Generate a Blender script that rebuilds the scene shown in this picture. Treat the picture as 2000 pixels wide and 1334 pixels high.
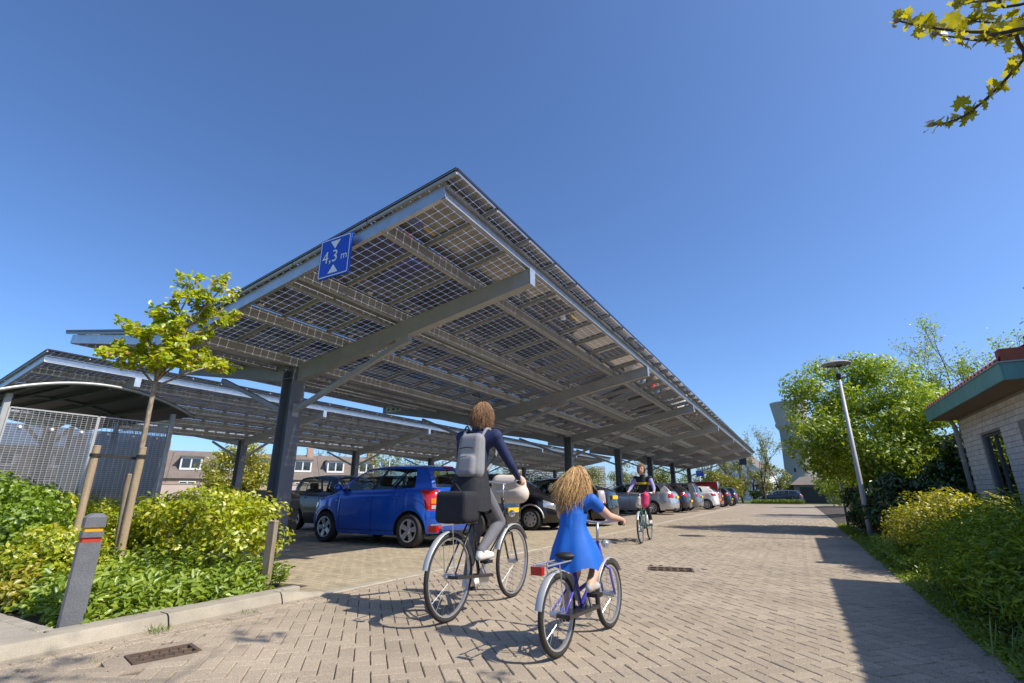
import bpy, bmesh, math, random
import numpy as np
from mathutils import Vector, Matrix, noise
R = math.radians
for o in list(bpy.data.objects): bpy.data.objects.remove(o)
scene = bpy.context.scene
COL = scene.collection
# ---------------------------------------------------------------- camera, sky, sun, exposure
CAM_H = 1.0; PITCH = 17.3; YAW = 29.27
cam_d = bpy.data.cameras.new('camera'); cam = bpy.data.objects.new('camera', cam_d); COL.objects.link(cam)
cam_d.sensor_width = 36.0; cam_d.lens = 954 / 2000 * 36.0; cam_d.clip_start = 0.05; cam_d.clip_end = 3000
cam.location = (0, 0, CAM_H); cam.rotation_euler = (R(90 + PITCH), 0, R(YAW))
scene.camera = cam
SUN_AZ = 6.5; SUN_EL = 47.0          # azimuth from +X towards +Y
world = bpy.data.worlds.new('World'); scene.world = world; world.use_nodes = True
nt = world.node_tree; nt.nodes.clear()
sky = nt.nodes.new('ShaderNodeTexSky'); sky.sky_type = 'NISHITA'; sky.sun_disc = False
sky.sun_elevation = R(SUN_EL); sky.sun_rotation = R(90 - SUN_AZ)
sky.altitude = 0; sky.air_density = 0.80; sky.dust_density = 1.1; sky.ozone_density = 10.0
bg = nt.nodes.new('ShaderNodeBackground'); bg.inputs[1].default_value = 0.15
wo = nt.nodes.new('ShaderNodeOutputWorld')
nt.links.new(sky.outputs[0], bg.inputs[0]); nt.links.new(bg.outputs[0], wo.inputs[0])
sun_d = bpy.data.lights.new('sun', 'SUN'); sun_d.energy = 4.1; sun_d.angle = R(0.53); sun_d.color = (1.0, 0.93, 0.82)
sun = bpy.data.objects.new('sun', sun_d); COL.objects.link(sun)
sv = Vector((math.cos(R(SUN_EL)) * math.cos(R(SUN_AZ)), math.cos(R(SUN_EL)) * math.sin(R(SUN_AZ)), math.sin(R(SUN_EL))))
sun.rotation_euler = sv.to_track_quat('Z', 'Y').to_euler(); sun.location = (20, 0, 30)
scene.view_settings.view_transform = 'Standard'; scene.view_settings.look = 'None'
scene.view_settings.exposure = 0.54; scene.view_settings.gamma = 1.0
scene.view_settings.use_curve_mapping = False
try:
    scene.cycles.transparent_max_bounces = 24; scene.cycles.max_bounces = 8
    scene.cycles.sample_clamp_indirect = 8
except Exception: pass
rng = np.random.default_rng(7); random.seed(7)

# ---------------------------------------------------------------- materials
def _ramp(n, lo, hi, a=0.35, b=0.65):
    n.color_ramp.elements[0].position = a; n.color_ramp.elements[1].position = b
    n.color_ramp.elements[0].color = (*lo, 1); n.color_ramp.elements[1].color = (*hi, 1)
def mat(name, c, rough=0.6, metal=0.0, var=0.0, scale=8.0, bump=0.0, bscale=60.0, spec=0.5, coat=0.0, isl=0.0, obj=0.0,
        fine=0.0, fscale=300.0, c2=None, emit=0.0, aniso=None):
    """Principled surface whose colour varies by large noise (var), by loose piece (isl), by object (obj) and fine grain (fine)."""
    m = bpy.data.materials.new(name); m.use_nodes = True
    N = m.node_tree.nodes; L = m.node_tree.links; p = N['Principled BSDF']
    p.inputs['Base Color'].default_value = (*c, 1); p.inputs['Roughness'].default_value = rough
    p.inputs['Metallic'].default_value = metal; p.inputs['Specular IOR Level'].default_value = spec
    p.inputs['Coat Weight'].default_value = coat; p.inputs['Coat Roughness'].default_value = 0.03
    geo = N.new('ShaderNodeNewGeometry')
    src = geo.outputs['Position']
    cur = None
    def rgb(cc):
        n = N.new('ShaderNodeRGB'); n.outputs[0].default_value = (*cc, 1); return n.outputs[0]
    def mul(a, fac):   # a * scalar socket
        n = N.new('ShaderNodeVectorMath'); n.operation = 'SCALE'; L.new(a, n.inputs[0]); L.new(fac, n.inputs['Scale']); return n.outputs[0]
    def mr(s, lo, hi):
        n = N.new('ShaderNodeMapRange'); L.new(s, n.inputs[0]); n.inputs[3].default_value = lo; n.inputs[4].default_value = hi; return n.outputs[0]
    def nz(sc, det=3.0):
        n = N.new('ShaderNodeTexNoise'); n.inputs['Scale'].default_value = sc; n.inputs['Detail'].default_value = det
        if aniso:
            mp = N.new('ShaderNodeMapping'); mp.inputs['Scale'].default_value = aniso; L.new(src, mp.inputs[0]); L.new(mp.outputs[0], n.inputs['Vector'])
        else: L.new(src, n.inputs['Vector'])
        return n.outputs['Fac']
    cur = rgb(c)
    if c2 is not None:
        r = N.new('ShaderNodeValToRGB'); _ramp(r, c, c2, 0.42, 0.62); L.new(nz(scale, 5.0), r.inputs[0]); cur = r.outputs[0]
    if var: cur = mul(cur, mr(nz(scale), 1 - var * 1.6, 1 + var * 1.6))
    if isl: cur = mul(cur, mr(geo.outputs['Random Per Island'], 1 - isl, 1 + isl))
    if obj:
        oi = N.new('ShaderNodeObjectInfo'); cur = mul(cur, mr(oi.outputs['Random'], 1 - obj, 1 + obj))
    if fine: cur = mul(cur, mr(nz(fscale, 2.0), 1 - fine * 1.8, 1 + fine * 1.8))
    L.new(cur, p.inputs['Base Color'])
    if var: L.new(mr(nz(scale * 2.3), max(0.02, rough * 0.8), min(1, rough * 1.15)), p.inputs['Roughness'])
    if bump:
        b = N.new('ShaderNodeBump'); b.inputs['Strength'].default_value = bump; b.inputs['Distance'].default_value = 0.01
        L.new(nz(bscale, 4.0), b.inputs['Height']); L.new(b.outputs[0], p.inputs['Normal'])
    if emit:
        L.new(cur, p.inputs['Emission Color']); p.inputs['Emission Strength'].default_value = emit
    return m
def leaf_mat(name, ca, cb, trans=0.45, rough=0.45, gloss=0.06, cc=None):
    """Leaf: diffuse + translucent + weak gloss, colour spread from leaf to leaf."""
    m = bpy.data.materials.new(name); m.use_nodes = True
    N = m.node_tree.nodes; L = m.node_tree.links; N.clear()
    out = N.new('ShaderNodeOutputMaterial'); geo = N.new('ShaderNodeNewGeometry')
    rp = N.new('ShaderNodeValToRGB'); _ramp(rp, ca, cb, 0.05, 0.9)
    if cc is not None:
        e = rp.color_ramp.elements.new(0.97); e.color = (*cc, 1)
    L.new(geo.outputs['Random Per Island'], rp.inputs[0])
    d = N.new('ShaderNodeBsdfDiffuse'); t = N.new('ShaderNodeBsdfTranslucent'); g = N.new('ShaderNodeBsdfGlossy')
    g.inputs['Roughness'].default_value = rough; g.inputs[0].default_value = (1, 1, 1, 1)
    L.new(rp.outputs[0], d.inputs[0])
    tv = N.new('ShaderNodeVectorMath'); tv.operation = 'MULTIPLY'; tv.inputs[1].default_value = (1.25, 1.15, 0.5)
    L.new(rp.outputs[0], tv.inputs[0]); L.new(tv.outputs[0], t.inputs[0])
    m1 = N.new('ShaderNodeMixShader'); m1.inputs[0].default_value = trans; L.new(d.outputs[0], m1.inputs[1]); L.new(t.outputs[0], m1.inputs[2])
    m2 = N.new('ShaderNodeMixShader'); m2.inputs[0].default_value = gloss; L.new(m1.outputs[0], m2.inputs[1]); L.new(g.outputs[0], m2.inputs[2])
    L.new(m2.outputs[0], out.inputs[0]); return m
def glass_mat(name, tint=(0.85, 0.9, 0.9), rough=0.01, ior=1.45, boost=1.0, haze=0.0):
    m = bpy.data.materials.new(name); m.use_nodes = True
    N = m.node_tree.nodes; L = m.node_tree.links; N.clear()
    out = N.new('ShaderNodeOutputMaterial'); lw = N.new('ShaderNodeLayerWeight'); lw.inputs[0].default_value = 0.5
    f0 = ((ior - 1) / (ior + 1)) ** 2
    pw = N.new('ShaderNodeMath'); pw.operation = 'POWER'; pw.inputs[1].default_value = 5.0; L.new(lw.outputs['Facing'], pw.inputs[0])
    f = N.new('ShaderNodeMath'); f.operation = 'MULTIPLY_ADD'; f.inputs[1].default_value = 1 - f0; f.inputs[2].default_value = f0; L.new(pw.outputs[0], f.inputs[0])
    t = N.new('ShaderNodeBsdfTransparent'); t.inputs[0].default_value = (*tint, 1)
    if haze:      # dust and encapsulant film scatter a little light
        tl = N.new('ShaderNodeBsdfTranslucent'); tl.inputs[0].default_value = (0.85, 0.83, 0.80, 1); df = N.new('ShaderNodeBsdfDiffuse'); df.inputs[0].default_value = (0.5, 0.48, 0.44, 1)
        h1 = N.new('ShaderNodeMixShader'); h1.inputs[0].default_value = 0.4; L.new(tl.outputs[0], h1.inputs[1]); L.new(df.outputs[0], h1.inputs[2])
        h2 = N.new('ShaderNodeMixShader'); h2.inputs[0].default_value = haze; L.new(t.outputs[0], h2.inputs[1]); L.new(h1.outputs[0], h2.inputs[2]); t = h2
    g = N.new('ShaderNodeBsdfGlossy'); g.inputs['Roughness'].default_value = rough; g.inputs[0].default_value = (1, 1, 1, 1)
    k = N.new('ShaderNodeMath'); k.operation = 'MULTIPLY'; k.inputs[1].default_value = boost; k.use_clamp = True; L.new(f.outputs[0], k.inputs[0])
    mx = N.new('ShaderNodeMixShader'); L.new(k.outputs[0], mx.inputs[0]); L.new(t.outputs[0], mx.inputs[1]); L.new(g.outputs[0], mx.inputs[2])
    L.new(mx.outputs[0], out.inputs[0]); return m
M = {}
M['paver'] = mat('concrete_paver', (0.345, 0.280, 0.203), 0.92, var=0.20, scale=0.7, isl=0.10, obj=0.10, fine=0.50, fscale=120, bump=0.5, bscale=160)
M['paver_bay'] = mat('bay_paver', (0.35, 0.29, 0.195), 0.92, var=0.15, scale=1.4, isl=0.13, fine=0.45, fscale=120, bump=0.3, bscale=220)
M['joint'] = mat('joint_sand', (0.17, 0.135, 0.095), 0.95, var=0.25, scale=3, fine=0.3)
M['far_paving'] = mat('distant_paving', (0.31, 0.25, 0.185), 0.92, var=0.16, scale=1.2, fine=0.25, fscale=60)
M['kerb'] = mat('kerb_concrete', (0.345, 0.305, 0.235), 0.92, var=0.24, scale=4, fine=0.2, fscale=200, bump=0.35, bscale=120, obj=0.05)
M['slab'] = mat('slab_concrete', (0.34, 0.30, 0.24), 0.93, var=0.18, scale=4, fine=0.25, fscale=180, obj=0.10, bump=0.35, bscale=160)
M['soil'] = mat('soil', (0.07, 0.052, 0.035), 0.95, var=0.35, scale=12, fine=0.3, fscale=150, bump=0.8, bscale=60)
M['grass_ground'] = mat('grass_ground', (0.075, 0.105, 0.022), 0.95, var=0.3, scale=3, fine=0.3, fscale=80, bump=0.5, bscale=40)
M['galv'] = mat('galvanised_steel', (0.50, 0.52, 0.53), 0.42, 0.75, var=0.14, scale=6, fine=0.06, fscale=70)
M['galv_dull'] = mat('weathered_steel', (0.40, 0.41, 0.415), 0.6, 0.15, var=0.12, scale=4, fine=0.08, fscale=90)
M['col_paint'] = mat('grey_column_paint', (0.175, 0.19, 0.215), 0.5, 0.15, var=0.10, scale=3, fine=0.04)
M['black_alu'] = mat('black_aluminium', (0.02, 0.021, 0.025), 0.4, 0.3)
M['cell'] = mat('solar_cell', (0.105, 0.099, 0.092), 0.35, 0.0, spec=0.6, var=0.15, scale=2.0)
M['pv_glass'] = glass_mat('panel_glass', (0.93, 0.94, 0.96), 0.012, 1.5, 2.2, haze=0.16)
M['white_label'] = mat('white_label', (0.75, 0.75, 0.73), 0.6)

# ---------------------------------------------------------------- object helpers
def link(o, parent=None):
    COL.objects.link(o)
    if parent is not None: o.parent = parent
    return o
def tag(o, label=None, cat=None, group=None, kind=None):
    if label: o['label'] = label
    if cat: o['category'] = cat
    if group: o['group'] = group
    if kind: o['kind'] = kind
    return o
def empty(name, loc=(0, 0, 0), rz=0.0, label=None, cat=None, group=None, scale=None):
    o = bpy.data.objects.new(name, None); o.empty_display_size = 0.1; COL.objects.link(o)
    o.location = loc; o.rotation_euler = (0, 0, rz)
    if scale: o.scale = (scale,) * 3
    return tag(o, label, cat, group)
class MB:
    """Collects shapes; build() links them as ONE mesh object."""
    def __init__(s): s.v = []; s.f = []; s.m = []
    def add(s, vs, fs, mi=0):
        b = len(s.v); s.v += [tuple(v) for v in vs]; s.f += [tuple(b + i for i in f) for f in fs]; s.m += [mi] * len(fs); return s
    def box(s, a, b, mi=0, rot=None, c=None):
        x0, y0, z0 = a; x1, y1, z1 = b
        vs = [(x0, y0, z0), (x1, y0, z0), (x1, y1, z0), (x0, y1, z0), (x0, y0, z1), (x1, y0, z1), (x1, y1, z1), (x0, y1, z1)]
        if rot is not None: cc = Vector(c if c else ((x0 + x1) / 2, (y0 + y1) / 2, (z0 + z1) / 2)); vs = [tuple(cc + rot @ (Vector(v) - cc)) for v in vs]
        return s.add(vs, [(0, 3, 2, 1), (4, 5, 6, 7), (0, 1, 5, 4), (1, 2, 6, 5), (2, 3, 7, 6), (3, 0, 4, 7)], mi)
    def cbox(s, a, b, ch=0.01, mi=0):
        """box with chamfered top edges"""
        x0, y0, z0 = a; x1, y1, z1 = b; c = ch
        vs = [(x0, y0, z0), (x1, y0, z0), (x1, y1, z0), (x0, y1, z0), (x0, y0, z1 - c), (x1, y0, z1 - c), (x1, y1, z1 - c), (x0, y1, z1 - c),
              (x0 + c, y0 + c, z1), (x1 - c, y0 + c, z1), (x1 - c, y1 - c, z1), (x0 + c, y1 - c, z1)]
        fs = [(0, 3, 2, 1), (8, 9, 10, 11)]
        for i in range(4): j = (i + 1) % 4; fs += [(i, j, 4 + j, 4 + i), (4 + i, 4 + j, 8 + j, 8 + i)]
        return s.add(vs, fs, mi)
    def bar(s, p, q, w, h, mi=0, up=(0, 0, 1)):
        """rectangular bar from p to q: w across, h along 'up'"""
        p = Vector(p); q = Vector(q); d = (q - p).normalized(); u = Vector(up)
        sd = d.cross(u).normalized(); u = sd.cross(d).normalized(); vs = []
        for c in (p, q):
            for a, b in ((-1, -1), (1, -1), (1, 1), (-1, 1)): vs.append(tuple(c + sd * (a * w / 2) + u * (b * h / 2)))
        return s.add(vs, [(0, 3, 2, 1), (4, 5, 6, 7), (0, 1, 5, 4), (1, 2, 6, 5), (2, 3, 7, 6), (3, 0, 4, 7)], mi)
    def prof(s, pts, p, q, u=(0, 0, 1), mi=0, cap=True):
        """extrude a 2D profile (side,up) from p to q"""
        p = Vector(p); q = Vector(q); d = (q - p).normalized(); u = Vector(u)
        sd = d.cross(u).normalized(); u = sd.cross(d).normalized(); n = len(pts)
        vs = [tuple(c + sd * a + u * b) for c in (p, q) for a, b in pts]
        fs = [(i, (i + 1) % n, n + (i + 1) % n, n + i) for i in range(n)]
        if cap: fs += [tuple(range(n))[::-1], tuple(range(n, 2 * n))]
        return s.add(vs, fs, mi)
    def tube(s, pts, r, n=8, mi=0, cap=True, closed=False):
        P = [Vector(p) for p in pts]; k = len(P); rr = r if hasattr(r, '__len__') else [r] * k
        vs = []; fs = []; prev = None
        for i in range(k):
            if closed: d = P[(i + 1) % k] - P[i - 1]
            else: d = P[min(i + 1, k - 1)] - P[max(i - 1, 0)]
            d = d.normalized() if d.length > 1e-9 else Vector((0, 0, 1))
            if prev is None:
                a = Vector((0, 0, 1)) if abs(d.z) < 0.9 else Vector((1, 0, 0)); sd = d.cross(a).normalized()
            else:
                sd = prev - d * prev.dot(d); sd = sd.normalized() if sd.length > 1e-6 else d.orthogonal().normalized()
            prev = sd; u = d.cross(sd)
            for j in range(n): t = 2 * math.pi * j / n; vs.append(tuple(P[i] + (sd * math.cos(t) + u * math.sin(t)) * rr[i]))
        for i in range(k if closed else k - 1):
            i2 = (i + 1) % k
            for j in range(n): j2 = (j + 1) % n; fs.append((i * n + j, i * n + j2, i2 * n + j2, i2 * n + j))
        if cap and not closed: fs += [tuple(range(n))[::-1], tuple(range((k - 1) * n, k * n))]
        return s.add(vs, fs, mi)
    def lathe(s, prof, n=24, axis='z', c=(0, 0, 0), mi=0, cap=False):
        vs = []; fs = []; k = len(prof)
        for r, h in prof:
            for j in range(n):
                t = 2 * math.pi * j / n; a, b = r * math.cos(t), r * math.sin(t)
                v = {'z': (a, b, h), 'y': (a, h, b), 'x': (h, a, b)}[axis]; vs.append((c[0] + v[0], c[1] + v[1], c[2] + v[2]))
        for i in range(k - 1):
            for j in range(n):
                j2 = (j + 1) % n; q = (i * n + j, i * n + j2, (i + 1) * n + j2, (i + 1) * n + j)
                fs.append(q if axis != 'y' else q[::-1])
        if cap: fs += [tuple(range(n))[::-1], tuple(range((k - 1) * n, k * n))]
        return s.add(vs, fs, mi)
    def ell(s, c, r, n=12, m=8, mi=0, rot=None):
        vs = []; fs = []
        for i in range(m + 1):
            ph = math.pi * i / m
            for j in range(n):
                t = 2 * math.pi * j / n; v = Vector((r[0] * math.sin(ph) * math.cos(t), r[1] * math.sin(ph) * math.sin(t), r[2] * math.cos(ph)))
                if rot is not None: v = rot @ v
                vs.append((c[0] + v.x, c[1] + v.y, c[2] + v.z))
        for i in range(m):
            for j in range(n): j2 = (j + 1) % n; fs.append((i * n + j, (i + 1) * n + j, (i + 1) * n + j2, i * n + j2))
        return s.add(vs, fs, mi)
    def grid(s, G, mi=0, flip=False):
        a = len(G); b = len(G[0]); vs = [p for row in G for p in row]; fs = []
        for i in range(a - 1):
            for j in range(b - 1):
                q = (i * b + j, i * b + j + 1, (i + 1) * b + j + 1, (i + 1) * b + j); fs.append(q[::-1] if flip else q)
        return s.add(vs, fs, mi)
    def mesh(s, name, mats, smooth=False, merge=0.0, angle=None):
        me = bpy.data.meshes.new(name); me.from_pydata(s.v, [], s.f)
        mats = mats if isinstance(mats, (list, tuple)) else [mats]
        for m in mats: me.materials.append(m)
        if len(mats) > 1: me.polygons.foreach_set('material_index', s.m)
        if merge:
            bm = bmesh.new(); bm.from_mesh(me); bmesh.ops.remove_doubles(bm, verts=bm.verts, dist=merge)
            bmesh.ops.recalc_face_normals(bm, faces=bm.faces); bm.to_mesh(me); bm.free()
        if smooth:
            me.polygons.foreach_set('use_smooth', [True] * len(me.polygons))
            if angle: me.set_sharp_from_angle(angle=R(angle))
        me.update(); return me
    def build(s, name, mats, parent=None, smooth=False, merge=0.0, angle=None, shift=None):
        if shift is not None: s.v = [(a - shift[0], b - shift[1], c - shift[2]) for a, b, c in s.v]
        return link(bpy.data.objects.new(name, s.mesh(name, mats, smooth, merge, angle)), parent)
def inst(name, me, parent=None, loc=(0, 0, 0), rot=None, scale=None):
    o = bpy.data.objects.new(name, me); link(o, parent); o.location = loc
    if rot is not None: o.rotation_euler = rot
    if scale is not None: o.scale = scale
    return o
def copy_tree(o, parent=None):
    c = o.copy(); COL.objects.link(c); c.parent = parent
    for ch in list(o.children): copy_tree(ch, c)
    return c
def text_mesh(name, body, size, m, parent, loc, rot, ext=0.0008, align='CENTER', sx=1.0):
    cu = bpy.data.curves.new(name, 'FONT'); cu.body = body; cu.size = size; cu.extrude = ext; cu.align_x = align; cu.align_y = 'CENTER'; cu.resolution_u = 3
    t = bpy.data.objects.new(name, cu); COL.objects.link(t); bpy.context.view_layer.update()
    me = bpy.data.meshes.new_from_object(t.evaluated_get(bpy.context.evaluated_depsgraph_get()))
    bpy.data.objects.remove(t); me.materials.clear(); me.materials.append(m)
    o = inst(name, me, parent, loc, rot); o.scale = (sx, 1, 1); return o
# camera maths for choosing what is in view (not for placing)
_p = R(PITCH); _y = R(YAW)
FW = np.array([-math.sin(_y) * math.cos(_p), math.cos(_y) * math.cos(_p), math.sin(_p)]); RT = np.array([math.cos(_y), math.sin(_y), 0.0]); UP = np.cross(RT, FW)
def proj(P):
    v = np.asarray(P, float) - np.array([0, 0, CAM_H]); d = v @ FW
    return 1000 + 954 * (v @ RT) / d, 667 - 954 * (v @ UP) / d, d

# ---------------------------------------------------------------- leaf clouds
def leaves(name, P, Nrm, size, m, parent, asp=0.55, fold=0.25, rnd=0.5, kind='stuff', shift=(0, 0, 0), six=False, dirs=None, dirw=1.0):
    """P,Nrm: (n,3) arrays; one folded leaf per point; leaves lie across Nrm, point along dirs."""
    P = np.asarray(P, float) - np.asarray(shift, float); n = len(P)
    Nn = np.asarray(Nrm, float) + rng.normal(0, rnd, (n, 3)); Nn /= np.linalg.norm(Nn, axis=1, keepdims=True) + 1e-9
    D = rng.normal(0, 1, (n, 3))
    if dirs is not None: D = D * (1 - dirw) * 0.8 + np.asarray(dirs, float) * dirw
    D -= Nn * np.sum(D * Nn, axis=1, keepdims=True); D /= np.linalg.norm(D, axis=1, keepdims=True) + 1e-9
    S = np.cross(Nn, D); sz = (size if hasattr(size, '__len__') else size * rng.uniform(0.6, 1.25, n))[:, None]
    if six:
        k = 6; V = np.empty((n, 6, 3))
        V[:, 0] = P; V[:, 1] = P + D * sz * 0.35 + S * sz * asp * 0.5 + Nn * sz * fold * 0.4; V[:, 2] = P + D * sz * 0.75 + S * sz * asp * 0.38 + Nn * sz * fold * 0.25
        V[:, 3] = P + D * sz - Nn * sz * fold * 0.5; V[:, 4] = P + D * sz * 0.75 - S * sz * asp * 0.38 + Nn * sz * fold * 0.25; V[:, 5] = P + D * sz * 0.35 - S * sz * asp * 0.5 + Nn * sz * fold * 0.4
        T = np.array([[0, 1, 2, 3], [0, 3, 4, 5]])
    else:
        k = 4; V = np.empty((n, 4, 3))
        V[:, 0] = P; V[:, 1] = P + D * sz * 0.5 + S * sz * asp * 0.5 + Nn * sz * fold * 0.5; V[:, 2] = P + D * sz; V[:, 3] = P + D * sz * 0.5 - S * sz * asp * 0.5 + Nn * sz * fold * 0.5
        T = np.array([[0, 1, 2], [0, 2, 3]])
    F = (np.arange(n)[:, None, None] * k + T[None]).reshape(-1)
    me = bpy.data.meshes.new(name); me.vertices.add(n * k); me.vertices.foreach_set('co', V.reshape(-1))
    lt = T.shape[1]; nf = n * 2; me.loops.add(nf * lt); me.loops.foreach_set('vertex_index', F.astype(np.int32)); me.polygons.add(nf)
    me.polygons.foreach_set('loop_start', np.arange(nf, dtype=np.int32) * lt); me.polygons.foreach_set('loop_total', np.full(nf, lt, np.int32))
    me.materials.append(m); me.update(calc_edges=True)
    o = link(bpy.data.objects.new(name, me), parent)
    if kind: o['kind'] = kind
    return o
def blob_points(blobs, n, shell=0.35, squash=1.0):
    """points in the outer shell of many ellipsoid clumps; returns P, outward normals"""
    B = np.asarray(blobs, float); vol = (B[:, 3] * B[:, 4] * B[:, 5]) ** (2 / 3); idx = rng.choice(len(B), n, p=vol / vol.sum())
    d = rng.normal(0, 1, (n, 3)); d /= np.linalg.norm(d, axis=1, keepdims=True)
    r = 1 - shell * rng.random(n) ** 1.6
    P = B[idx, :3] + d * B[idx, 3:6] * r[:, None]; return P, d
def clumps(c, r, n, cr, seed=0, up=0.0):
    """n clump ellipsoids spread through an ellipsoid"""
    g = np.random.default_rng(seed); out = []
    for _ in range(n):
        d = g.normal(0, 1, 3); d /= np.linalg.norm(d); d[2] = d[2] * (1 - up) + up * abs(d[2])
        q = np.array(c) + d * np.array(r) * (0.35 + 0.65 * g.random() ** 0.5)
        k = cr * g.uniform(0.6, 1.35); out.append((*q, k * g.uniform(0.8, 1.3), k * g.uniform(0.8, 1.3), k * g.uniform(0.55, 0.9)))
    return out
def bez(P, n=5):
    out = []
    for i in range(len(P) - 1):
        p0 = Vector(P[max(i - 1, 0)]); p1 = Vector(P[i]); p2 = Vector(P[i + 1]); p3 = Vector(P[min(i + 2, len(P) - 1)])
        for k in range(n): t = k / n; out.append(0.5 * ((2 * p1) + (p2 - p0) * t + (2 * p0 - 5 * p1 + 4 * p2 - p3) * t * t + (3 * p1 - p0 - 3 * p2 + p3) * t ** 3))
    out.append(Vector(P[-1])); return out
# ================================================================ GROUND
g = MB(); g.grid([[(x, y, -0.06) for x in np.linspace(-900, 900, 13)] for y in np.linspace(-300, 1500, 13)], flip=True)
tag(g.build('ground', M['grass_ground']), kind='structure')
KX = -4.40; RX = 0.90          # inner faces of the road kerbs
YB = 24.0                      # bricks are built one by one up to here
road = MB(); road.grid([[(x, y, -0.014) for x in (KX - 0.1, RX + 0.1)] for y in (-4.0, YB)], flip=True)
road = tag(road.build('road', M['joint']), kind='structure')
far = MB(); far.grid([[(x, y, -0.004 ) for x in np.linspace(KX - 0.1, RX + 0.1, 4)] for y in np.linspace(YB - 0.05, 58, 8)], flip=True)
far.build('road_far_surface', M['far_paving'], road)
cross = MB(); cross.grid([[(x, y, -0.002) for x in np.linspace(-60, 40, 8)] for y in (51.5, 57.0)], flip=True)
tag(cross.build('cross_street', M['far_paving']), kind='structure')
BL, BW, BG = 0.2, 0.1, 0.006
def brick_mesh(name, L, W, m, g=BG):
    b = MB(); b.cbox((-L / 2 + g / 2, -W / 2 + g / 2, -0.05), (L / 2 - g / 2, W / 2 - g / 2, 0.0), 0.0045); return b.mesh(name, m)
# herringbone laid at 45 degrees to the kerbs
cells = []
for i in range(-260, 260):
    for j in range(-260, 260):
        k = (i - j) % 4
        if k == 0: c = ((i + 1.0) * BW, (j + 0.5) * BW, 0.0)
        elif k == 3: c = ((i + 0.5) * BW, (j + 1.0) * BW, math.pi / 2)
        else: continue
        a = R(135); x = c[0] * math.cos(a) - c[1] * math.sin(a) - 1.8; y = c[0] * math.sin(a) + c[1] * math.cos(a) + 10
        if KX + 0.0 < x < RX - 0.0 and 0.3 < y < YB: cells.append((x, y, c[2] + a))
GULLIES = [(-3.78, 2.08, R(76), 0.19, 0.25), (-1.70, 7.52, R(14), 0.37, 0.27)]
def near_gully(x, y): return any(abs(x - gx) < gw_ and abs(y - gy) < gh_ for gx, gy, _, gw_, gh_ in GULLIES)
cells = [c for c in cells if not near_gully(c[0], c[1])]
vis = []
for n, c in enumerate(cells):
    u, v, d = proj((c[0], c[1], 0))
    if d > 0.3 and -20 < u < 2020 and v < 1350: vis.append((c[0] ** 2 + c[1] ** 2, n))
vis.sort(); near = set(n for _, n in vis[:300])
bm_ = brick_mesh('brick', BL, BW, M['paver']); rest = MB()
base = [((-BL + BG) / 2, (-BW + BG) / 2), ((BL - BG) / 2, (-BW + BG) / 2), ((BL - BG) / 2, (BW - BG) / 2), ((-BL + BG) / 2, (BW - BG) / 2)]
rr_ = random.Random(3)
def paver(mb, x, y, a, L=BL, W=BW, g=BG, z=0.0):
    ca, sa = math.cos(a), math.sin(a); hx, hy = (L - g) / 2, (W - g) / 2; c = 0.0045; vs = []
    tx, ty = rr_.uniform(-0.006, 0.006), rr_.uniform(-0.006, 0.006)
    for (h, q, zz) in ((1, 0, -0.05), (1, 0, -c), (0, c, 0.0)):
        for sx, sy in ((-1, -1), (1, -1), (1, 1), (-1, 1)):
            u, v = sx * (hx - q), sy * (hy - q); vs.append((x + u * ca - v * sa, y + u * sa + v * ca, z + zz + (u * tx + v * ty if zz > -0.04 else 0)))
    fs = [(8, 9, 10, 11)]
    for i in range(4): j = (i + 1) % 4; fs += [(i, j, 4 + j, 4 + i), (4 + i, 4 + j, 8 + j, 8 + i)]
    mb.add(vs, fs)
for n, (x, y, a) in enumerate(cells):
    dz = rr_.uniform(-0.0018, 0.0018)
    if n in near: inst('brick', bm_, road, (x, y, dz), (rr_.uniform(-.008, .008), rr_.uniform(-.006, .006), a))
    else: paver(rest, x, y, a, z=dz)
for k in range(int((YB - 0.3) / 0.2)):      # stretcher courses that close the ragged edges along both kerbs
    paver(rest, RX - 0.052, 0.4 + k * 0.2, R(90), z=0.0035)
    if 0.4 + k * 0.2 > 3.3: paver(rest, KX + 0.052, 0.4 + k * 0.2, R(90), z=0.0035)
    else: paver(rest, KX + 0.055, 0.4 + k * 0.2, R(90), z=0.0035); paver(rest, KX + 0.157, 0.3 + k * 0.2, R(90), z=0.0042)
tag(rest.build('brick_field', M['paver'], road), kind='stuff')
# ---- parking bays: running bond, rows along the bays
park = MB(); park.grid([[(x, y, -0.014) for x in (-32, KX - 0.12)] for y in (3.85, 56.0)], flip=True)
park = tag(park.build('parking_area', M['far_paving']), kind='structure')
pb = MB(); row = 0; y = 3.92
while y < 17.0:
    x = KX - 0.32 + (0.1 if row % 2 else 0.0)
    while x > -13.2:
        if abs(((y - 8.3) % 2.47) - 0) < 0.0: pass
        paver(pb, x - 0.1, y + 0.05, 0.0, z=rr_.uniform(-0.0015, 0.0015)); x -= 0.2
    y += 0.1; row += 1
for k in range(130): paver(pb, KX - 0.24, 3.95 + k * 0.1, 0.0, L=0.2)
tag(pb.build('bay_bricks', M['paver_bay'], park), kind='stuff')
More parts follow.
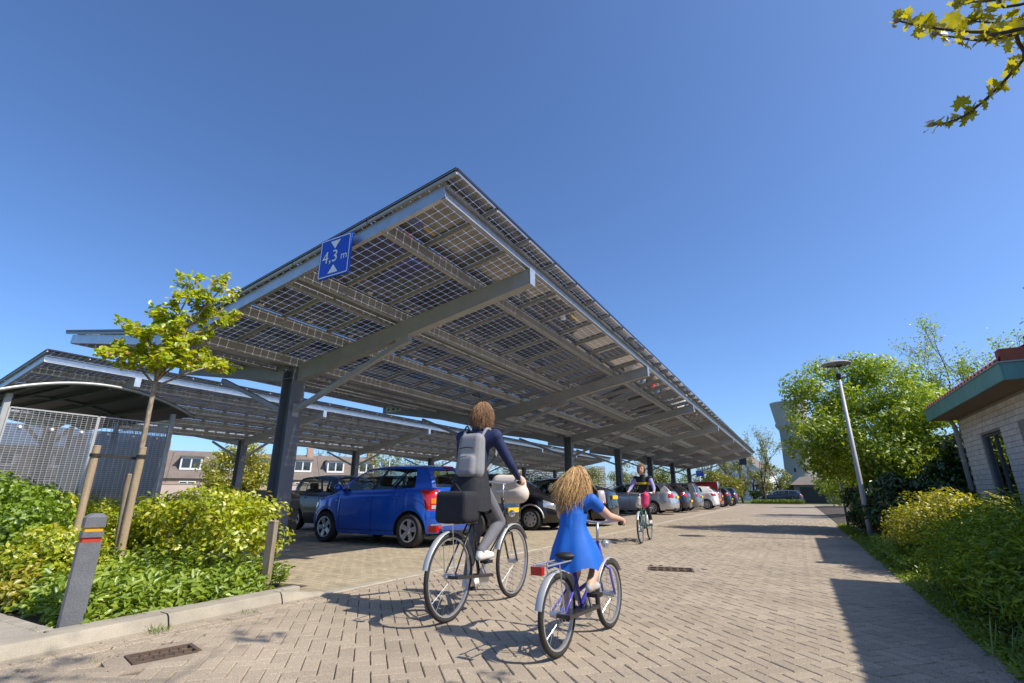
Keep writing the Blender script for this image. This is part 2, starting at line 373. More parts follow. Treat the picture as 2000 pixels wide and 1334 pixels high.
# ---- left kerb: a flush concrete band along the bays, raised beside the planting bed
kb = empty('kerb', (KX, 0, 0)); tag(kb, kind='structure')
km = MB(); km.cbox((-0.125, 0.004, -0.1), (0.0, 0.996, 0.012), 0.012); km = km.mesh('kerb_stone', M['kerb'])
for k in range(4, 52): inst('kerb_stone', km, kb, (0, k, rr_.uniform(-0.002, 0.002)))
rk = MB(); rk.prof([(0.0, -0.1), (0.0, 0.02), (0.03, 0.085), (0.05, 0.10), (0.165, 0.105), (0.165, -0.1)], (0, 0.994, 0), (0, 0.006, 0)); rk = rk.mesh('raised_kerb_stone', M['kerb'])
for k in range(-2, 3): inst('raised_kerb_stone', rk, kb, (0, k + 0.42, rr_.uniform(-0.003, 0.003)), (0, 0, rr_.uniform(-0.004, 0.004)))
# ramped end stone next to the bays
re = MB(); a = [(0.0, -0.1), (0.0, 0.02), (0.03, 0.085), (0.05, 0.10), (0.165, 0.105), (0.165, -0.1)]; b_ = [(0.0, -0.1), (0.0, 0.005), (0.03, 0.014), (0.05, 0.016), (0.165, 0.018), (0.165, -0.1)]
vs = [(-p, 3.426, z) for p, z in a] + [(-p, 3.99, z) for p, z in b_]
re.add(vs, [(i, (i + 1) % 6, 6 + (i + 1) % 6, 6 + i) for i in range(6)] + [(5, 4, 3, 2, 1, 0), (6, 7, 8, 9, 10, 11)]); re.build('ramped_kerb_stone', M['kerb'], kb)
# strip of slabs behind the raised kerb and the pavement at lower left
pv = empty('pavement', (KX, 0, 0)); tag(pv, kind='structure')
b = MB(); b.grid([[(x, y, 0.085) for x in (-5.0, -0.17)] for y in (-2.0, 1.72)], flip=True); b.build('slab_bedding', M['joint'], pv)
sl = MB(); sl.cbox((-0.146, -0.296, -0.06), (0.146, 0.0, 0.0), 0.004); sl = sl.mesh('slab', M['slab'])
for i in range(8):
    for j in range(6): inst('slab', sl, pv, (-0.32 - i * 0.3, 1.70 - j * 0.3, 0.102 + rr_.uniform(-0.002, 0.002)))
es = MB(); es.cbox((-0.098, 0.003, -0.05), (0.0, 0.197, 0.0), 0.005); es = es.mesh('edge_brick', M['slab'])
for k in range(10): inst('edge_brick', es, pv, (-0.172, 1.74 + k * 0.2, 0.100 + rr_.uniform(-0.002, 0.002), ), (0, 0, 0))
for k in range(9): inst('edge_brick', es, pv, (-0.172 - 0.1 - k * 0.2 , 1.80, 0.100 + rr_.uniform(-0.002, 0.002), ), (0, 0, R(90)))
# ---- planting beds
bed = MB(); G = []
for y in np.linspace(1.78, 3.93, 14): G.append([(x, y, 0.06 + 0.03 * noise.noise(Vector((x * 2, y * 2, 0)))) for x in np.linspace(-16, KX - 0.27, 40)])
bed.grid(G, flip=True); tag(bed.build('planting_bed', M['soil'], smooth=True), kind='structure')
bed2 = MB(); G = []
for y in np.linspace(-3, 50, 110): G.append([(x, y, (0.0 if x < 1.1 else 0.06) + 0.035 * noise.noise(Vector((x * 2, y * 2, 5)))) for x in np.linspace(RX + 0.1, 14, 24)])
bed2.grid(G, flip=True); tag(bed2.build('verge', M['soil'], smooth=True), kind='structure')
# right edge band
rb = empty('edge_kerb', (RX, 0, 0)); tag(rb, kind='structure')
km2 = MB(); km2.cbox((0.0, 0.004, -0.1), (0.10, 0.996, 0.004), 0.008); km2 = km2.mesh('edge_stone', M['paver'])
for k in range(1, 50): inst('edge_stone', km2, rb, (0, k, rr_.uniform(-0.004, 0.004)), (0, 0, rr_.uniform(-0.005, 0.005)))
# ---- cast iron gully grates
M['iron'] = mat('rusty_iron', (0.17, 0.11, 0.075), 0.75, 0.4, var=0.3, scale=14, bump=0.4, bscale=90, c2=(0.10, 0.075, 0.06))
M['hole'] = mat('dark_hole', (0.006, 0.005, 0.005), 0.9)
def gully(x, y, rz, lab, W=0.19, H=0.12):
    t = empty('gully_grate', (x, y, 0.003), rz, lab, 'drain grate', 'gully grates in the road')
    f = MB()
    f.box((-W, -H, -0.05), (W, -H + 0.025, 0.002)); f.box((-W, H - 0.025, -0.05), (W, H, 0.002)); f.box((-W, -H + 0.025, -0.05), (-W + 0.025, H - 0.025, 0.002)); f.box((W - 0.025, -H + 0.025, -0.05), (W, H - 0.025, 0.002))
    f.build('frame', M['iron'], t)
    for (a0, b0) in (((-W - 0.12, -H - 0.12), (W + 0.12, -H - 0.004)), ((-W - 0.12, H + 0.004), (W + 0.12, H + 0.12)), ((-W - 0.12, -H - 0.002), (-W - 0.004, H + 0.002)), ((W + 0.004, -H - 0.002), (W + 0.12, H + 0.002))):
        q = MB(); q.box((a0[0], a0[1], -0.05), (b0[0], b0[1], -0.006)); q.build('mortar_collar', M['far_paving'], t)
    p = MB(); p.box((-W + 0.02, -H + 0.02, -0.3), (W - 0.02, H - 0.02, -0.05)); p.build('pit', M['hole'], t)
    bars = MB(); bars.box((-W + 0.026, -0.009, -0.016), (W - 0.026, 0.009, -0.001))
    bars.build('centre_bar', M['iron'], t)
    for s in (-1, 1):
        for k in range(1, 6):
            q = MB(); xx = -W + 0.025 + (2 * W - 0.05) * k / 6; sh = 0.012 * s
            q.bar((xx - sh, s * 0.010, -0.009), (xx + sh, s * (H - 0.026), -0.009), 0.017 * W / 0.19, 0.014); q.build('bar', M['iron'], t)
gully(*GULLIES[0][:3], 'rusty iron drain grate beside the raised kerb near the bollard')
gully(*GULLIES[1][:3], 'dark drain grate in the middle of the brick road', 0.30, 0.18)

# fallen leaves and grit along the gutters
n = 700; X = np.where(rng.random(n) < 0.5, KX + np.abs(rng.normal(0, 0.25, n)), RX - np.abs(rng.normal(0, 0.30, n))); Yc = rng.uniform(1.2, 13, n)
M['litter'] = mat('leaf_litter', (0.16, 0.105, 0.045), 0.9, isl=0.5)
tag(leaves('leaf_litter', np.stack([X, Yc, np.full(n, 0.006)], 1), np.tile([0, 0, 1.0], (n, 1)), rng.uniform(0.008, 0.03, n), M['litter'], None, 0.5, 0.15, 0.12), 'brown leaf crumbs and grit lying along the kerbs', 'leaf litter', kind='stuff')
# ================================================================ SOLAR CARPORTS
NP = 50; PP = 0.947; PY0 = -2.3; BAY = 7.1; NB = 7       # local y=0 at the first column
SR = 0.183; SL = 0.16; XT = 5.6; XV = -0.12; ZV = 3.643
def zR(x): return ZV + SR * (x - XV)
XLV = -0.32; XLT = -4.56
def zL(x): return ZV + SL * (XLV - x)
ROWS_R = [(5.6, 4.20), (4.18, 2.78), (2.76, 1.36), (1.34, -0.06)]
ROWS_L = [(-0.32, -1.72), (-1.74, -3.14), (-3.16, -4.56)]
PLEN = 1.40; PWID = PP - 0.022
def panel_meshes():
    p = MB(); p.box((-PLEN / 2, -PWID / 2, 0.0), (PLEN / 2, PWID / 2, 0.007)); pm = p.mesh('solar_panel', M['pv_glass'])
    c = MB(); nx, ny = 9, 6; mx, my = 0.016, 0.012; cx = (PLEN - 2 * mx) / nx; cy = (PWID - 2 * my) / ny; gp = 0.0070
    for i in range(nx):
        for j in range(ny):
            x0 = -PLEN / 2 + mx + i * cx + gp / 2; x1 = x0 + cx - gp; y0 = -PWID / 2 + my + j * cy + gp / 2; y1 = y0 + cy - gp; q = 0.010
            c.add([(x0 + q, y0, 0.0035), (x1 - q, y0, 0.0035), (x1, y0 + q, 0.0035), (x1, y1 - q, 0.0035), (x1 - q, y1, 0.0035), (x0 + q, y1, 0.0035), (x0, y1 - q, 0.0035), (x0, y0 + q, 0.0035)], [tuple(range(8))])
    # junction boxes under one end
    for yy in (-0.02,): c.box((-PLEN / 2 + 0.03, yy - 0.05, -0.012), (-PLEN / 2 + 0.10, yy + 0.05, -0.001), 1)
    return pm, c.mesh('cell_grid', [M['cell'], M['white_label']])
PM, CM = panel_meshes()
def make_carport(loc, label):
    t = empty('solar_carport', loc, 0, label, 'carport', 'solar carports over the parking bays')
    Y1 = PY0 + NP * PP
    # columns: rolled I section, flanges facing the bays
    cm = MB()
    cm.box((-0.165, -0.15, -0.05), (-0.142, 0.15, 3.42)); cm.box((0.142, -0.15, -0.05), (0.165, 0.15, 3.42)); cm.box((-0.142, -0.008, -0.05), (0.142, 0.008, 3.42))
    cm.box((-0.141, -0.148, 3.2), (0.141, -0.009, 3.215)); cm.box((-0.141, 0.009, 3.2), (0.141, 0.148, 3.215)); cm = cm.mesh('column', M['col_paint'])
    base = MB(); base.box((-0.24, -0.22, -0.03), (0.24, 0.22, 0.03)); bm2 = base.mesh('base_plate', M['galv_dull'])
    # arms: tapered box beams rising from the column
    def arm(x0, zb0, h0, x1, zb1, h1):
        a = MB(); w = 0.065; vs = []
        for x, zb, h in ((x0, zb0, h0), (x1, zb1, h1)): vs += [(x, -w, zb), (x, w, zb), (x, w, zb + h), (x, -w, zb + h)]
        a.add(vs, [(0, 1, 2, 3), (7, 6, 5, 4), (0, 4, 5, 1), (1, 5, 6, 2), (2, 6, 7, 3), (3, 7, 4, 0)])
        # bottom flange, a little wider
        b0, b1 = Vector((x0, 0, zb0 - 0.007)), Vector((x1 , 0, zb1 - 0.007)); a.bar(b0, b1, 0.16, 0.013)
        a.bar(Vector((x0, 0, zb0 + h0 + 0.007)), Vector((x1, 0, zb1 + h1 + 0.007)), 0.16, 0.013); return a
    s = 1
    am = arm(0.168, 3.166, 0.30, 5.43, 4.135, 0.235).mesh('arm', M['galv_dull'])
    amL = arm(-0.168, 3.18, 0.29, -4.30, 3.84, 0.20).mesh('arm', M['galv_dull'])
    ep = MB(); ep.box((5.432, -0.085, 4.115), (5.442, 0.085, 4.395)); ep = ep.mesh('end_plate', M['galv'])
    epL = MB(); epL.box((-4.312, -0.085, 3.82), (-4.302, 0.085, 4.06)); epL = epL.mesh('end_plate', M['galv'])
    br = MB(); br.bar((0.17, 0, 2.57), (2.87, 0, 3.585), 0.085, 0.085); br = br.mesh('brace', M['galv_dull'])
    brL = MB(); brL.bar((-0.17, 0, 2.57), (-2.49, 0, 3.47), 0.085, 0.085); brL = brL.mesh('brace', M['galv_dull'])
    gs = MB(); gs.box((0.166, -0.07, 2.45), (0.172, 0.07, 2.70)); gs = gs.mesh('gusset_plate', M['galv_dull']); g2 = MB(); g2.bar((2.72, 0, 3.56), (3.0, 0, 3.63), 0.11, 0.16); g2 = g2.mesh('gusset_plate', M['galv_dull'])
    for k in range(NB):
        y = k * BAY; c = inst('column', cm, t, (0, y, 0)); inst('base_plate', bm2, c)
        a1 = inst('arm', am, t, (0, y, 0)); inst('end_plate', ep, a1); a2 = inst('arm', amL, t, (0, y, 0)); inst('end_plate', epL, a2)
        b1 = inst('brace', br, t, (0, y, 0)); inst('gusset_plate', gs, b1); inst('gusset_plate', g2, b1); inst('brace', brL, t, (0, y, 0))
    # purlins: cold-formed channel with lips, running along the whole roof
    def purlin(x, z, name='purlin', m='galv_dull', h=0.19, flip=1, y0=PY0 + 0.05, y1=Y1 - 0.05, nu=4):
        p = MB(); th = 0.006; w = 0.065 * flip
        ys = [y0, 4.9, 12.0, 19.1, 26.2, 33.3, y1]
        pr = [(0, 0), (w, 0), (w, 0.018), (w - th * flip, 0.018), (w - th * flip, th), (th * flip, th), (th * flip, h - th), (w - th * flip, h - th), (w - th * flip, h - 0.018), (w, h - 0.018), (w, h), (0, h)]
        for a, b in zip(ys[:-1], ys[1:]):
            p.prof([(q[0], q[1]) for q in pr], (x, a, z), (x, b - 0.004, z))
        o = p.build(name, M[m], t); return o
    gap = 0.065
    for x in (4.42, 2.86, 2.60, 1.42, 0.16): purlin(x, zR(x) - gap - 0.19, flip=-1)
    purlin(5.35, zR(5.35) - gap - 0.19, 'edge_purlin', 'galv', flip=1)
    for x in (-0.52, -1.85, -3.1): purlin(x, zL(x) - gap - 0.19, flip=1)
    purlin(-4.30, zL(-4.30) - gap - 0.19, 'edge_purlin', 'galv', flip=-1)
    # end beams across the slope
    for yy, sg in ((PY0 + 0.04, 1), (Y1 - 0.04, -1)):
        e = MB(); h = 0.18
        pr = [(0, 0), (0.06 * sg, 0), (0.06 * sg, 0.008), (0.008 * sg, 0.008), (0.008 * sg, h - 0.008), (0.06 * sg, h - 0.008), (0.06 * sg, h), (0, h)]
        e.prof([(-a, b) for a, b in pr], (0.1, yy, zR(0.1) - gap - 0.185), (5.42, yy, zR(5.42) - gap - 0.185)); e.build('end_beam', M['galv'], t)
        e = MB(); e.prof([(-a, b) for a, b in pr], (-4.38, yy, zL(-4.38) - gap - 0.185), (-0.45, yy, zL(-0.45) - gap - 0.185)); e.build('end_beam', M['galv'], t)
    # gutter in the valley
    gm = MB(); gm.prof([(-0.13, 0.0), (0.13, 0.0), (0.17, 0.11), (0.16, 0.11), (0.125, 0.008), (-0.125, 0.008), (-0.16, 0.11), (-0.17, 0.11)], (-0.22, PY0, 3.49), (-0.22, Y1, 3.49)); gm.build('gutter', M['galv'], t)
    # rails under every seam between panels
    def rail(xa, za, xb, zb):
        r = MB(); d = (Vector((xb, 0, zb)) - Vector((xa, 0, za))).normalized()
        r.bar((xa, 0, za - 0.034), (xb, 0, zb - 0.034), 0.030, 0.052); r.bar((xa, 0, za - 0.004), (xb, 0, zb - 0.004), 0.056, 0.006); return r.mesh('panel_rail', [M['galv_dull']])
    rR = [rail(a, zR(a), b, zR(b)) for a, b in ROWS_R]; rLm = [rail(a, zL(a), b, zL(b)) for a, b in ROWS_L]
    strip = MB(); strip.bar((5.6, 0, zR(5.6) + 0.004), (-0.12, 0, zR(-0.12) + 0.004), 0.022, 0.012); sR = strip.mesh('cover_strip', M['black_alu'])
    strip = MB(); strip.bar((-0.32, 0, zL(-0.32) + 0.004), (-4.56, 0, zL(-4.56) + 0.004), 0.022, 0.012); sL = strip.mesh('cover_strip', M['black_alu'])
    for k in range(NP + 1):
        y = PY0 + k * PP; ra = inst('panel_rail', rR[0], t, (0, y, 0)); inst('cover_strip', sR, ra)
        for r in rR[1:]: inst('panel_rail', r, t, (0, y, 0))
        ra = inst('panel_rail', rLm[0], t, (0, y, 0)); inst('cover_strip', sL, ra)
        for r in rLm[1:]: inst('panel_rail', r, t, (0, y, 0))
    # the panels themselves
    aR, aL = -math.atan(SR), math.atan(SL)
    for (x0, x1) in ROWS_R:
        xc = (x0 + x1) / 2
        for k in range(NP):
            o = inst('solar_panel', PM, t, (xc, PY0 + (k + 0.5) * PP, zR(xc) + 0.001), (0, aR, 0)); inst('cell_grid', CM, o)['kind'] = 'stuff'
    for n, (x0, x1) in enumerate(ROWS_L):
        xc = (x0 + x1) / 2
        if n != 1:
            for k in range(NP):
                o = inst('solar_panel', PM, t, (xc, PY0 + (k + 0.5) * PP, zL(xc) + 0.001), (0, aL, 0)); inst('cell_grid', CM, o)['kind'] = 'stuff'
        else:
            big = MB()
            for k in range(NP):
                for me, mo in ((PM, 0), (CM, 1)):
                    rot = Matrix.Rotation(aL, 3, 'Y'); off = Vector((xc, PY0 + (k + 0.5) * PP, zL(xc) + 0.001))
                    big.add([tuple(off + rot @ v.co) for v in me.vertices], [tuple(p.vertices) for p in me.polygons], mo)
            tag(big.build('panel_row', [M['pv_glass'], M['cell']], t), kind='stuff')
    for x in (4.19, 2.77, 1.35):
        q = MB(); q.bar((x, PY0, zR(x) + 0.013), (x, Y1, zR(x) + 0.013), 0.05, 0.008); q.build('row_strip', M['black_alu'], t)
    for x in (-1.73, -3.15):
        q = MB(); q.bar((x, PY0, zL(x) + 0.013), (x, Y1, zL(x) + 0.013), 0.05, 0.008); q.build('row_strip', M['black_alu'], t)
    for x, f in ((4.36, zR), (1.36, zR), (-1.80, zL)):    # cable runs clipped to the purlins
        q = MB(); pts_ = [(x + 0.006 * math.sin(k * 1.9), PY0 + 0.3 + k * (Y1 - PY0 - 0.6) / 60, f(x) - 0.10 - 0.014 * abs(math.sin(k * 0.9))) for k in range(61)]; q.tube(pts_, 0.010, 5); q.build('cable_run', M['black_alu'], t, smooth=True)
    # dark edge trim along the roof perimeter
    tr = MB(); tr.bar((5.615, PY0, zR(5.615)), (5.615, Y1, zR(5.615)), 0.014, 0.035); tr.bar((5.61, PY0 - 0.012, zR(5.61)), (-0.12, PY0 - 0.012, zR(-0.12)), 0.02, 0.045)
    tr.bar((-0.32, PY0 - 0.012, zL(-0.32)), (-4.57, PY0 - 0.012, zL(-4.57)), 0.02, 0.045); tr.bar((-4.575, PY0, zL(-4.575)), (-4.575, Y1, zL(-4.575)), 0.014, 0.035)
    tr.bar((5.61, Y1 + 0.012, zR(5.61)), (-0.12, Y1 + 0.012, zR(-0.12)), 0.02, 0.045)
    tr.build('edge_trim', M['black_alu'], t)
    return t
cp1 = make_carport((-8.60, 6.30, 0), 'grey steel solar carport nearest the road with the blue height sign')
cp2 = copy_tree(cp1); cp2.location = (-22.6, 7.18, 0); cp2['label'] = 'second solar carport standing behind the bike shelter and the first one'
# thin wire hanging from the first arm
w = MB(); w.tube([(-3.30, 6.34, 4.16), (-4.6, 8.2, 4.12), (-5.72, 9.85, 3.88)], 0.004, 5); tag(w.build('hanging_cable', M['galv']), 'thin steel cable slung under the carport from the first arm tip', 'cable')
# clearance sign
M['sign_blue'] = mat('sign_blue', (0.005, 0.07, 0.52), 0.35); M['sign_white'] = mat('sign_white', (0.82, 0.82, 0.80), 0.45); M['sign_dark'] = mat('sign_back', (0.03, 0.035, 0.04), 0.5)
sg = empty('height_sign', (-4.89, 3.93, 3.99), 0, 'blue and white clearance sign reading 4,3 m on the roof edge', 'road sign')
def rrect(w, h, r, y, n=5):
    out = []
    for cx, cz, a0 in ((w - r, h - r, 0), (-w + r, h - r, 90), (-w + r, -h + r, 180), (w - r, -h + r, 270)):
        for k in range(n + 1): a = R(a0 + 90 * k / n); out.append((cx + r * math.cos(a), y, cz + r * math.sin(a)))
    return out
def plate(w, h, r, y0, y1):
    A, B = rrect(w, h, r, y0), rrect(w, h, r, y1); n = len(A); b = MB()
    b.add(A + B, [tuple(range(n)), tuple(range(n, 2 * n))[::-1]] + [(i, n + i, n + (i + 1) % n, (i + 1) % n) for i in range(n)]); return b
SW, SH = 0.285, 0.29
plate(SW, SH, 0.03, 0.0, 0.03).build('plate', M['sign_blue'], sg)
A, B = rrect(SW - 0.012, SH - 0.012, 0.024, -0.002), rrect(SW - 0.026, SH - 0.026, 0.016, -0.002); n = len(A)
bd = MB(); bd.add(A + B, [(i, (i + 1) % n, n + (i + 1) % n, n + i) for i in range(n)]); bd.build('border', M['sign_white'], sg)
for s in (1, -1):
    tr = MB(); tr.add([(-0.095, -0.003, s * 0.235), (0.095, -0.003, s * 0.235), (0.0, -0.003, s * 0.115)], [(0, 2, 1) if s > 0 else (0, 1, 2)]); tr.build('arrow', M['sign_white'], sg)
text_mesh('number', '4,3', 0.245, M['sign_white'], sg, (-0.075, -0.004, 0.0), (R(90), 0, 0)); text_mesh('unit', 'm', 0.16, M['sign_white'], sg, (0.185, -0.004, -0.025), (R(90), 0, 0))
bk = MB(); bk.box((-0.2, 0.032, 0.12), (-0.17, 0.075, 0.25)); bk.box((0.17, 0.032, 0.12), (0.2, 0.075, 0.25)); bk.build('bracket', M['galv'], sg)
# sign hanging at the far end and the small green-lettered board below the far wing
hs = empty('hanging_sign', (-4.3, 53.6 , 4.0), 0, 'dark square sign hanging at the far end of the carport roof', 'road sign'); plate(0.33, 0.33, 0.03, 0.0, 0.02).build('plate', M['sign_dark'], hs)
b = MB(); b.box((-0.02, 0.0, 0.3), (0.02, 0.02, 0.6)); b.build('bracket', M['galv'], hs)
M['sign_green'] = mat('sign_green', (0.02, 0.30, 0.07), 0.5)
gb = empty('name_board', (-12.4, 13.32, 3.93), 0, 'long white board with green marks under the carport roof edge', 'sign board')
plate(0.36, 0.085, 0.01, 0.0, 0.02).build('plate', M['sign_white'], gb)
for xx, ww in ((-0.25, 0.06), (-0.02, 0.09), (0.2, 0.07)):
    b = MB(); b.add([(xx - ww, -0.002, -0.04), (xx + ww, -0.002, -0.04), (xx + ww * 0.8, -0.002, 0.045), (xx - ww * 0.5, -0.002, 0.03)], [(0, 1, 2, 3)]); b.build('mark', M['sign_green'], gb)
# ================================================================ CARS
M['tyre'] = mat('tyre_rubber', (0.022, 0.021, 0.02), 0.8, bump=0.2, bscale=150, var=0.2, scale=10)
M['rim'] = mat('alloy_rim', (0.55, 0.55, 0.56), 0.32, 0.7)
M['cap'] = mat('wheel_cover', (0.52, 0.52, 0.53), 0.42, 0.4)
M['car_glass'] = glass_mat('car_glass', (0.62, 0.67, 0.65), 0.01, 1.5, 1.6)
M['interior'] = mat('car_interior', (0.02, 0.02, 0.022), 0.85)
M['black_trim'] = mat('black_trim', (0.016, 0.016, 0.017), 0.55)
M['tail_red'] = mat('tail_light_red', (0.50, 0.008, 0.006), 0.12, coat=1.0)
M['tail_clear'] = mat('tail_light_clear', (0.55, 0.50, 0.50), 0.12, 0.2, coat=1.0)
M['amber'] = mat('amber_lens', (0.75, 0.22, 0.01), 0.2, coat=0.6)
M['plate_y'] = mat('number_plate_yellow', (0.80, 0.47, 0.006), 0.5)
M['head_lamp'] = mat('head_lamp', (0.6, 0.62, 0.64), 0.08, 0.6, coat=1.0)
M['chrome'] = mat('chrome', (0.75, 0.75, 0.76), 0.12, 1.0)
M['ink'] = mat('black_ink', (0.01, 0.01, 0.01), 0.6)
M['soot'] = mat('chassis_black', (0.01, 0.01, 0.01), 0.9)
def paint(name, c, metal=0.35):
    m = mat('paint_' + name, c, 0.28, metal, coat=1.0, spec=0.5); return m
PAINT = dict(blue=paint('blue', (0.004, 0.085, 0.50), 0.25), black=paint('black', (0.009, 0.009, 0.011)), navy=paint('navy', (0.013, 0.018, 0.04)),
             silver=paint('silver', (0.50, 0.52, 0.55), 0.6), white=paint('white', (0.72, 0.72, 0.72), 0.0), red=paint('red', (0.24, 0.01, 0.018), 0.2), grey=paint('grey', (0.20, 0.21, 0.22), 0.5), dkgrey=paint('graphite', (0.035, 0.038, 0.045), 0.4))
def lerp(a, b, t): return a + (b - a) * t
def pl(pts, x):
    """piecewise smooth interpolation"""
    if x <= pts[0][0]: return pts[0][1]
    for (a, u), (b, v) in zip(pts[:-1], pts[1:]):
        if x <= b: t = (x - a) / (b - a); return lerp(u, v, t)
    return pts[-1][1]
_wheels = {}
def wheel_meshes(r, style):
    key = (round(r, 3), style)
    if key in _wheels: return _wheels[key]
    w = 0.19; rr = r * 0.66
    t = MB(); t.lathe([(rr, -w / 2 + 0.012), (rr + 0.02, -w / 2), (r - 0.03, -w / 2 - 0.004), (r - 0.008, -w / 2 + 0.018), (r, -w / 2 + 0.045), (r, w / 2 - 0.045), (r - 0.008, w / 2 - 0.018), (r - 0.03, w / 2 + 0.004), (rr + 0.02, w / 2), (rr, w / 2 - 0.012)], 40, 'y')
    tm = t.mesh('tyre', M['tyre'], smooth=True, angle=40)
    d = MB(); y0 = -w / 2 + 0.012
    d.lathe([(rr, y0 - 0.004), (rr - 0.014, y0 - 0.006), (rr - 0.02, y0 + 0.01), (rr - 0.03, y0 + 0.10), (0.0, y0 + 0.105)], 36, 'y', mi=1)
    d.lathe([(rr + 0.004, y0 + 0.012), (rr + 0.004, y0 - 0.006), (rr - 0.016, y0 - 0.007), (rr - 0.022, y0 + 0.008)], 36, 'y')
    if style == 'cover':
        d.lathe([(rr - 0.02, y0 + 0.002), (rr * 0.86, y0 - 0.006), (rr * 0.55, y0 - 0.010), (rr * 0.2, y0 - 0.014), (0.0, y0 - 0.014)], 36, 'y')
        for k in range(8):
            a = 2 * math.pi * k / 8; ca, sa = math.cos(a), math.sin(a); q = []
            for da, f in ((-0.17, 0.62), (0.17, 0.62), (0.13, 0.84), (-0.13, 0.84)): q.append((rr * f * math.cos(a + da), y0 - 0.0135, rr * f * math.sin(a + da)))
            d.add(q, [(0, 1, 2, 3), (3, 2, 1, 0)], 1)
    else:
        ns = {'five': 5, 'ten': 9, 'seven': 7}[style]
        for k in range(ns):
            a = 2 * math.pi * k / ns + 0.3; ca, sa = math.cos(a), math.sin(a); W0 = (0.040, 0.052) if ns == 5 else (0.022, 0.026)
            vs = []
            for f, hw, yy in ((0.18, W0[0] * 0.9, y0 + 0.012), (0.55, W0[0], y0 + 0.004), (0.97, W0[1], y0 - 0.003)):
                for sgn in (-1, 1):
                    for dy in (0, 0.03): vs.append((rr * f * ca - sgn * hw * sa, yy + dy, rr * f * sa + sgn * hw * ca))
            fs = []
            for i in range(2):
                b = i * 4; c = b + 4; fs += [(b, b + 2, c + 2, c), (b, c, c + 1, b + 1), (b + 2, b + 3, c + 3, c + 2)]
            d.add(vs, fs)
        d.lathe([(rr * 0.27, y0 + 0.03), (rr * 0.27, y0 + 0.006), (rr * 0.2, y0), (0.0, y0 - 0.002)], 20, 'y')
        for k in range(5):
            a = 2 * math.pi * k / 5; d.ell((rr * 0.19 * math.cos(a), y0 - 0.001, rr * 0.19 * math.sin(a)), (0.009, 0.004, 0.009), 6, 4, mi=1)
    dm = d.mesh('rim', [M['rim'] if style != 'cover' else M['cap'], M['black_trim']], smooth=True, angle=35)
    _wheels[key] = (tm, dm); return _wheels[key]
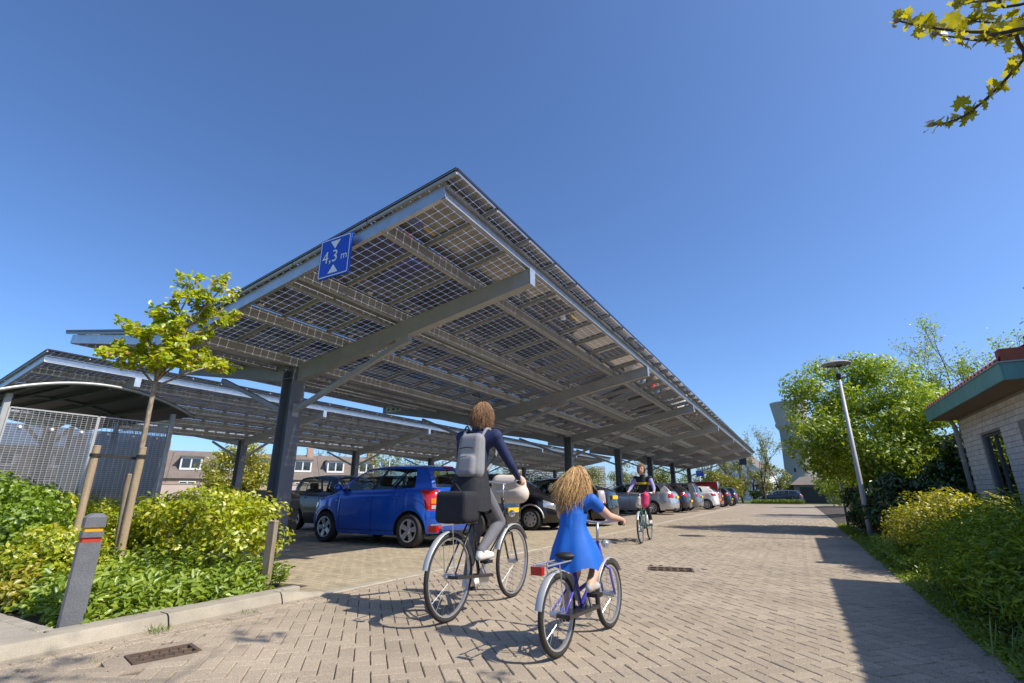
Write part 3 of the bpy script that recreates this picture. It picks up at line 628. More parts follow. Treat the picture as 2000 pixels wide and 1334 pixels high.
def make_car(name, loc, rz, label, S, col, group='cars parked under the solar carports', plate=None, detail=2, scale=1.0):
    t = empty(name, loc, rz, label, 'van' if S.get('van') else 'car', group, scale); pm = PAINT[col]
    L, W, H = S['L'], S['W'], S['H']; hw = W / 2; zb = S['sill']
    # ---- plan outline of half body as arc-length polyline
    nf, nr = S.get('nf', 2.5), S.get('nr', 3.2); lf, lr = S.get('lf', 0.95), S.get('lr', 0.75); O = []
    for k in range(29):
        a = (k / 28) * math.pi / 2; c, s_ = math.cos(a), math.sin(a); O.append((lf * (1 - c ** (2 / nf)), hw * (0.955 * s_ ** (2 / nf))))
    n1 = len(O); xm = L - lr
    for k in range(1, 40): x = lerp(lf, xm, k / 40); u = (x - lf) / (xm - lf); O.append((x, hw * (0.955 + 0.045 * math.sin(math.pi * u) ** 0.7)))
    for k in range(28, -1, -1):
        a = (k / 28) * math.pi / 2; c, s_ = math.cos(a), math.sin(a); O.append((L - lr * (1 - c ** (2 / nr)), hw * 0.955 * s_ ** (2 / nr)))
    D = [0.0]
    for a, b in zip(O[:-1], O[1:]): D.append(D[-1] + math.hypot(b[0] - a[0], b[1] - a[1]))
    def outl(d):
        d = min(max(d, 0.0), D[-1]); i = int(np.searchsorted(D, d)); i = min(max(i, 1), len(D) - 1); u = (d - D[i - 1]) / max(1e-9, D[i] - D[i - 1])
        x = lerp(O[i - 1][0], O[i][0], u); y = lerp(O[i - 1][1], O[i][1], u); a, b = O[max(i - 2, 0)], O[min(i + 1, len(O) - 1)]
        tx, ty = b[0] - a[0], b[1] - a[1]; l = math.hypot(tx, ty) or 1; return x, y, -ty / l, tx / l      # outward normal
    def d_at_x(x, side=True):
        lo, hi = 0, len(O) - 1
        for i in range(1, len(O)):
            if O[i][0] >= x and O[i][1] > hw * 0.3: return D[i - 1] + (D[i] - D[i - 1]) * (x - O[i - 1][0]) / max(1e-9, O[i][0] - O[i - 1][0])
        return D[-1]
    r = S['r']; ra = r + 0.055; axes = (S['xf'], S['xr'])
    def zbot(x, y):
        z = zb if 0.5 < x < L - 0.5 else lerp(zb + 0.0, zb, 0.5)
        if x < 0.35: z = zb + 0.02
        if x > L - 0.45: z = zb + 0.05
        if y > hw * 0.8:
            for ax in axes:
                dx = abs(x - ax)
                if dx < ra: z = max(z, r + math.sqrt(max(0, ra * ra - dx * dx)) * 0.98)
        return z
    SHO = S['shoulder']                     # (x, z) of the hood edge / belt line
    def prof_off(v, x):
        base = pl([(0, -0.055), (0.12, -0.022), (0.30, -0.004), (0.5, 0.0), (0.68, -0.006), (0.80, -0.012), (0.90, -0.022), (0.96, -0.038), (1.0, -0.062)], v)
        if x < 0.5: base += 0.03 * max(0, 1 - x / 0.5) * math.sin(math.pi * min(1, v / 0.7)) if v < 0.7 else 0
        if x > L - 0.5: base += S.get('bump', 0.045) * max(0, (x - L + 0.5) / 0.5) * (1 if 0.06 < v < 0.42 else pl([(0, 0.2), (0.06, 1), (0.42, 1), (0.50, 0.35), (0.8, 0.1), (1, -0.6)], v))
        return base
    def surf(d, v, off=0.0):
        x, y, nx, ny = outl(d); z0 = zbot(x, y); z1 = pl(SHO, x); o = prof_off(v if z0 < zb + 0.1 else lerp(0.35, 1, v), x) + off
        return (x + nx * o, max(0.0, y + ny * o) if d > D[-1] * 0.5 else max(0.0, y + ny * o), lerp(z0, z1, v))
    # stations
    st = list(np.linspace(0, D[-1], 90))
    for ax in axes:
        a, b = d_at_x(ax - ra - 0.02), d_at_x(ax + ra + 0.02); st = [s for s in st if not (a < s < b)] + list(np.linspace(a, b, 36))
    for ax in axes:
        for sg in (-1, 1): st += [d_at_x(ax + sg * ra * 0.999), d_at_x(ax + sg * ra * 0.985)]
    dA = d_at_x(S['xa']); dR = d_at_x(S['xd']) if S['xd'] < L - lr * 0.6 else None
    # corner points of hood and tail on the outline
    dF = next(D[i] for i in range(len(O)) if O[i][1] > hw * 0.74)
    dT = next(D[i] for i in range(len(O) - 1, 0, -1) if O[i][1] > hw * S.get('tailw', 0.80))
    st = sorted(set([round(float(s), 5) for s in st + [dA, dF, dT]])); V = [0, 0.06, 0.15, 0.28, 0.42, 0.55, 0.68, 0.8, 0.88, 0.94, 0.98, 1.0]
    body = MB(); mir = lambda p: (p[0], -p[1], p[2])
    G = [[surf(s, v) for v in V] for s in st]
    trimv = S.get('trimv', 0)
    for sgn in (1, -1):
        GG = G if sgn > 0 else [[mir(p) for p in row] for row in G]; body.grid(GG, 0, flip=(sgn < 0))
    # arch and sill lips turned inwards
    lip = MB()
    for sgn in (1, -1):
        rows = []
        for s in st:
            p = surf(s, 0); x, y, nx, ny = outl(s); rows.append([(p[0], sgn * p[1], p[2]), (p[0] - nx * 0.10, sgn * max(0, p[1] - ny * 0.10), p[2] + 0.004)])
        lip.grid(rows, 0, flip=(sgn > 0))
    lip.build('wheel_arch_lining', M['soot'], t)
    top = lambda s: surf(s, 1.0)
    # ---- patches above the shoulder
    def coons(c0, c1, d0, d1, nu, nv, crown=0.0, us=None, vs=None):
        """c0,c1: curves along u (bottom, top); d0,d1: curves along v (left,right)"""
        us = us or [i / nu for i in range(nu + 1)]; vs = vs or [j / nv for j in range(nv + 1)]; G = []
        for v in vs:
            row = []
            for u in us:
                P = (1 - v) * Vector(c0(u)) + v * Vector(c1(u)) + (1 - u) * Vector(d0(v)) + u * Vector(d1(v)) - ((1 - u) * (1 - v) * Vector(c0(0)) + u * (1 - v) * Vector(c0(1)) + (1 - u) * v * Vector(c1(0)) + u * v * Vector(c1(1)))
                P = P + Vector(crown(u, v)) if callable(crown) else P; row.append(tuple(P))
            G.append(row)
        return G
    def seg(a, b): return lambda u: surf(lerp(a, b, u), 1.0)
    ctop = S['hood_c']; cowl_c = Vector((S['xc'], 0, S['zc'])); A = Vector(top(dA))
    front_c = Vector(top(0.0)); front_c.y = 0
    def cowl(u): p = cowl_c.lerp(A, u); p.x = lerp(S['xc'], A.x, u ** 2); p.z = lerp(S['zc'], A.z, u ** 2.2); return tuple(p)
    def hoodc(v): return (lerp(front_c.x, S['xc'], v), 0, lerp(front_c.z, S['zc'], v) + ctop * math.sin(math.pi * v) ** 0.8)
    hood = coons(seg(0, dF), cowl, hoodc, seg(dF, dA), 10, 12, lambda u, v: (0, 0, 0.05 * math.sin(math.pi * v) ** 0.6 * (1 - u ** 2) * u * 1.2))
    # roof corners
    hd_c = Vector((S['xh'], 0, S['zh'])); hdx, hdy, hdz = S['hcorner']; Hc = Vector((hdx, hdy, hdz))
    rd_c = Vector((S['xrh'], 0, S['zrh'])); Rc = Vector(S['rcorner'])
    def header(u): p = hd_c.lerp(Hc, u); p.x = lerp(S['xh'], Hc.x, u ** 2); p.z = lerp(S['zh'], Hc.z, u ** 2.4); return tuple(p)
    def rheader(u): p = rd_c.lerp(Rc, u); p.x = lerp(S['xrh'], Rc.x, u ** 2); p.z = lerp(S['zrh'], Rc.z, u ** 2.4); return tuple(p)
    def apil(v): p = A.lerp(Hc, v); p.z += 0.035 * math.sin(math.pi * v); return tuple(p)
    def wc(v): p = cowl_c.lerp(hd_c, v); p.z += 0.03 * math.sin(math.pi * v); return tuple(p)
    T = Vector(top(dT))
    def dpil(v): p = T.lerp(Rc, v); b = S.get('dbulge', 0.05); p.x += b * math.sin(math.pi * v); return tuple(p)
    tail_c = Vector(top(D[-1])); tail_c.y = 0
    def rwc(v): p = tail_c.lerp(rd_c, v); p.x += S.get('dbulge', 0.05) * math.sin(math.pi * v) * 1.1; return tuple(p)
    def rail(u):
        p = Hc.lerp(Rc, u); zc_ = pl(S['rail'], p.x) if 'rail' in S else p.z; p.z = lerp(p.z, zc_, 1.0 if 0 < u < 1 else 0); p.y += 0.025 * math.sin(math.pi * u); return tuple(p)
    def roofc(v): p = hd_c.lerp(rd_c, v); p.z = pl(S['roof'], p.x) if 'roof' in S and 0 < v < 1 else p.z; return tuple(p)
    roof = coons(header, rheader, roofc, rail, 8, 14)
    wsu = [0, 0.3, 0.6, 0.85, 0.94, 1.0]; wsv = [0, 0.05, 0.25, 0.5, 0.75, 0.94, 1.0]
    wsh = coons(cowl, header, wc, apil, 0, 0, None, wsu, wsv)
    # side glass: u runs along the belt, pillars at given fractions
    panes = S['panes']; su = sorted(set([0.0, 1.0] + [q for p in panes for q in p] + [lerp(p[0], p[1], f) for p in panes for f in (0.25, 0.5, 0.75)])); svs = [0, 0.07, 0.3, 0.55, 0.78, 0.90, 1.0]
    side = coons(lambda u: seg(dA, dT)(u), rail, apil, dpil, 0, 0, lambda u, v: (0, 0.018 * math.sin(math.pi * v), 0), su, svs)
    rwu = [0, 0.3, 0.6, S.get('rwu', 0.84), 1.0]; rwv = [0, S.get('rw0', 0.08), 0.35, 0.65, S.get('rw1', 0.88), 1.0]
    rear = coons(lambda u: surf(lerp(D[-1], dT, u), 1.0) if u > 0 else tuple(tail_c), rheader, rwc, dpil, 0, 0, None, rwu, rwv)
    def cells(G, test, name=None, mats=None, both=True):
        """split a patch into body cells and glass cells"""
        solid = MB(); gl = {1: MB(), -1: MB()}
        for j in range(len(G) - 1):
            for i in range(len(G[0]) - 1):
                q = [G[j][i], G[j][i + 1], G[j + 1][i + 1], G[j + 1][i]]
                for sgn in (1, -1):
                    qq = q if sgn > 0 else [mir(p) for p in q]; k = test(i, j)
                    (gl[sgn] if k else body).add(qq, [(0, 1, 2, 3) if sgn > 0 else (3, 2, 1, 0)], 0)
        return gl
    for Gp in (hood, roof): cells(Gp, lambda i, j: False)
    gl = cells(wsh, lambda i, j: wsu[i + 1] <= 0.941 and 0.04 < wsv[j + 1] and wsv[j] >= 0.05 and wsv[j + 1] <= 0.941)
    b = MB(); b.add(gl[1].v, gl[1].f); b.add(gl[-1].v, gl[-1].f); b.build('windscreen', M['car_glass'], t, smooth=True, merge=0.0005)
    gl = cells(rear, lambda i, j: rwu[i + 1] <= S.get('rwu', 0.84) and rwv[j] >= S.get('rw0', 0.08) and rwv[j + 1] <= S.get('rw1', 0.88))
    b = MB(); b.add(gl[1].v, gl[1].f); b.add(gl[-1].v, gl[-1].f); b.build('rear_window', M['car_glass'], t, smooth=True, merge=0.0005)
    for p in panes:
        if p[1] < 0: continue
        pg = {1: MB(), -1: MB()}
        for j in range(len(side) - 1):
            for i in range(len(su) - 1):
                if su[i] >= p[0] - 1e-6 and su[i + 1] <= p[1] + 1e-6 and svs[j] >= 0.07 and svs[j + 1] <= 0.901:
                    for sgn in (1, -1):
                        q = [side[j][i], side[j][i + 1], side[j + 1][i + 1], side[j + 1][i]]; q = q if sgn > 0 else [mir(w_) for w_ in q]
                        pg[sgn].add(q, [(0, 1, 2, 3) if sgn > 0 else (3, 2, 1, 0)])
        for sgn in (1, -1): pg[sgn].build('side_window', M['car_glass'], t, smooth=True, merge=0.0005)
    inside = lambda i: any(su[i] >= p[0] - 1e-6 and su[i + 1] <= p[1] + 1e-6 for p in panes)
    gaps = {}; pend = panes[-1][1]
    for j in range(len(side) - 1):
        for i in range(len(su) - 1):
            okv = svs[j] >= 0.07 and svs[j + 1] <= 0.901
            if inside(i) and okv: continue
            dark = okv and panes[0][0] - 1e-6 <= su[i] and su[i + 1] <= pend + 1e-6
            for sgn in (1, -1):
                q = [side[j][i], side[j][i + 1], side[j + 1][i + 1], side[j + 1][i]]; q = q if sgn > 0 else [mir(w_) for w_ in q]
                (gaps.setdefault((sgn, [p[1] <= su[i] + 1e-6 for p in panes].count(True)), MB()) if dark else body).add(q, [(0, 1, 2, 3) if sgn > 0 else (3, 2, 1, 0)])
    for gp in gaps.values(): gp.build('door_pillar', M['black_trim'], t, smooth=True)
    bo = body.build('body', [pm], t, smooth=True, merge=0.002, angle=38)
    # ---- underbody and cabin
    u = MB(); u.box((0.25, -hw + 0.30, zb + 0.02), (L - 0.25, hw - 0.30, zb + 0.42)); u.box((axes[0] + ra + 0.05, -hw + 0.09, zb + 0.02), (axes[1] - ra - 0.05, hw - 0.09, zb + 0.25)); u.build('underbody', M['soot'], t)
    for sx in ([axes[0] + 0.95, axes[0] + 1.8] if detail > 0 else []):
        for sy in (-1, 1):
            q = MB(); zs = zb + 0.25; yc = sy * hw * 0.46
            q.box((sx - 0.25, yc - 0.24, zs), (sx + 0.25, yc + 0.24, zs + 0.16)); rot = Matrix.Rotation(R(14), 3, 'Y'); q.box((sx + 0.16, yc - 0.23, zs + 0.1), (sx + 0.27, yc + 0.23, zs + 0.66), rot=rot); q.box((sx + 0.25, yc - 0.12, zs + 0.66), (sx + 0.33, yc + 0.12, zs + 0.82), rot=rot)
            q.build('seat', M['interior'], t)
    q = MB(); q.box((S['xc'] - 0.15, -hw + 0.12, zb + 0.3), (S['xc'] + 0.42, hw - 0.12, S['zc'] - 0.05)); q.tube([(S['xc'] + 0.62 + 0.02 * math.cos(a), -hw * 0.46 + 0.18 * math.cos(a), S['zc'] + 0.02 + 0.17 * math.sin(a)) for a in np.linspace(0, 6.28, 17)[:-1]], 0.014, 5, closed=True); q.build('dashboard', M['interior'], t)
    # ---- wheels
    tm, dm = wheel_meshes(r, S.get('wheel', 'five'))
    for ax in axes:
        for sgn in (-1, 1):
            w_ = inst('wheel', tm, t, (ax, sgn * (hw - 0.115), r), (0, rr_.uniform(0, 1.2), 0 if sgn < 0 else math.pi)); inst('rim', dm, w_)
    # ---- lamps laid on the body surface
    def lamp(nm, d0, d1, v0, v1, m, shape=None, nu=8, nv=8, th=0.014):
        for sgn in (1, -1):
            Gm = []
            for i in range(nu + 1):
                row = []
                for j in range(nv + 1):
                    a, b = i / nu, j / nv; vv = lerp(v0, v1, b); dd = lerp(d0, d1, a)
                    if shape: dd, vv = shape(a, b, dd, vv)
                    e = th * (1 - abs(2 * a - 1) ** 6) * (1 - abs(2 * b - 1) ** 6) + 0.002
                    p = surf(dd, vv, e); row.append((p[0], sgn * p[1], p[2]))
                Gm.append(row)
            g_ = MB(); g_.grid(Gm, 0, flip=(sgn < 0)); g_.build(nm, M[m] if isinstance(m, str) else m, t, smooth=True)
    for args in S.get('lamps', []):
        nm, xa_, xb_, v0, v1, mm = args[:6]; f = lambda q: q if q < 0 else q
        da = D[-1] + xa_ if xa_ < 0 else xa_; db = D[-1] + xb_ if xb_ < 0 else xb_
        lamp(nm, da, db, v0, v1, mm, args[6] if len(args) > 6 else None)
    # ---- seams, handles, mirrors, plates
    if detail > 0:
        def strip(pts, wd=0.009):
            for sgn in (1, -1):
                P = [Vector(surf(d_, v_, 0.002)) for d_, v_ in pts]; b = MB()
                for p, q in zip(P[:-1], P[1:]):
                    p = Vector((p.x, sgn * p.y, p.z)); q = Vector((q.x, sgn * q.y, q.z)); b.bar(p, q, wd, 0.002, up=(0, sgn, 0))
                b.build('panel_seam', M['soot'], t)
        for xs in S.get('seams', []):
            d_ = d_at_x(xs); strip([(d_, v) for v in np.linspace(0.10, 0.985, 9)])
        if S.get('seams'):
            strip([(d_, 0.105) for d_ in np.linspace(d_at_x(S['seams'][0]), d_at_x(S['seams'][-1]), 9)])
        dT2 = d_at_x(L - lr * 0.75); strip([(d_, S.get('bumpv', 0.47)) for d_ in np.linspace(dT2, D[-1] - 0.02, 12)])
        for xs in S.get('handles', []):
            for sgn in (1, -1):
                p = surf(d_at_x(xs), 0.80, 0.012); b = MB(); b.ell((p[0], sgn * p[1], p[2]), (0.085, 0.016, 0.017), 10, 6); b.build('door_handle', pm, t, smooth=True)
        for sgn in (1, -1):
            p = apil(0.12); b = MB(); b.ell((p[0] + 0.10, sgn * (p[1] + 0.13), p[2] + 0.05), (0.065, 0.10, 0.072), 14, 9); b.box((p[0] + 0.07, min(sgn * (p[1] - 0.02), sgn * (p[1] + 0.08)), p[2] + 0.0), (p[0] + 0.13, max(sgn * (p[1] - 0.02), sgn * (p[1] + 0.08)), p[2] + 0.03)); b.build('mirror', pm if S.get('pmirror', 1) else M['black_trim'], t, smooth=True, angle=40)
    pz = S.get('plate_z', 0.62); px = surf(D[-1] - 0.02, S.get('plate_v', 0.52))[0] + 0.045
    b = MB(); b.box((px - 0.03, -0.26, pz - 0.055), (px + 0.004, 0.26, pz + 0.055)); bp = b.build('number_plate', M['plate_y'], t)
    if plate: text_mesh('plate_number', plate, 0.105, M['ink'], bp, (px + 0.006, 0.01, pz - 0.004), (R(90), 0, R(90)), sx=0.92)
    b = MB(); b.box((L - 0.30, -hw * 0.58, zb + 0.025), (L - 0.055 + S.get('bump', 0.045), hw * 0.62, zb + 0.10)); b.build('diffuser', M['black_trim'], t)
    if 'brake' in S:
        p = rwc(0.97); b = MB(); b.box((p[0] - 0.03, -0.14, p[2] - 0.005), (p[0] + 0.035, 0.14, p[2] + 0.025)); b.build('brake_light', M['tail_red'], t)
    if detail > 1:
        p = rwc(0.10); q = rwc(0.45); b = MB(); b.bar((p[0] + 0.02, -0.02, p[2]), (q[0] + 0.015, 0.30, q[2] - 0.05), 0.018, 0.012); b.ell((p[0] + 0.015, -0.02, p[2]), (0.03, 0.03, 0.03), 8, 6); b.build('wiper', M['black_trim'], t, smooth=True)
    return t, dict(surf=surf, D=D[-1], d_at_x=d_at_x, rwc=rwc, apil=apil)
# ---- specifications (front at x=0, tail at x=L)
def swift_tail(a, b, dd, vv):   # lamp swept forward at the top
    k = (vv - 0.5) / 0.5
    return dd - 0.10 * max(0, k) ** 1.2 * (0.4 + 0.6 * (1 - a)) + 0.05 * (1 - k) * (0.5 - a), vv
HATCH = dict(L=3.62, W=1.68, H=1.49, sill=0.19, r=0.295, xf=0.80, xr=3.06, lf=0.85, lr=0.62, nf=2.4, nr=3.4, xa=0.98, xc=0.92, zc=0.99, hood_c=0.05, xd=3.5,
             shoulder=[(0, 0.66), (0.12, 0.71), (0.45, 0.84), (0.98, 0.93), (1.6, 0.955), (2.6, 0.985), (3.3, 1.02), (3.62, 1.03)], xh=1.60, zh=1.44, hcorner=(1.72, 0.56, 1.40), xrh=3.28, zrh=1.44, rcorner=(3.22, 0.545, 1.395),
             roof=[(1.60, 1.44), (1.9, 1.485), (2.5, 1.50), (3.0, 1.475), (3.28, 1.44)], rail=[(1.72, 1.40), (2.0, 1.435), (2.5, 1.45), (3.0, 1.425), (3.22, 1.395)],
             panes=[(0.05, 0.40), (0.44, 0.70), (0.715, 0.84)], seams=[1.22, 2.12, 2.92], handles=[1.98, 2.72], wheel='five', dbulge=0.035, tailw=0.80, rw0=0.05, rw1=0.86, rwu=0.86, brake=1,
             lamps=[('tail_light', -0.86, -0.52, 0.50, 0.965, 'tail_red', swift_tail), ('reflector', -0.62, -0.50, 0.10, 0.16, 'tail_red'), ('head_light', 0.55, 0.95, 0.68, 0.95, 'head_lamp'), ('fog_light', 0.35, 0.45, 0.25, 0.36, 'head_lamp')], plate_z=0.585, plate_v=0.45, bumpv=0.50)
def var(b, **k): d = dict(b); d.update(k); return d
blue, bi = make_car('hatchback', (-9.97, 8.80, 0), R(-1.5), 'bright blue hatchback parked nose in under the carport', HATCH, 'blue', plate='10-GHR-2', scale=1.07)
# blue car extras: amber and clear lens sections, repeater, tail badge
for sgn in (1, -1):
    for (a0, a1, v0, v1, mm) in ((-0.72, -0.57, 0.66, 0.78, 'amber'), (-0.71, -0.56, 0.545, 0.63, 'tail_clear')):
        Gm = []
        for i in range(5):
            row = []
            for j in range(5):
                p = bi['surf'](bi['D'] + lerp(a0, a1, i / 4), lerp(v0, v1, j / 4), 0.0185); row.append((p[0], sgn * p[1], p[2]))
            Gm.append(row)
        b = MB(); b.grid(Gm, flip=(sgn < 0)); b.build('lens', M[mm], blue, smooth=True)
    p = bi['surf'](bi['d_at_x'](1.10), 0.72, 0.006); b = MB(); b.ell((p[0], sgn * p[1], p[2]), (0.03, 0.012, 0.016), 10, 6); b.build('repeater', M['head_lamp'], blue, smooth=True)
p = bi['surf'](bi['D'] - 0.47, 0.80, 0.004); text_mesh('badge', 'SWIFT', 0.06, M['chrome'], blue, (p[0] + 0.012, -p[1], p[2]), (R(90), 0, R(90)))
SMALL = var(HATCH, wheel='cover', lamps=[('tail_light', -0.80, -0.58, 0.55, 0.95, 'tail_red'), ('head_light', 0.42, 0.92, 0.66, 0.95, 'head_lamp')])
PRIUS = dict(L=4.40, W=1.72, H=1.48, sill=0.19, r=0.30, xf=0.90, xr=3.55, lf=0.95, lr=0.70, nf=2.3, nr=3.2, xa=1.08, xc=0.98, zc=1.00, hood_c=0.05, xd=4.2,
             shoulder=[(0, 0.64), (0.15, 0.70), (0.5, 0.84), (1.08, 0.95), (2.0, 0.98), (3.2, 1.04), (4.0, 1.08), (4.40, 1.09)], xh=1.80, zh=1.42, hcorner=(1.95, 0.57, 1.39), xrh=3.05, zrh=1.44, rcorner=(3.0, 0.54, 1.40),
             roof=[(1.8, 1.42), (2.2, 1.48), (2.6, 1.48), (3.05, 1.44)], rail=[(1.95, 1.39), (2.3, 1.425), (2.7, 1.42), (3.0, 1.40)], panes=[(0.06, 0.40), (0.43, 0.66), (0.68, 0.80)], seams=[1.4, 2.42, 3.2], handles=[2.28, 3.08],
             wheel='seven', dbulge=-0.02, tailw=0.82, rw0=0.10, rw1=0.92, rwu=0.9, plate_z=0.86, plate_v=0.75, bumpv=0.55,
             lamps=[('tail_light', -0.84, -0.60, 0.52, 0.985, 'tail_clear'), ('brake_strip', -0.82, -0.62, 0.50, 0.57, 'tail_red'), ('head_light', 0.5, 1.0, 0.66, 0.95, 'head_lamp')])
WAGON = dict(L=4.70, W=1.80, H=1.50, sill=0.19, r=0.315, xf=0.95, xr=3.65, lf=0.95, lr=0.62, nf=2.5, nr=3.3, xa=1.25, xc=1.15, zc=1.00, hood_c=0.05, xd=4.5,
             shoulder=[(0, 0.66), (0.15, 0.72), (0.5, 0.86), (1.25, 0.96), (2.4, 0.99), (3.6, 1.03), (4.3, 1.05), (4.70, 1.05)], xh=1.95, zh=1.43, hcorner=(2.08, 0.60, 1.40), xrh=4.22, zrh=1.45, rcorner=(4.15, 0.58, 1.40),
             roof=[(1.95, 1.43), (2.3, 1.49), (3.2, 1.50), (3.9, 1.475), (4.22, 1.45)], rail=[(2.08, 1.40), (2.4, 1.44), (3.2, 1.45), (3.8, 1.425), (4.15, 1.40)], panes=[(0.05, 0.33), (0.36, 0.58), (0.62, 0.86)], seams=[1.55, 2.55, 3.4], handles=[2.4, 3.25],
             wheel='ten', dbulge=0.05, tailw=0.80, rw0=0.06, rw1=0.88, rwu=0.86, plate_z=0.80, plate_v=0.70, bumpv=0.45,
             lamps=[('tail_light', -0.90, -0.52, 0.66, 0.93, 'tail_red'), ('head_light', 0.5, 1.0, 0.66, 0.95, 'head_lamp'), ('repeater', 1.75, 1.82, 0.76, 0.82, 'amber')])
CLIO = var(HATCH, L=4.0, xr=3.35, lr=0.66, shoulder=[(0, 0.66), (0.12, 0.71), (0.45, 0.85), (1.0, 0.94), (1.8, 0.97), (2.9, 1.02), (3.6, 1.06), (4.0, 1.05)], xrh=3.50, rcorner=(3.40, 0.53, 1.37), zrh=1.42, xh=1.68, hcorner=(1.80, 0.56, 1.39), zh=1.42,
           roof=[(1.68, 1.42), (2.0, 1.46), (2.6, 1.47), (3.2, 1.45), (3.5, 1.42)], rail=[(1.8, 1.39), (2.2, 1.415), (2.7, 1.415), (3.2, 1.39), (3.40, 1.37)], panes=[(0.05, 0.38), (0.42, 0.68), (0.69, 0.74)], seams=[1.3, 2.25, 2.95], handles=[2.1], wheel='ten', r=0.31, xd=3.8, dbulge=0.07,
           lamps=[('tail_light', -0.94, -0.55, 0.72, 0.92, 'tail_red'), ('head_light', 0.45, 0.95, 0.68, 0.95, 'head_lamp')])
MPV = var(WAGON, L=4.35, H=1.60, xr=3.45, xrh=4.0, zrh=1.56, rcorner=(3.96, 0.56, 1.51), roof=[(1.95, 1.5), (2.4, 1.58), (3.2, 1.60), (4.0, 1.56)], rail=[(2.08, 1.46), (2.5, 1.53), (3.2, 1.545), (3.96, 1.51)], zh=1.5, hcorner=(2.08, 0.58, 1.46), xd=4.15,
          shoulder=[(0, 0.68), (0.15, 0.76), (0.5, 0.9), (1.25, 0.98), (2.4, 1.0), (3.6, 1.02), (4.35, 1.03)], lamps=[('tail_light', -0.84, -0.62, 0.72, 0.985, 'tail_red'), ('head_light', 0.5, 1.0, 0.66, 0.95, 'head_lamp')], tailw=0.84)
VAN = var(WAGON, L=4.20, W=1.80, H=1.82, van=1, xr=3.35, xrh=4.06, zrh=1.80, rcorner=(4.05, 0.70, 1.74), roof=[(1.7, 1.72), (2.2, 1.80), (3.2, 1.82), (4.06, 1.80)], rail=[(1.82, 1.67), (2.3, 1.74), (3.2, 1.76), (4.05, 1.74)], xh=1.70, zh=1.72, hcorner=(1.82, 0.66, 1.67), xa=1.0, xc=0.85, zc=1.08,
          shoulder=[(0, 0.75), (0.15, 0.84), (0.5, 0.98), (1.0, 1.06), (2.4, 1.08), (4.20, 1.08)], lr=0.35, nr=4.5, panes=[(0.05, 0.36)], xd=4.1, tailw=0.90, dbulge=0.02, seams=[1.25, 2.1, 3.0], handles=[1.95], wheel='cover', lamps=[('tail_light', -0.88, -0.74, 0.45, 0.95, 'tail_red'), ('head_light', 0.5, 1.0, 0.66, 0.95, 'head_lamp')])
XR = -5.75    # tails of the parked row
def park_in(spec, y, col, label, tail=XR, flip=False, **k):
    L = spec['L'] * 1.03
    return make_car({'van': 'delivery_van'}.get('van' if spec.get('van') else '', 'parked_car'), (tail - L, y, 0) if not flip else (tail, y, 0), 0 if not flip else math.pi, label, spec, col, scale=1.03, **k)
park_in(var(SMALL, wheel='five'), 11.45, 'navy', 'dark small car beside the blue hatchback, mostly hidden by the adult cyclist', tail=-6.45, detail=1)
c3, i3 = park_in(var(SMALL, wheel='cover'), 13.98, 'black', 'black small car parked nose out with silver wheel covers and bright arch trims', tail=-5.95, flip=True, detail=1)
for sgn in (1, -1):     # bright trims round its wheel arches
    for ax in (0.80, 3.06):
        b = MB(); P = []
        for a in np.linspace(0.08, math.pi - 0.08, 16):
            xx = ax + 0.385 * math.cos(a); zz = 0.295 + 0.385 * math.sin(a); p = i3['surf'](i3['d_at_x'](xx), 0.5, 0); P.append((xx, sgn * (p[1] + 0.012), zz))
        b.tube(P, 0.024, 6); b.build('arch_trim', M['cap'], c3, smooth=True)
pr, ip = park_in(PRIUS, 16.45, 'black', 'black fastback car with clear tail lamps and a green side stripe', tail=-5.35)
M['stripe'] = mat('green_stripe', (0.0, 0.32, 0.20), 0.5)
for k in range(26):      # dashed green stripe along the flank
    d0 = ip['d_at_x'](1.35 + k * 0.09); b = MB()
    for sgn in (1, -1):
        q = [ip['surf'](d0 + a, v, 0.004) for a, v in ((0, 0.80), (0.055, 0.80), (0.085, 0.90), (0.03, 0.90))]; b.add([(x, sgn * y, z) for x, y, z in q], [(0, 1, 2, 3) if sgn > 0 else (3, 2, 1, 0)])
    if k == 0: sb = b
    else: sb.add(b.v, b.f)
tag(sb.build('side_stripe', M['stripe'], pr), kind='stuff')
park_in(WAGON, 27.2, 'silver', 'silver estate car in the parked row behind the third cyclist', tail=-5.5, detail=1)
park_in(CLIO, 30.3, 'dkgrey', 'dark graphite hatchback right of the silver estate car', tail=-5.4, detail=1)
park_in(MPV, 33.0, 'grey', 'grey tall car with upright tail lamps between two hatchbacks', tail=-5.2, detail=1)
park_in(CLIO, 36.9, 'white', 'white hatchback with large alloy wheels near the far end', tail=-4.75, detail=1)
park_in(VAN, 40.0, 'red', 'dark red high delivery van behind the white hatchback', tail=-4.9, detail=1)
park_in(var(CLIO), 44.0, 'black', 'black car parked right of the dark red van', tail=-4.7, detail=1)
park_in(var(SMALL, wheel='five'), 48.3, 'navy', 'farthest dark blue car at the end of the parked row', tail=-4.6, detail=1)
# the opposite row, noses towards the columns
park_in(var(HATCH, lamps=HATCH['lamps']), 10.9, 'black', 'black hatchback facing the blue car from the opposite row', tail=-9.75 , flip=True, detail=1)
park_in(MPV, 14.4, 'dkgrey', 'dark tall car behind the black hatchback in the opposite row', tail=-10.0, flip=True, detail=1)
park_in(CLIO, 17.3, 'white', 'white hatchback farther back in the opposite row', tail=-9.9, detail=1)
park_in(WAGON, 20.2, 'silver', 'silver estate car beyond the white hatchback in the opposite row', tail=-9.9, detail=1)
make_car('parked_car', (-3.9, 60.2, 0), R(6), 'dark blue car parked crosswise beyond the end of the road', WAGON, 'navy', group='cars parked along the cross street', detail=1, scale=0.9)
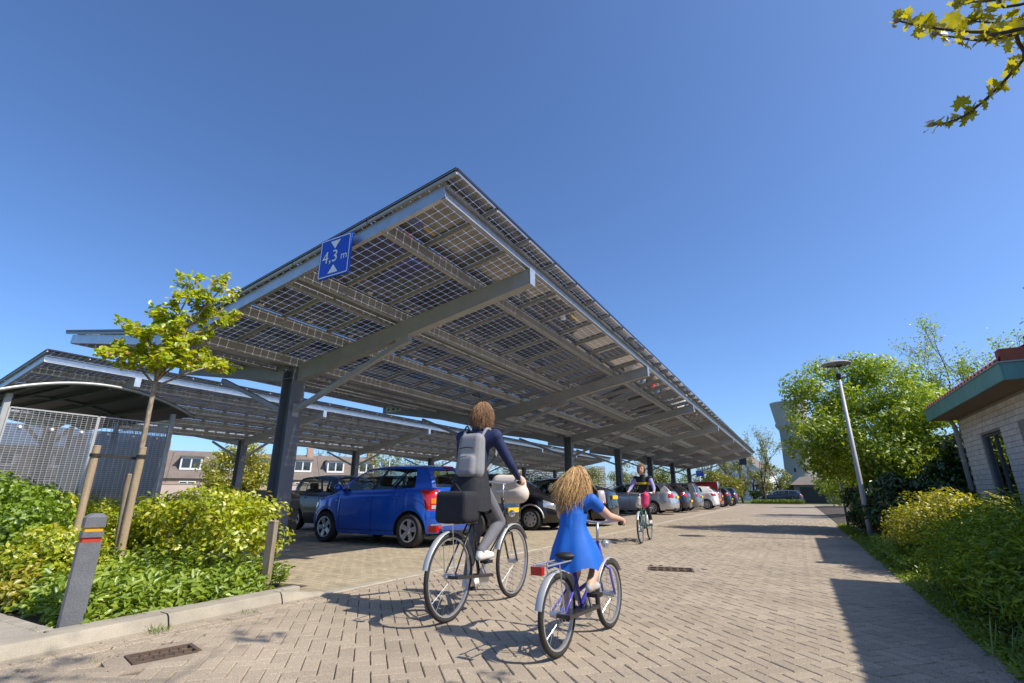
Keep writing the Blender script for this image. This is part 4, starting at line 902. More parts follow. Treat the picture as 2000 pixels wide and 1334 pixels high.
# ================================================================ LEFT SIDE: shelter, bollard, stakes, posts
M['shelter'] = mat('shelter_steel', (0.42, 0.43, 0.42), 0.5, 0.5, var=0.1, scale=5)
M['shelter_roof'] = mat('shelter_roof_sheet', (0.10, 0.105, 0.11), 0.55, 0.2)
M['mesh_wire'] = mat('mesh_wire', (0.50, 0.51, 0.51), 0.45, 0.5)
M['perspex'] = glass_mat('perspex', (0.55, 0.56, 0.62), 0.06, 1.5, 1.6, haze=0.30)
sh = empty('bike_shelter', (-10.0, 3.73, 0), 0, 'grey steel bike shelter with arched roof and grating walls behind the hedge', 'bike shelter')
Y0, Y1s, ZR_, DX = -1.14, 1.14, 2.22, -4.2        # local: face at x=0
for yy in (Y0, Y1s):
    for xx in (0.0, DX / 2, DX):
        b = MB(); b.box((xx - 0.035, yy - 0.035, 0), (xx + 0.035, yy + 0.035, ZR_ + 0.20)); b.build('post', M['shelter'], sh)
def arch(y): return ZR_ + 0.16 + 0.34 * (1 - (y / 1.42) ** 2)
ys = np.linspace(-1.42, 1.42, 25)
b = MB(); b.grid([[(x, y, arch(y) + 0.03) for y in ys] for x in (0.22, DX - 0.2)]); b.grid([[(x, y, arch(y) + 0.02) for y in ys] for x in (0.22, DX - 0.2)], flip=True); b.build('roof_sheet', M['shelter_roof'], sh, smooth=True)
for xx in (0.2, DX / 2, DX):
    b = MB(); b.tube([(xx, y, arch(y)) for y in ys], 0.028, 8); b.build('roof_hoop', M['shelter'], sh, smooth=True)
for yy in (-1.0, -0.5, 0.0, 0.5, 1.0):
    b = MB(); b.bar((0.18, yy, arch(yy) - 0.03), (DX, yy, arch(yy) - 0.03), 0.04, 0.05); b.build('roof_purlin', M['shelter_roof'], sh)
def grating(y0, y1, z0, z1, x=0.045, along='y', nm='grating_panel'):
    g_ = empty_part(nm, sh); fr = MB(); P = lambda u, z: (x, u, z) if along == 'y' else (u, x, z)
    for a, c in (((y0, z0), (y1, z0)), ((y0, z1), (y1, z1)), ((y0, z0), (y0, z1)), ((y1, z0), (y1, z1))): fr.bar(P(*a), P(*c), 0.02, 0.02, up=(1, 0, 0) if along == 'y' else (0, 1, 0))
    fr.build('frame', M['mesh_wire'], g_)
    w = MB(); n = int((y1 - y0) / 0.066)
    for k in range(1, n): u = y0 + (y1 - y0) * k / n; w.bar(P(u, z0), P(u, z1), 0.004, 0.012, up=(1, 0, 0) if along == 'y' else (0, 1, 0))
    m_ = int((z1 - z0) / 0.033)
    for k in range(1, m_): z = z0 + (z1 - z0) * k / m_; w.bar(P(y0, z), P(y1, z), 0.004, 0.005, up=(1, 0, 0) if along == 'y' else (0, 1, 0))
    tag(w.build('bars', M['mesh_wire'], g_), kind='stuff'); return g_
def empty_part(nm, par):
    o = bpy.data.objects.new(nm, None); o.empty_display_size = 0.05; link(o, par); return o
for a, c in ((-1.10, -0.01), (0.01, 1.10)): grating(a, c, 0.25, ZR_)
grating(DX + 0.05, -0.04, 0.25, ZR_, 1.145, 'x'); grating(DX + 0.05, -0.04, 0.25, ZR_, -1.145, 'x')
for a, c in ((-1.09, -0.02), (0.02, 1.09)):
    b = MB(); b.box((-0.004, a, 0.62), (0.004, c, 2.0)); b.build('back_sheet', M['perspex'], sh)
    for u in (a + 0.16, (a + c) / 2, c - 0.16):
        for z in (0.70, 1.95): b = MB(); b.lathe([(0.0, 0.062), (0.02, 0.062), (0.022, 0.056), (0.022, 0.0)], 10, 'x', (0, u, z)); b.build('fixing', M['white_label'], sh)
b = MB(); b.box((DX + 0.1, 1.10, 0.62), (-0.1, 1.108, 2.0)); b.build('back_sheet', M['perspex'], sh)
# bicycle rack rails inside
for xx in (-1.0, -2.4): b = MB(); b.tube([(xx, -1.0, 0.35), (xx, 1.0, 0.35)], 0.025, 8); b.build('rack_rail', M['shelter'], sh)

# ---- bollard: square recycled-plastic post, dark grey with yellow and red bands
M['boll'] = mat('bollard_grey', (0.135, 0.14, 0.15), 0.7, var=0.2, scale=9, fine=0.15, fscale=120, bump=0.3, bscale=70)
M['band_y'] = mat('band_yellow', (0.72, 0.36, 0.012), 0.5, var=0.12, scale=30); M['band_r'] = mat('band_red', (0.50, 0.045, 0.018), 0.5, var=0.12, scale=30)
bo = empty('bollard', (-4.83, 1.95, 0.08), R(-24), 'dark grey square bollard with yellow and red bands at the bed corner', 'bollard')
def sqring(b, w, z0, z1, c, mi=0, cap=False):
    P = lambda w, z: [(w - c, -w, z), (w, -w + c, z), (w, w - c, z), (w - c, w, z), (-w + c, w, z), (-w, w - c, z), (-w, -w + c, z), (-w + c, -w, z)]
    w0, w1 = w if isinstance(w, tuple) else (w, w); A = P(w0, z0) + P(w1, z1); fs = [(i, (i + 1) % 8, 8 + (i + 1) % 8, 8 + i) for i in range(8)]
    if cap: fs += [tuple(range(8, 16)), tuple(range(8))[::-1]]
    b.add(A, fs, mi)
h = 0.074; b = MB(); sqring(b, h, -0.25, 0.565, 0.017, cap=True); b.build('shaft', M['boll'], bo)
b = MB(); sqring(b, h, 0.600, 0.640, 0.022, cap=True); b.build('collar', M['boll'], bo)
b = MB(); sqring(b, h, 0.672, 0.745, 0.022); sqring(b, (h, h * 0.55), 0.745, 0.772, 0.03, cap=True); b.build('cap', M['boll'], bo)
b = MB(); sqring(b, h - 0.010, 0.566, 0.599, 0.02); b.build('red_band', M['band_r'], bo)
b = MB(); sqring(b, h - 0.010, 0.641, 0.671, 0.02); b.build('yellow_band', M['band_y'], bo)
# ---- wooden stakes with rubber ties
M['wood'] = mat('weathered_wood', (0.36, 0.27, 0.17), 0.85, var=0.2, scale=7, fine=0.2, fscale=60, bump=0.6, bscale=40, aniso=(6, 6, 0.7))
M['wood_grey'] = mat('grey_wood', (0.27, 0.215, 0.15), 0.88, var=0.25, scale=7, bump=0.6, bscale=40, aniso=(6, 6, 0.7))
M['bark'] = mat('young_bark', (0.25, 0.19, 0.13), 0.85, var=0.25, scale=14, bump=0.5, bscale=60, aniso=(3, 3, 1), c2=(0.33, 0.27, 0.20))
M['dark_bark'] = mat('dark_bark', (0.085, 0.065, 0.048), 0.9, var=0.3, scale=12, bump=0.6, bscale=50)
M['rubber'] = mat('tie_rubber', (0.02, 0.019, 0.018), 0.7)
TX, TY = -6.83, 3.05
def stake(x, y, ztop, tilt, lab, m='wood', r=0.042):
    o = empty('tree_stake', (x, y, 0.06), 0, lab, 'tree stake', 'stakes holding the young tree'); P = []; n = 9
    for k in range(n): f = k / (n - 1); P.append((tilt[0] * f + 0.006 * math.sin(f * 7 + x), tilt[1] * f, -0.3 + (ztop + 0.3) * f))
    b = MB(); b.tube(P, [r * (1.0 - 0.08 * k / n + 0.04 * math.sin(k * 2.1)) for k in range(n)], 12); b.build('pole', M[m], o, smooth=True, angle=50)
    t0 = Vector(P[-1]); bb = MB(); bb.lathe([(r * 0.94, 0), (r * 0.8, 0.012), (0.0, 0.014)], 12, 'z', tuple(t0 - Vector((0, 0, 0.002)))); bb.build('sawn_top', M['wood'], o)
    return o
s1 = stake(-6.96, 2.66, 1.46, (0.0, 0.0), 'round wooden stake with rubber strap left of the young tree')
s2 = stake(-6.72, 3.02, 1.46, (0.0, 0.0), 'pale round wooden stake right in front of the young tree trunk')
s3 = stake(-7.10, 3.18, 1.16, (0.05, -0.1), 'thin dark wooden stake standing between the two thicker stakes', 'wood_grey', 0.034)
tie = MB()
for (x, y, z, r_) in ((-6.96, 2.66, 1.42, 0.047), (-6.72, 3.02, 1.42, 0.047)):
    tie.lathe([(r_, -0.018), (r_ + 0.004, -0.018), (r_ + 0.004, 0.018), (r_, 0.018)], 16, 'z', (x, y, z))
    tie.bar((x, y + (0.05 if y < 2.8 else -0.02), z), (TX, TY - 0.02, 1.40), 0.006, 0.035)
tag(tie.build('tree_tie', M['rubber']), 'black rubber strap tying the young tree trunk to its stakes', 'tree tie')
def wood_post(x, y, zt, lab, r=0.042):
    o = empty('wooden_post', (x, y, 0.05), R(12), lab, 'post'); b = MB(); b.cbox((-r, -r * 0.7, -0.2), (r, r * 0.7, zt), 0.008); b.build('shaft', M['wood_grey'], o)
    b = MB(); b.cbox((-r * 1.04, -r * 0.74, zt - 0.004), (r * 1.04, r * 0.74, zt + 0.012), 0.006); b.build('weathered_top', M['wood'], o)
wood_post(-5.02, 3.66, 0.66, 'square grey wooden post at the right end of the hedge')
# low green border board beside the stakes
M['edge_green'] = mat('green_board', (0.055, 0.10, 0.075), 0.6, var=0.2, scale=8)
b = MB(); b.bar((-8.2, 2.55, 0.13), (-6.2, 3.25, 0.13), 0.03, 0.16); tag(b.build('border_board', M['edge_green']), 'low grey-green edging board lying behind the bollard by the stakes', 'edging')
# wooden planter tub under the carport, left of the column
pt = empty('planter', (-12.2, 8.6, 0), R(15), 'brown wooden planter box seen above the hedge left of the column', 'planter')
for z in (0.1, 0.35, 0.6, 0.85):
    b = MB(); b.box((-0.7, -0.4, z), (0.7, 0.4, z + 0.235)); b.build('plank', M['wood_grey'], pt)
# ================================================================ VEGETATION
LM = dict(
 hedge=leaf_mat('hedge_leaf', (0.26, 0.37, 0.010), (0.60, 0.60, 0.025), 0.45, cc=(0.40, 0.30, 0.03)),
 dark=leaf_mat('shrub_leaf', (0.13, 0.23, 0.012), (0.33, 0.46, 0.03), 0.42),
 cover=leaf_mat('cover_leaf', (0.17, 0.27, 0.025), (0.36, 0.46, 0.05), 0.4, gloss=0.05),
 gold=leaf_mat('gold_leaf', (0.26, 0.28, 0.02), (0.42, 0.36, 0.02), 0.4),
 maple=leaf_mat('young_leaf', (0.34, 0.46, 0.015), (0.62, 0.66, 0.03), 0.58, cc=(0.42, 0.24, 0.05)),
 yew=leaf_mat('yew_needle', (0.085, 0.16, 0.012), (0.30, 0.42, 0.028), 0.38, gloss=0.03),
 yew_tip=leaf_mat('yew_shoot', (0.17, 0.27, 0.02), (0.34, 0.44, 0.03), 0.4, gloss=0.03),
 spindle=leaf_mat('variegated_leaf', (0.22, 0.27, 0.012), (0.60, 0.54, 0.04), 0.45),
 laurel=leaf_mat('laurel_leaf', (0.02, 0.05, 0.010), (0.07, 0.13, 0.020), 0.2, 0.3, 0.06),
 tree=leaf_mat('tree_leaf', (0.16, 0.27, 0.012), (0.42, 0.52, 0.025), 0.5),
 far=leaf_mat('far_leaf', (0.13, 0.16, 0.03), (0.30, 0.31, 0.07), 0.45), far2=leaf_mat('far_leaf_green', (0.07, 0.13, 0.02), (0.20, 0.28, 0.04), 0.45), far_y=leaf_mat('far_leaf_yellow', (0.26, 0.28, 0.015), (0.42, 0.38, 0.02), 0.45),
 grass=leaf_mat('grass_blade', (0.11, 0.19, 0.02), (0.22, 0.31, 0.05), 0.35), branch=leaf_mat('backlit_leaf', (0.34, 0.34, 0.012), (0.50, 0.43, 0.015), 0.65))
def shrub(name, loc, label, blobs, n, size, m, asp=0.55, shell=0.45, rnd=0.6, cat='shrub', group=None, stems=8, upb=0.35, six=False, dirs=None, dirw=0.0, zmin=0.02, fold=0.25, extra=None):
    t = empty(name, loc, 0, label, cat, group); P, N_ = blob_points(blobs, n, shell); P[:, 2] = np.maximum(P[:, 2], zmin + rng.random(n) * 0.08)
    N2 = N_ + np.array([0, 0, upb]); leaves('foliage', P, N2, size, m, t, asp, fold, rnd, shift=loc, six=six, dirs=dirs, dirw=dirw)
    if extra: extra(t)
    B = np.asarray(blobs); b = MB(); base = np.array(loc); gr = np.random.default_rng(int(abs(loc[0] * 100)) + 1)
    for k in range(stems):
        q = B[gr.integers(len(B))]; s0 = base + np.array([gr.uniform(-.25, .25), gr.uniform(-.25, .25), 0]); s0 = 0.5 * s0 + 0.5 * np.array([q[0], q[1], loc[2]]); mid = (s0 + q[:3]) / 2 + gr.normal(0, 0.06, 3)
        b.tube([tuple(s0 - base), tuple(mid - base), tuple(q[:3] - base)], [0.016, 0.011, 0.005], 5)
    tag(b.build('stems', M['dark_bark'], t, smooth=True), kind='stuff'); return t
def box_blobs(x0, x1, y0, y1, z0, z1, n, cr, seed, top=None):
    g = np.random.default_rng(seed); out = []
    for _ in range(n):
        x, y = g.uniform(x0, x1), g.uniform(y0, y1); zt = top(x, y) if top else z1; z = g.uniform(z0, zt - cr * 0.5); k = cr * g.uniform(0.6, 1.3)
        out.append((x, y, min(z, zt - k * 0.4), k * 1.2, k * 1.2, k * 0.6))
    return out
# beech hedge along the bays
ht = lambda x, y: 1.0 + 0.10 * math.sin(x * 1.7) + 0.05 * math.sin(x * 4.1 + 1)
B = box_blobs(-12.8, -5.75, 3.35, 4.05, 0.22, 1.0, 300, 0.22, 11, ht) + box_blobs(-5.9, -5.40, 3.5, 4.0, 0.40, 0.95, 20, 0.17, 12)
shrub('hedge', (-8.6, 3.75, 0.05), 'yellow-green beech hedge running along the front of the parking bays', B, 42000, 0.062, LM['hedge'], 0.62, 0.55, 0.55, 'hedge', stems=60, upb=0.7)
# taller shrub at far left
B = clumps((-7.9, 2.35, 0.62), (1.1, 0.40, 0.55), 90, 0.2, 21, 0.2) + clumps((-9.6, 2.6, 0.6), (0.9, 0.5, 0.6), 50, 0.22, 22, 0.2)
shrub('shrub', (-8.3, 2.4, 0.05), 'tall leafy green shrub in front of the bike shelter at the left edge', B, 17000, 0.07, LM['dark'], 0.55, 0.5, 0.6, stems=30, upb=0.4)
B = clumps((-6.6, 2.35, 0.32), (0.75, 0.33, 0.3), 60, 0.14, 23, 0.2)
shrub('shrub', (-6.6, 2.35, 0.05), 'low bright green shrub directly behind the bollard', B, 9000, 0.055, LM['hedge'], 0.6, 0.5, 0.6, stems=20, upb=0.5)
B = clumps((-6.1, 2.02, 0.2), (0.42, 0.16, 0.16), 26, 0.09, 24, 0.2)
shrub('shrub', (-6.05, 2.02, 0.05), 'small golden yellow plant at the lower left edge of the bed', B, 2600, 0.06, LM['gold'], 0.5, 0.5, 0.6, stems=12, upb=0.5)
# ground cover
n = 13000; X = rng.uniform(-9.0, KX - 0.30, n); Yc = rng.uniform(1.9, 3.9, n); k_ = np.array([noise.noise(Vector((x * 1.3, y * 1.3, 3))) for x, y in zip(X, Yc)])
hgt = 0.10 + 0.10 * (k_ + 0.5) + 0.22 * np.clip((-4.9 - X) / 1.6, 0, 1) * np.clip((3.4 - Yc), 0.25, 1); edge = np.clip((KX - 0.28 - X) / 0.25, 0.15, 1) * np.clip((Yc - 1.85) / 0.2, 0.2, 1); keep = (Yc < 3.55) | (X < -5.2)
Z = 0.06 + hgt * edge * rng.random(n) ** 0.5
tg = leaves('ground_cover', np.stack([X, Yc, Z], 1)[keep], np.tile([0.15, -0.25, 1.0], (keep.sum(), 1)), 0.085, LM['cover'], None, 0.42, 0.3, 0.45, six=True)
tag(tg, 'leafy green ground cover filling the planting bed beside the kerb', 'ground cover', kind='stuff')
# willow-herb like taller stems right of the stakes
def herb(x, y, h, nst, lab, seed):
    g = np.random.default_rng(seed); t = empty('herb_clump', (x, y, 0.06), 0, lab, 'plant', 'herb clumps in the planting bed'); P = []; N_ = []; D_ = []; b = MB()
    for k in range(nst):
        a = g.uniform(0, 6.28); hh = h * g.uniform(0.6, 1.1); ox, oy = g.normal(0, 0.10, 2); tx, ty = ox + 0.12 * math.cos(a), oy + 0.12 * math.sin(a)
        b.tube([(ox, oy, 0), ((ox + tx) / 2, (oy + ty) / 2, hh * 0.55), (tx, ty, hh)], [0.005, 0.004, 0.002], 4)
        for q in range(16):
            f = 0.2 + 0.8 * q / 16; an = q * 2.4 + a; P.append((x + ox + (tx - ox) * f, y + oy + (ty - oy) * f, 0.06 + hh * f)); D_.append((math.cos(an), math.sin(an), 0.35)); N_.append((-0.3 * math.cos(an), -0.3 * math.sin(an), 1))
    tag(b.build('stalks', M['edge_green'], t), kind='stuff'); leaves('foliage', P, N_, 0.085, LM['cover'], t, 0.26, 0.3, 0.2, shift=(x, y, 0.06), six=True, dirs=D_, dirw=0.85)
for i, (x, y, h, s_, lab) in enumerate([(-6.1, 3.05, 0.42, 14, 'tall narrow-leaved herb clump just right of the stakes'), (-5.75, 3.25, 0.40, 12, 'narrow-leaved herb clump midway between stakes and wooden post'), (-5.35, 3.5, 0.34, 12, 'bushy herb clump in front of the wooden post'), (-5.05, 3.75, 0.26, 10, 'low herb clump at the right tip of the bed'), (-6.5, 2.75, 0.4, 12, 'broad herb clump behind the bollard below the stakes')]): herb(x, y, h, s_, lab, 40 + i)
# tufts of grass in the joints and along kerbs
def tuft(x, y, z, n, h, lab, m='grass', spread=0.04):
    a = rng.uniform(0, 6.28, n); P = np.stack([x + rng.normal(0, spread, n), y + rng.normal(0, spread, n), np.full(n, z)], 1); D_ = np.stack([np.cos(a) * 0.6, np.sin(a) * 0.6, np.ones(n)], 1); N_ = np.stack([-np.sin(a), np.cos(a), np.zeros(n)], 1)
    o = leaves('grass_tuft', P - np.array([x, y, z]), N_, rng.uniform(0.5, 1.2, n) * h, LM[m], None, 0.08, 0.06, 0.1, kind=None, dirs=D_, dirw=0.85); o.location = (x, y, z); tag(o, lab, 'grass tuft', 'grass tufts in the paving')
for i, (x, y, z, n_, h_, lab) in enumerate([(-4.36, 2.32, 0.0, 50, 0.075, 'green tuft with dry stalks growing at the kerb foot above the drain grate'), (-4.33, 3.02, 0.0, 30, 0.05, 'small green tuft at the kerb joint right of the drain grate'), (-4.63, 2.25, 0.10, 26, 0.03, 'flat moss tuft on the edging bricks right of the bollard'), (-4.6, 2.9, 0.10, 24, 0.03, 'flat moss tuft on the edging bricks nearer the post'), (-3.96, 1.78, 0.0, 26, 0.03, 'moss tuft at the near end of the drain grate'), (-4.30, 1.66, 0.0, 22, 0.03, 'moss tuft in the gutter left of the drain grate'), (-4.72, 1.72, 0.1, 24, 0.03, 'moss tuft on the slabs in front of the bollard')]): tuft(x, y, z, n_, h_, lab)
# ---- branching trees
def grow(seed, base, h, spread, nl, levels, lean=(0, 0), r0=0.05, fork=0.4, up=0.55, wig=0.10, ratio=0.62):
    """returns list of (points, radii) for branches and list of twig tips with directions"""
    g = np.random.default_rng(seed); br = []; tips = []
    def rec(p, d, L_, r, lev):
        n = 5; pts = [np.array(p)]; dd = np.array(d, float)
        for k in range(n):
            dd = dd + g.normal(0, wig, 3) + np.array([0, 0, 0.05 * up]); dd /= np.linalg.norm(dd); pts.append(pts[-1] + dd * L_ / n)
        br.append((pts, [r * (1 - 0.55 * k / n) for k in range(n + 1)]))
        if lev <= 0:
            for k in range(1, n + 1): tips.append((pts[k], dd))
            return
        c = nl if lev == levels else g.integers(2, 4)
        for q in range(c):
            f = g.uniform(0.35, 1.0) if q else 1.0; i0 = f * n; ii = int(min(i0, n - 1)); st = pts[ii] + (pts[ii + 1] - pts[ii]) * (i0 - ii)
            a = g.uniform(0, 6.28); o = np.array([math.cos(a), math.sin(a), 0]); nd = dd * (1 - spread) + o * spread + np.array([0, 0, up * 0.3]); nd /= np.linalg.norm(nd)
            rec(st, nd, L_ * ratio * g.uniform(0.75, 1.2), r * 0.55, lev - 1)
    th = h * fork; pts = [np.array(base, float)]; n = 8
    for k in range(n): f = (k + 1) / n; pts.append(np.array(base) + np.array([lean[0] * f + g.normal(0, wig * 0.05), lean[1] * f + g.normal(0, wig * 0.05), th * f]))
    br.append((pts, [r0 * (1.15 - 0.35 * k / n) for k in range(n + 1)])); top = pts[-1]
    for q in range(nl):
        a = 2 * math.pi * q / nl + g.uniform(-.4, .4); el = g.uniform(0.15, 0.9) if q else 1.0; o = np.array([math.cos(a) * (1 - el * 0.75), math.sin(a) * (1 - el * 0.75), 0.35 + el * up]); o /= np.linalg.norm(o)
        st = pts[-1 - (q % 3)] ; rec(st, o, (h - th) * 0.62 * g.uniform(0.8, 1.15), r0 * 0.55, levels - 1)
    return br, tips
def tree(name, loc, label, seed, h, spread, nl, levels, r0, lm, nleaf, lsize, bark='dark_bark', fork=0.4, lean=(0, 0), jit=0.1, group=None, asp=0.6, up=0.55, ratio=0.62, sides=6, six=False, wig=0.10, droop=0.0):
    t = empty(name, loc, 0, label, 'tree', group); br, tips = grow(seed, (0, 0, 0), h, spread, nl, levels, lean, r0, fork, up, wig, ratio)
    b = MB(); b.tube(br[0][0], br[0][1], 10); b.build('trunk', M[bark], t, smooth=True)
    b = MB()
    for p, r in br[1:]: b.tube(p, r, sides if r[0] > 0.012 else 4)
    tag(b.build('branches', M[bark], t, smooth=True), kind='stuff')
    if nleaf:
        T = np.array([p for p, d in tips]); D_ = np.array([d for p, d in tips]); idx = rng.integers(0, len(T), nleaf); P = T[idx] + rng.normal(0, jit, (nleaf, 3)); P[:, 2] -= droop * rng.random(nleaf)
        leaves('crown', P, np.tile([0, 0, 0.7], (nleaf, 1)) + (P - P.mean(0)) * 0.15, lsize, lm, t, asp, 0.3, 0.55, six=six)
    return t
# the young staked tree: limbs fan out from a fork, leaf sprays at their ends
def young_tree():
    g = np.random.default_rng(4); t = empty('young_tree', (TX, TY, 0.05), 0, 'slender young tree with bright new leaves held by wooden stakes', 'tree')
    fork = Vector((0.0, 0.0, 2.36)); P = [(0.004 * math.sin(k * 1.3), 0.004 * math.cos(k), 2.36 * k / 10) for k in range(11)]
    b = MB(); b.tube(P, [0.036 - 0.011 * k / 10 for k in range(11)], 10); b.build('trunk', M['bark'], t, smooth=True)
    C_ = TIPS; lb = MB(); LP = []; 
    for (x, y, z) in C_:
        dep = g.uniform(-0.45, 0.45); e = Vector((x, y, z)) + Vector((-0.91, 0.41, 0)) * dep; st = fork + Vector((0, 0, g.uniform(-0.12, 0.55) if z > 2.9 else g.uniform(-0.15, 0.1))); st.x += (e.x) * 0.12 * max(0, st.z - 2.4); st.y += e.y * 0.12 * max(0, st.z - 2.4)
        mid_ = st.lerp(e, 0.5) + Vector((g.normal(0, 0.05), g.normal(0, 0.05), 0.10 + g.normal(0, 0.04))); cv = bez([tuple(st), tuple(mid_), tuple(e)], 5); lb.tube(cv, [0.014 * (1 - 0.7 * k / len(cv)) + 0.002 for k in range(len(cv))], 6)
        for q in range(6):
            k0 = g.integers(len(cv) // 2, len(cv)); s0 = cv[k0]; d = Vector(g.normal(0, 1, 3)); d.z = abs(d.z) * 0.5 - 0.1; d.normalize(); e2 = s0 + d * g.uniform(0.10, 0.24); tw_ = [s0, s0.lerp(e2, 0.5) + Vector((0, 0, 0.015)), e2]; lb.tube(tw_, [0.004, 0.003, 0.0015], 4)
            for _ in range(40): f = g.random() ** 0.6; LP.append(s0.lerp(e2, f) + Vector(g.normal(0, 0.026, 3)))
    lb.tube([tuple(fork), (0.03, 0.02, 2.75), (0.05, 0.05, 3.2)], [0.022, 0.015, 0.008], 8)
    tag(lb.build('branches', M['bark'], t, smooth=True), kind='stuff'); LP = np.array([tuple(p) for p in LP]); leaves('crown', LP, np.tile([0.25, -0.1, 0.9], (len(LP), 1)), 0.066, LM['maple'], t, 0.72, 0.3, 0.5, six=True)
TIPS = [(-0.16, -0.44, 3.0), (-0.18, -0.48, 2.79), (-0.17, -0.47, 2.49), (0.01, 0.03, 3.39), (-0.07, -0.18, 3.23), (0.09, 0.19, 3.67), (0.26, 0.48, 3.7), (0.33, 0.58, 3.37), (0.2, 0.38, 3.44), (0.01, 0.02, 2.93), (0.08, 0.16, 2.73), (0.21, 0.41, 2.72), (0.36, 0.63, 2.54), (-0.09, -0.22, 2.62), (-0.02, -0.04, 2.47), (0.13, 0.26, 3.06), (-0.02, -0.05, 3.12), (-0.1, -0.26, 2.42), (0.12, 0.24, 2.5), (-0.08, -0.19, 2.86), (0.26, 0.48, 3.11)]
young_tree()
# ---- right-hand beds
def yew_tips(t, B):      # fresh pale shoot tips on the outside
    P, N_ = blob_points(B, 9000, 0.12); k = P[:, 2] > 0.25; P = P[k] + N_[k] * 0.03; N_ = N_[k]; leaves('shoots', P, N_ + np.array([0, 0, 0.6]), 0.065, LM['yew_tip'], t, 0.24, 0.25, 0.4, shift=tuple(t.location), dirs=np.tile([-0.85, -0.25, 0.35], (len(P), 1)), dirw=0.6)
B = clumps((1.85, 6.0, 0.38), (0.80, 1.9, 0.43), 150, 0.26, 31, 0.25) + clumps((3.0, 4.6, 0.45), (0.9, 1.2, 0.5), 60, 0.28, 35, 0.25)
P = np.array([1, 0, 0]); shrub('evergreen_shrub', (2.1, 5.8, 0.02), 'broad dark green evergreen shrub spreading at the right edge of the road', B, 60000, 0.060, LM['yew'], 0.27, 0.55, 0.45, stems=50, upb=0.5, dirs=np.tile([-0.8, -0.25, 0.25], (60000, 1)), dirw=0.62, extra=lambda t: yew_tips(t, B))
B = clumps((1.85, 9.2, 0.55), (0.75, 1.05, 0.45), 80, 0.2, 32, 0.3)
shrub('golden_shrub', (1.85, 9.2, 0.02), 'yellow-leaved shrub between the dark laurel and the evergreen', B, 17000, 0.05, LM['spindle'], 0.5, 0.5, 0.5, stems=40, upb=0.5, dirs=np.tile([-0.5, -0.2, 0.6], (17000, 1)), dirw=0.45)
B = clumps((1.95, 12.3, 0.65), (0.75, 1.5, 0.62), 110, 0.22, 33, 0.2) + clumps((1.6, 15.6, 0.55), (0.55, 1.6, 0.55), 70, 0.22, 36, 0.2)
shrub('laurel_shrub', (1.9, 12.8, 0.02), 'dark glossy laurel shrub at the foot of the lamp post', B, 15000, 0.12, LM['laurel'], 0.36, 0.55, 0.55, stems=40, upb=0.5, dirs=np.tile([0, 0, 1.0], (15000, 1)), dirw=0.5, six=True)
B = clumps((3.35, 15.55, 1.2), (0.5, 0.55, 1.15), 60, 0.25, 34, 0.0)
shrub('ivy', (3.35, 15.5, 0.02), 'dark ivy climbing beside the downpipe at the building corner', B, 9000, 0.09, LM['laurel'], 0.8, 0.6, 0.6, 'climber', stems=20, upb=0.1)
B = clumps((1.2, 9.9, 0.16), (0.22, 2.2, 0.16), 60, 0.10, 37, 0.3)
shrub('ground_shrub', (1.2, 9.9, 0.0), 'low green ground shrub lining the kerb below the golden shrub', B, 8000, 0.045, LM['dark'], 0.5, 0.6, 0.6, stems=10, upb=0.6)
# long grass at lower right
n = 1500; X = rng.normal(1.42, 0.17, n); Yc = rng.normal(4.05, 0.42, n); a = rng.uniform(0, 6.28, n)
tg = leaves('long_grass', np.stack([X, Yc, np.full(n, 0.02)], 1), np.stack([-np.sin(a), np.cos(a), np.zeros(n)], 1), rng.uniform(0.12, 0.34, n), LM['grass'], None, 0.035, 0.04, 0.2, dirs=np.stack([np.cos(a) * 0.5 - 0.3, np.sin(a) * 0.5, np.ones(n)], 1), dirw=0.85, six=True)
tag(tg, 'long green grass blades at the lower right road edge', 'grass', kind='stuff')
# weeds along the right kerb
n = 14000; Yc = rng.uniform(2.6, 20, n); X = RX + 0.03 + np.abs(rng.normal(0, 0.22, n)) * (0.6 + 0.5 * np.sin(Yc * 3.1) ** 2); tg = leaves('kerb_weeds', np.stack([X, Yc, 0.01 + rng.random(n) * np.clip((X - RX) * 0.35, 0.01, 0.09)], 1), np.tile([0, 0, 1.0], (n, 1)), 0.045, LM['cover'], None, 0.4, 0.3, 0.6)
tag(tg, 'low weeds and leaf litter along the right kerb', 'weeds', kind='stuff')
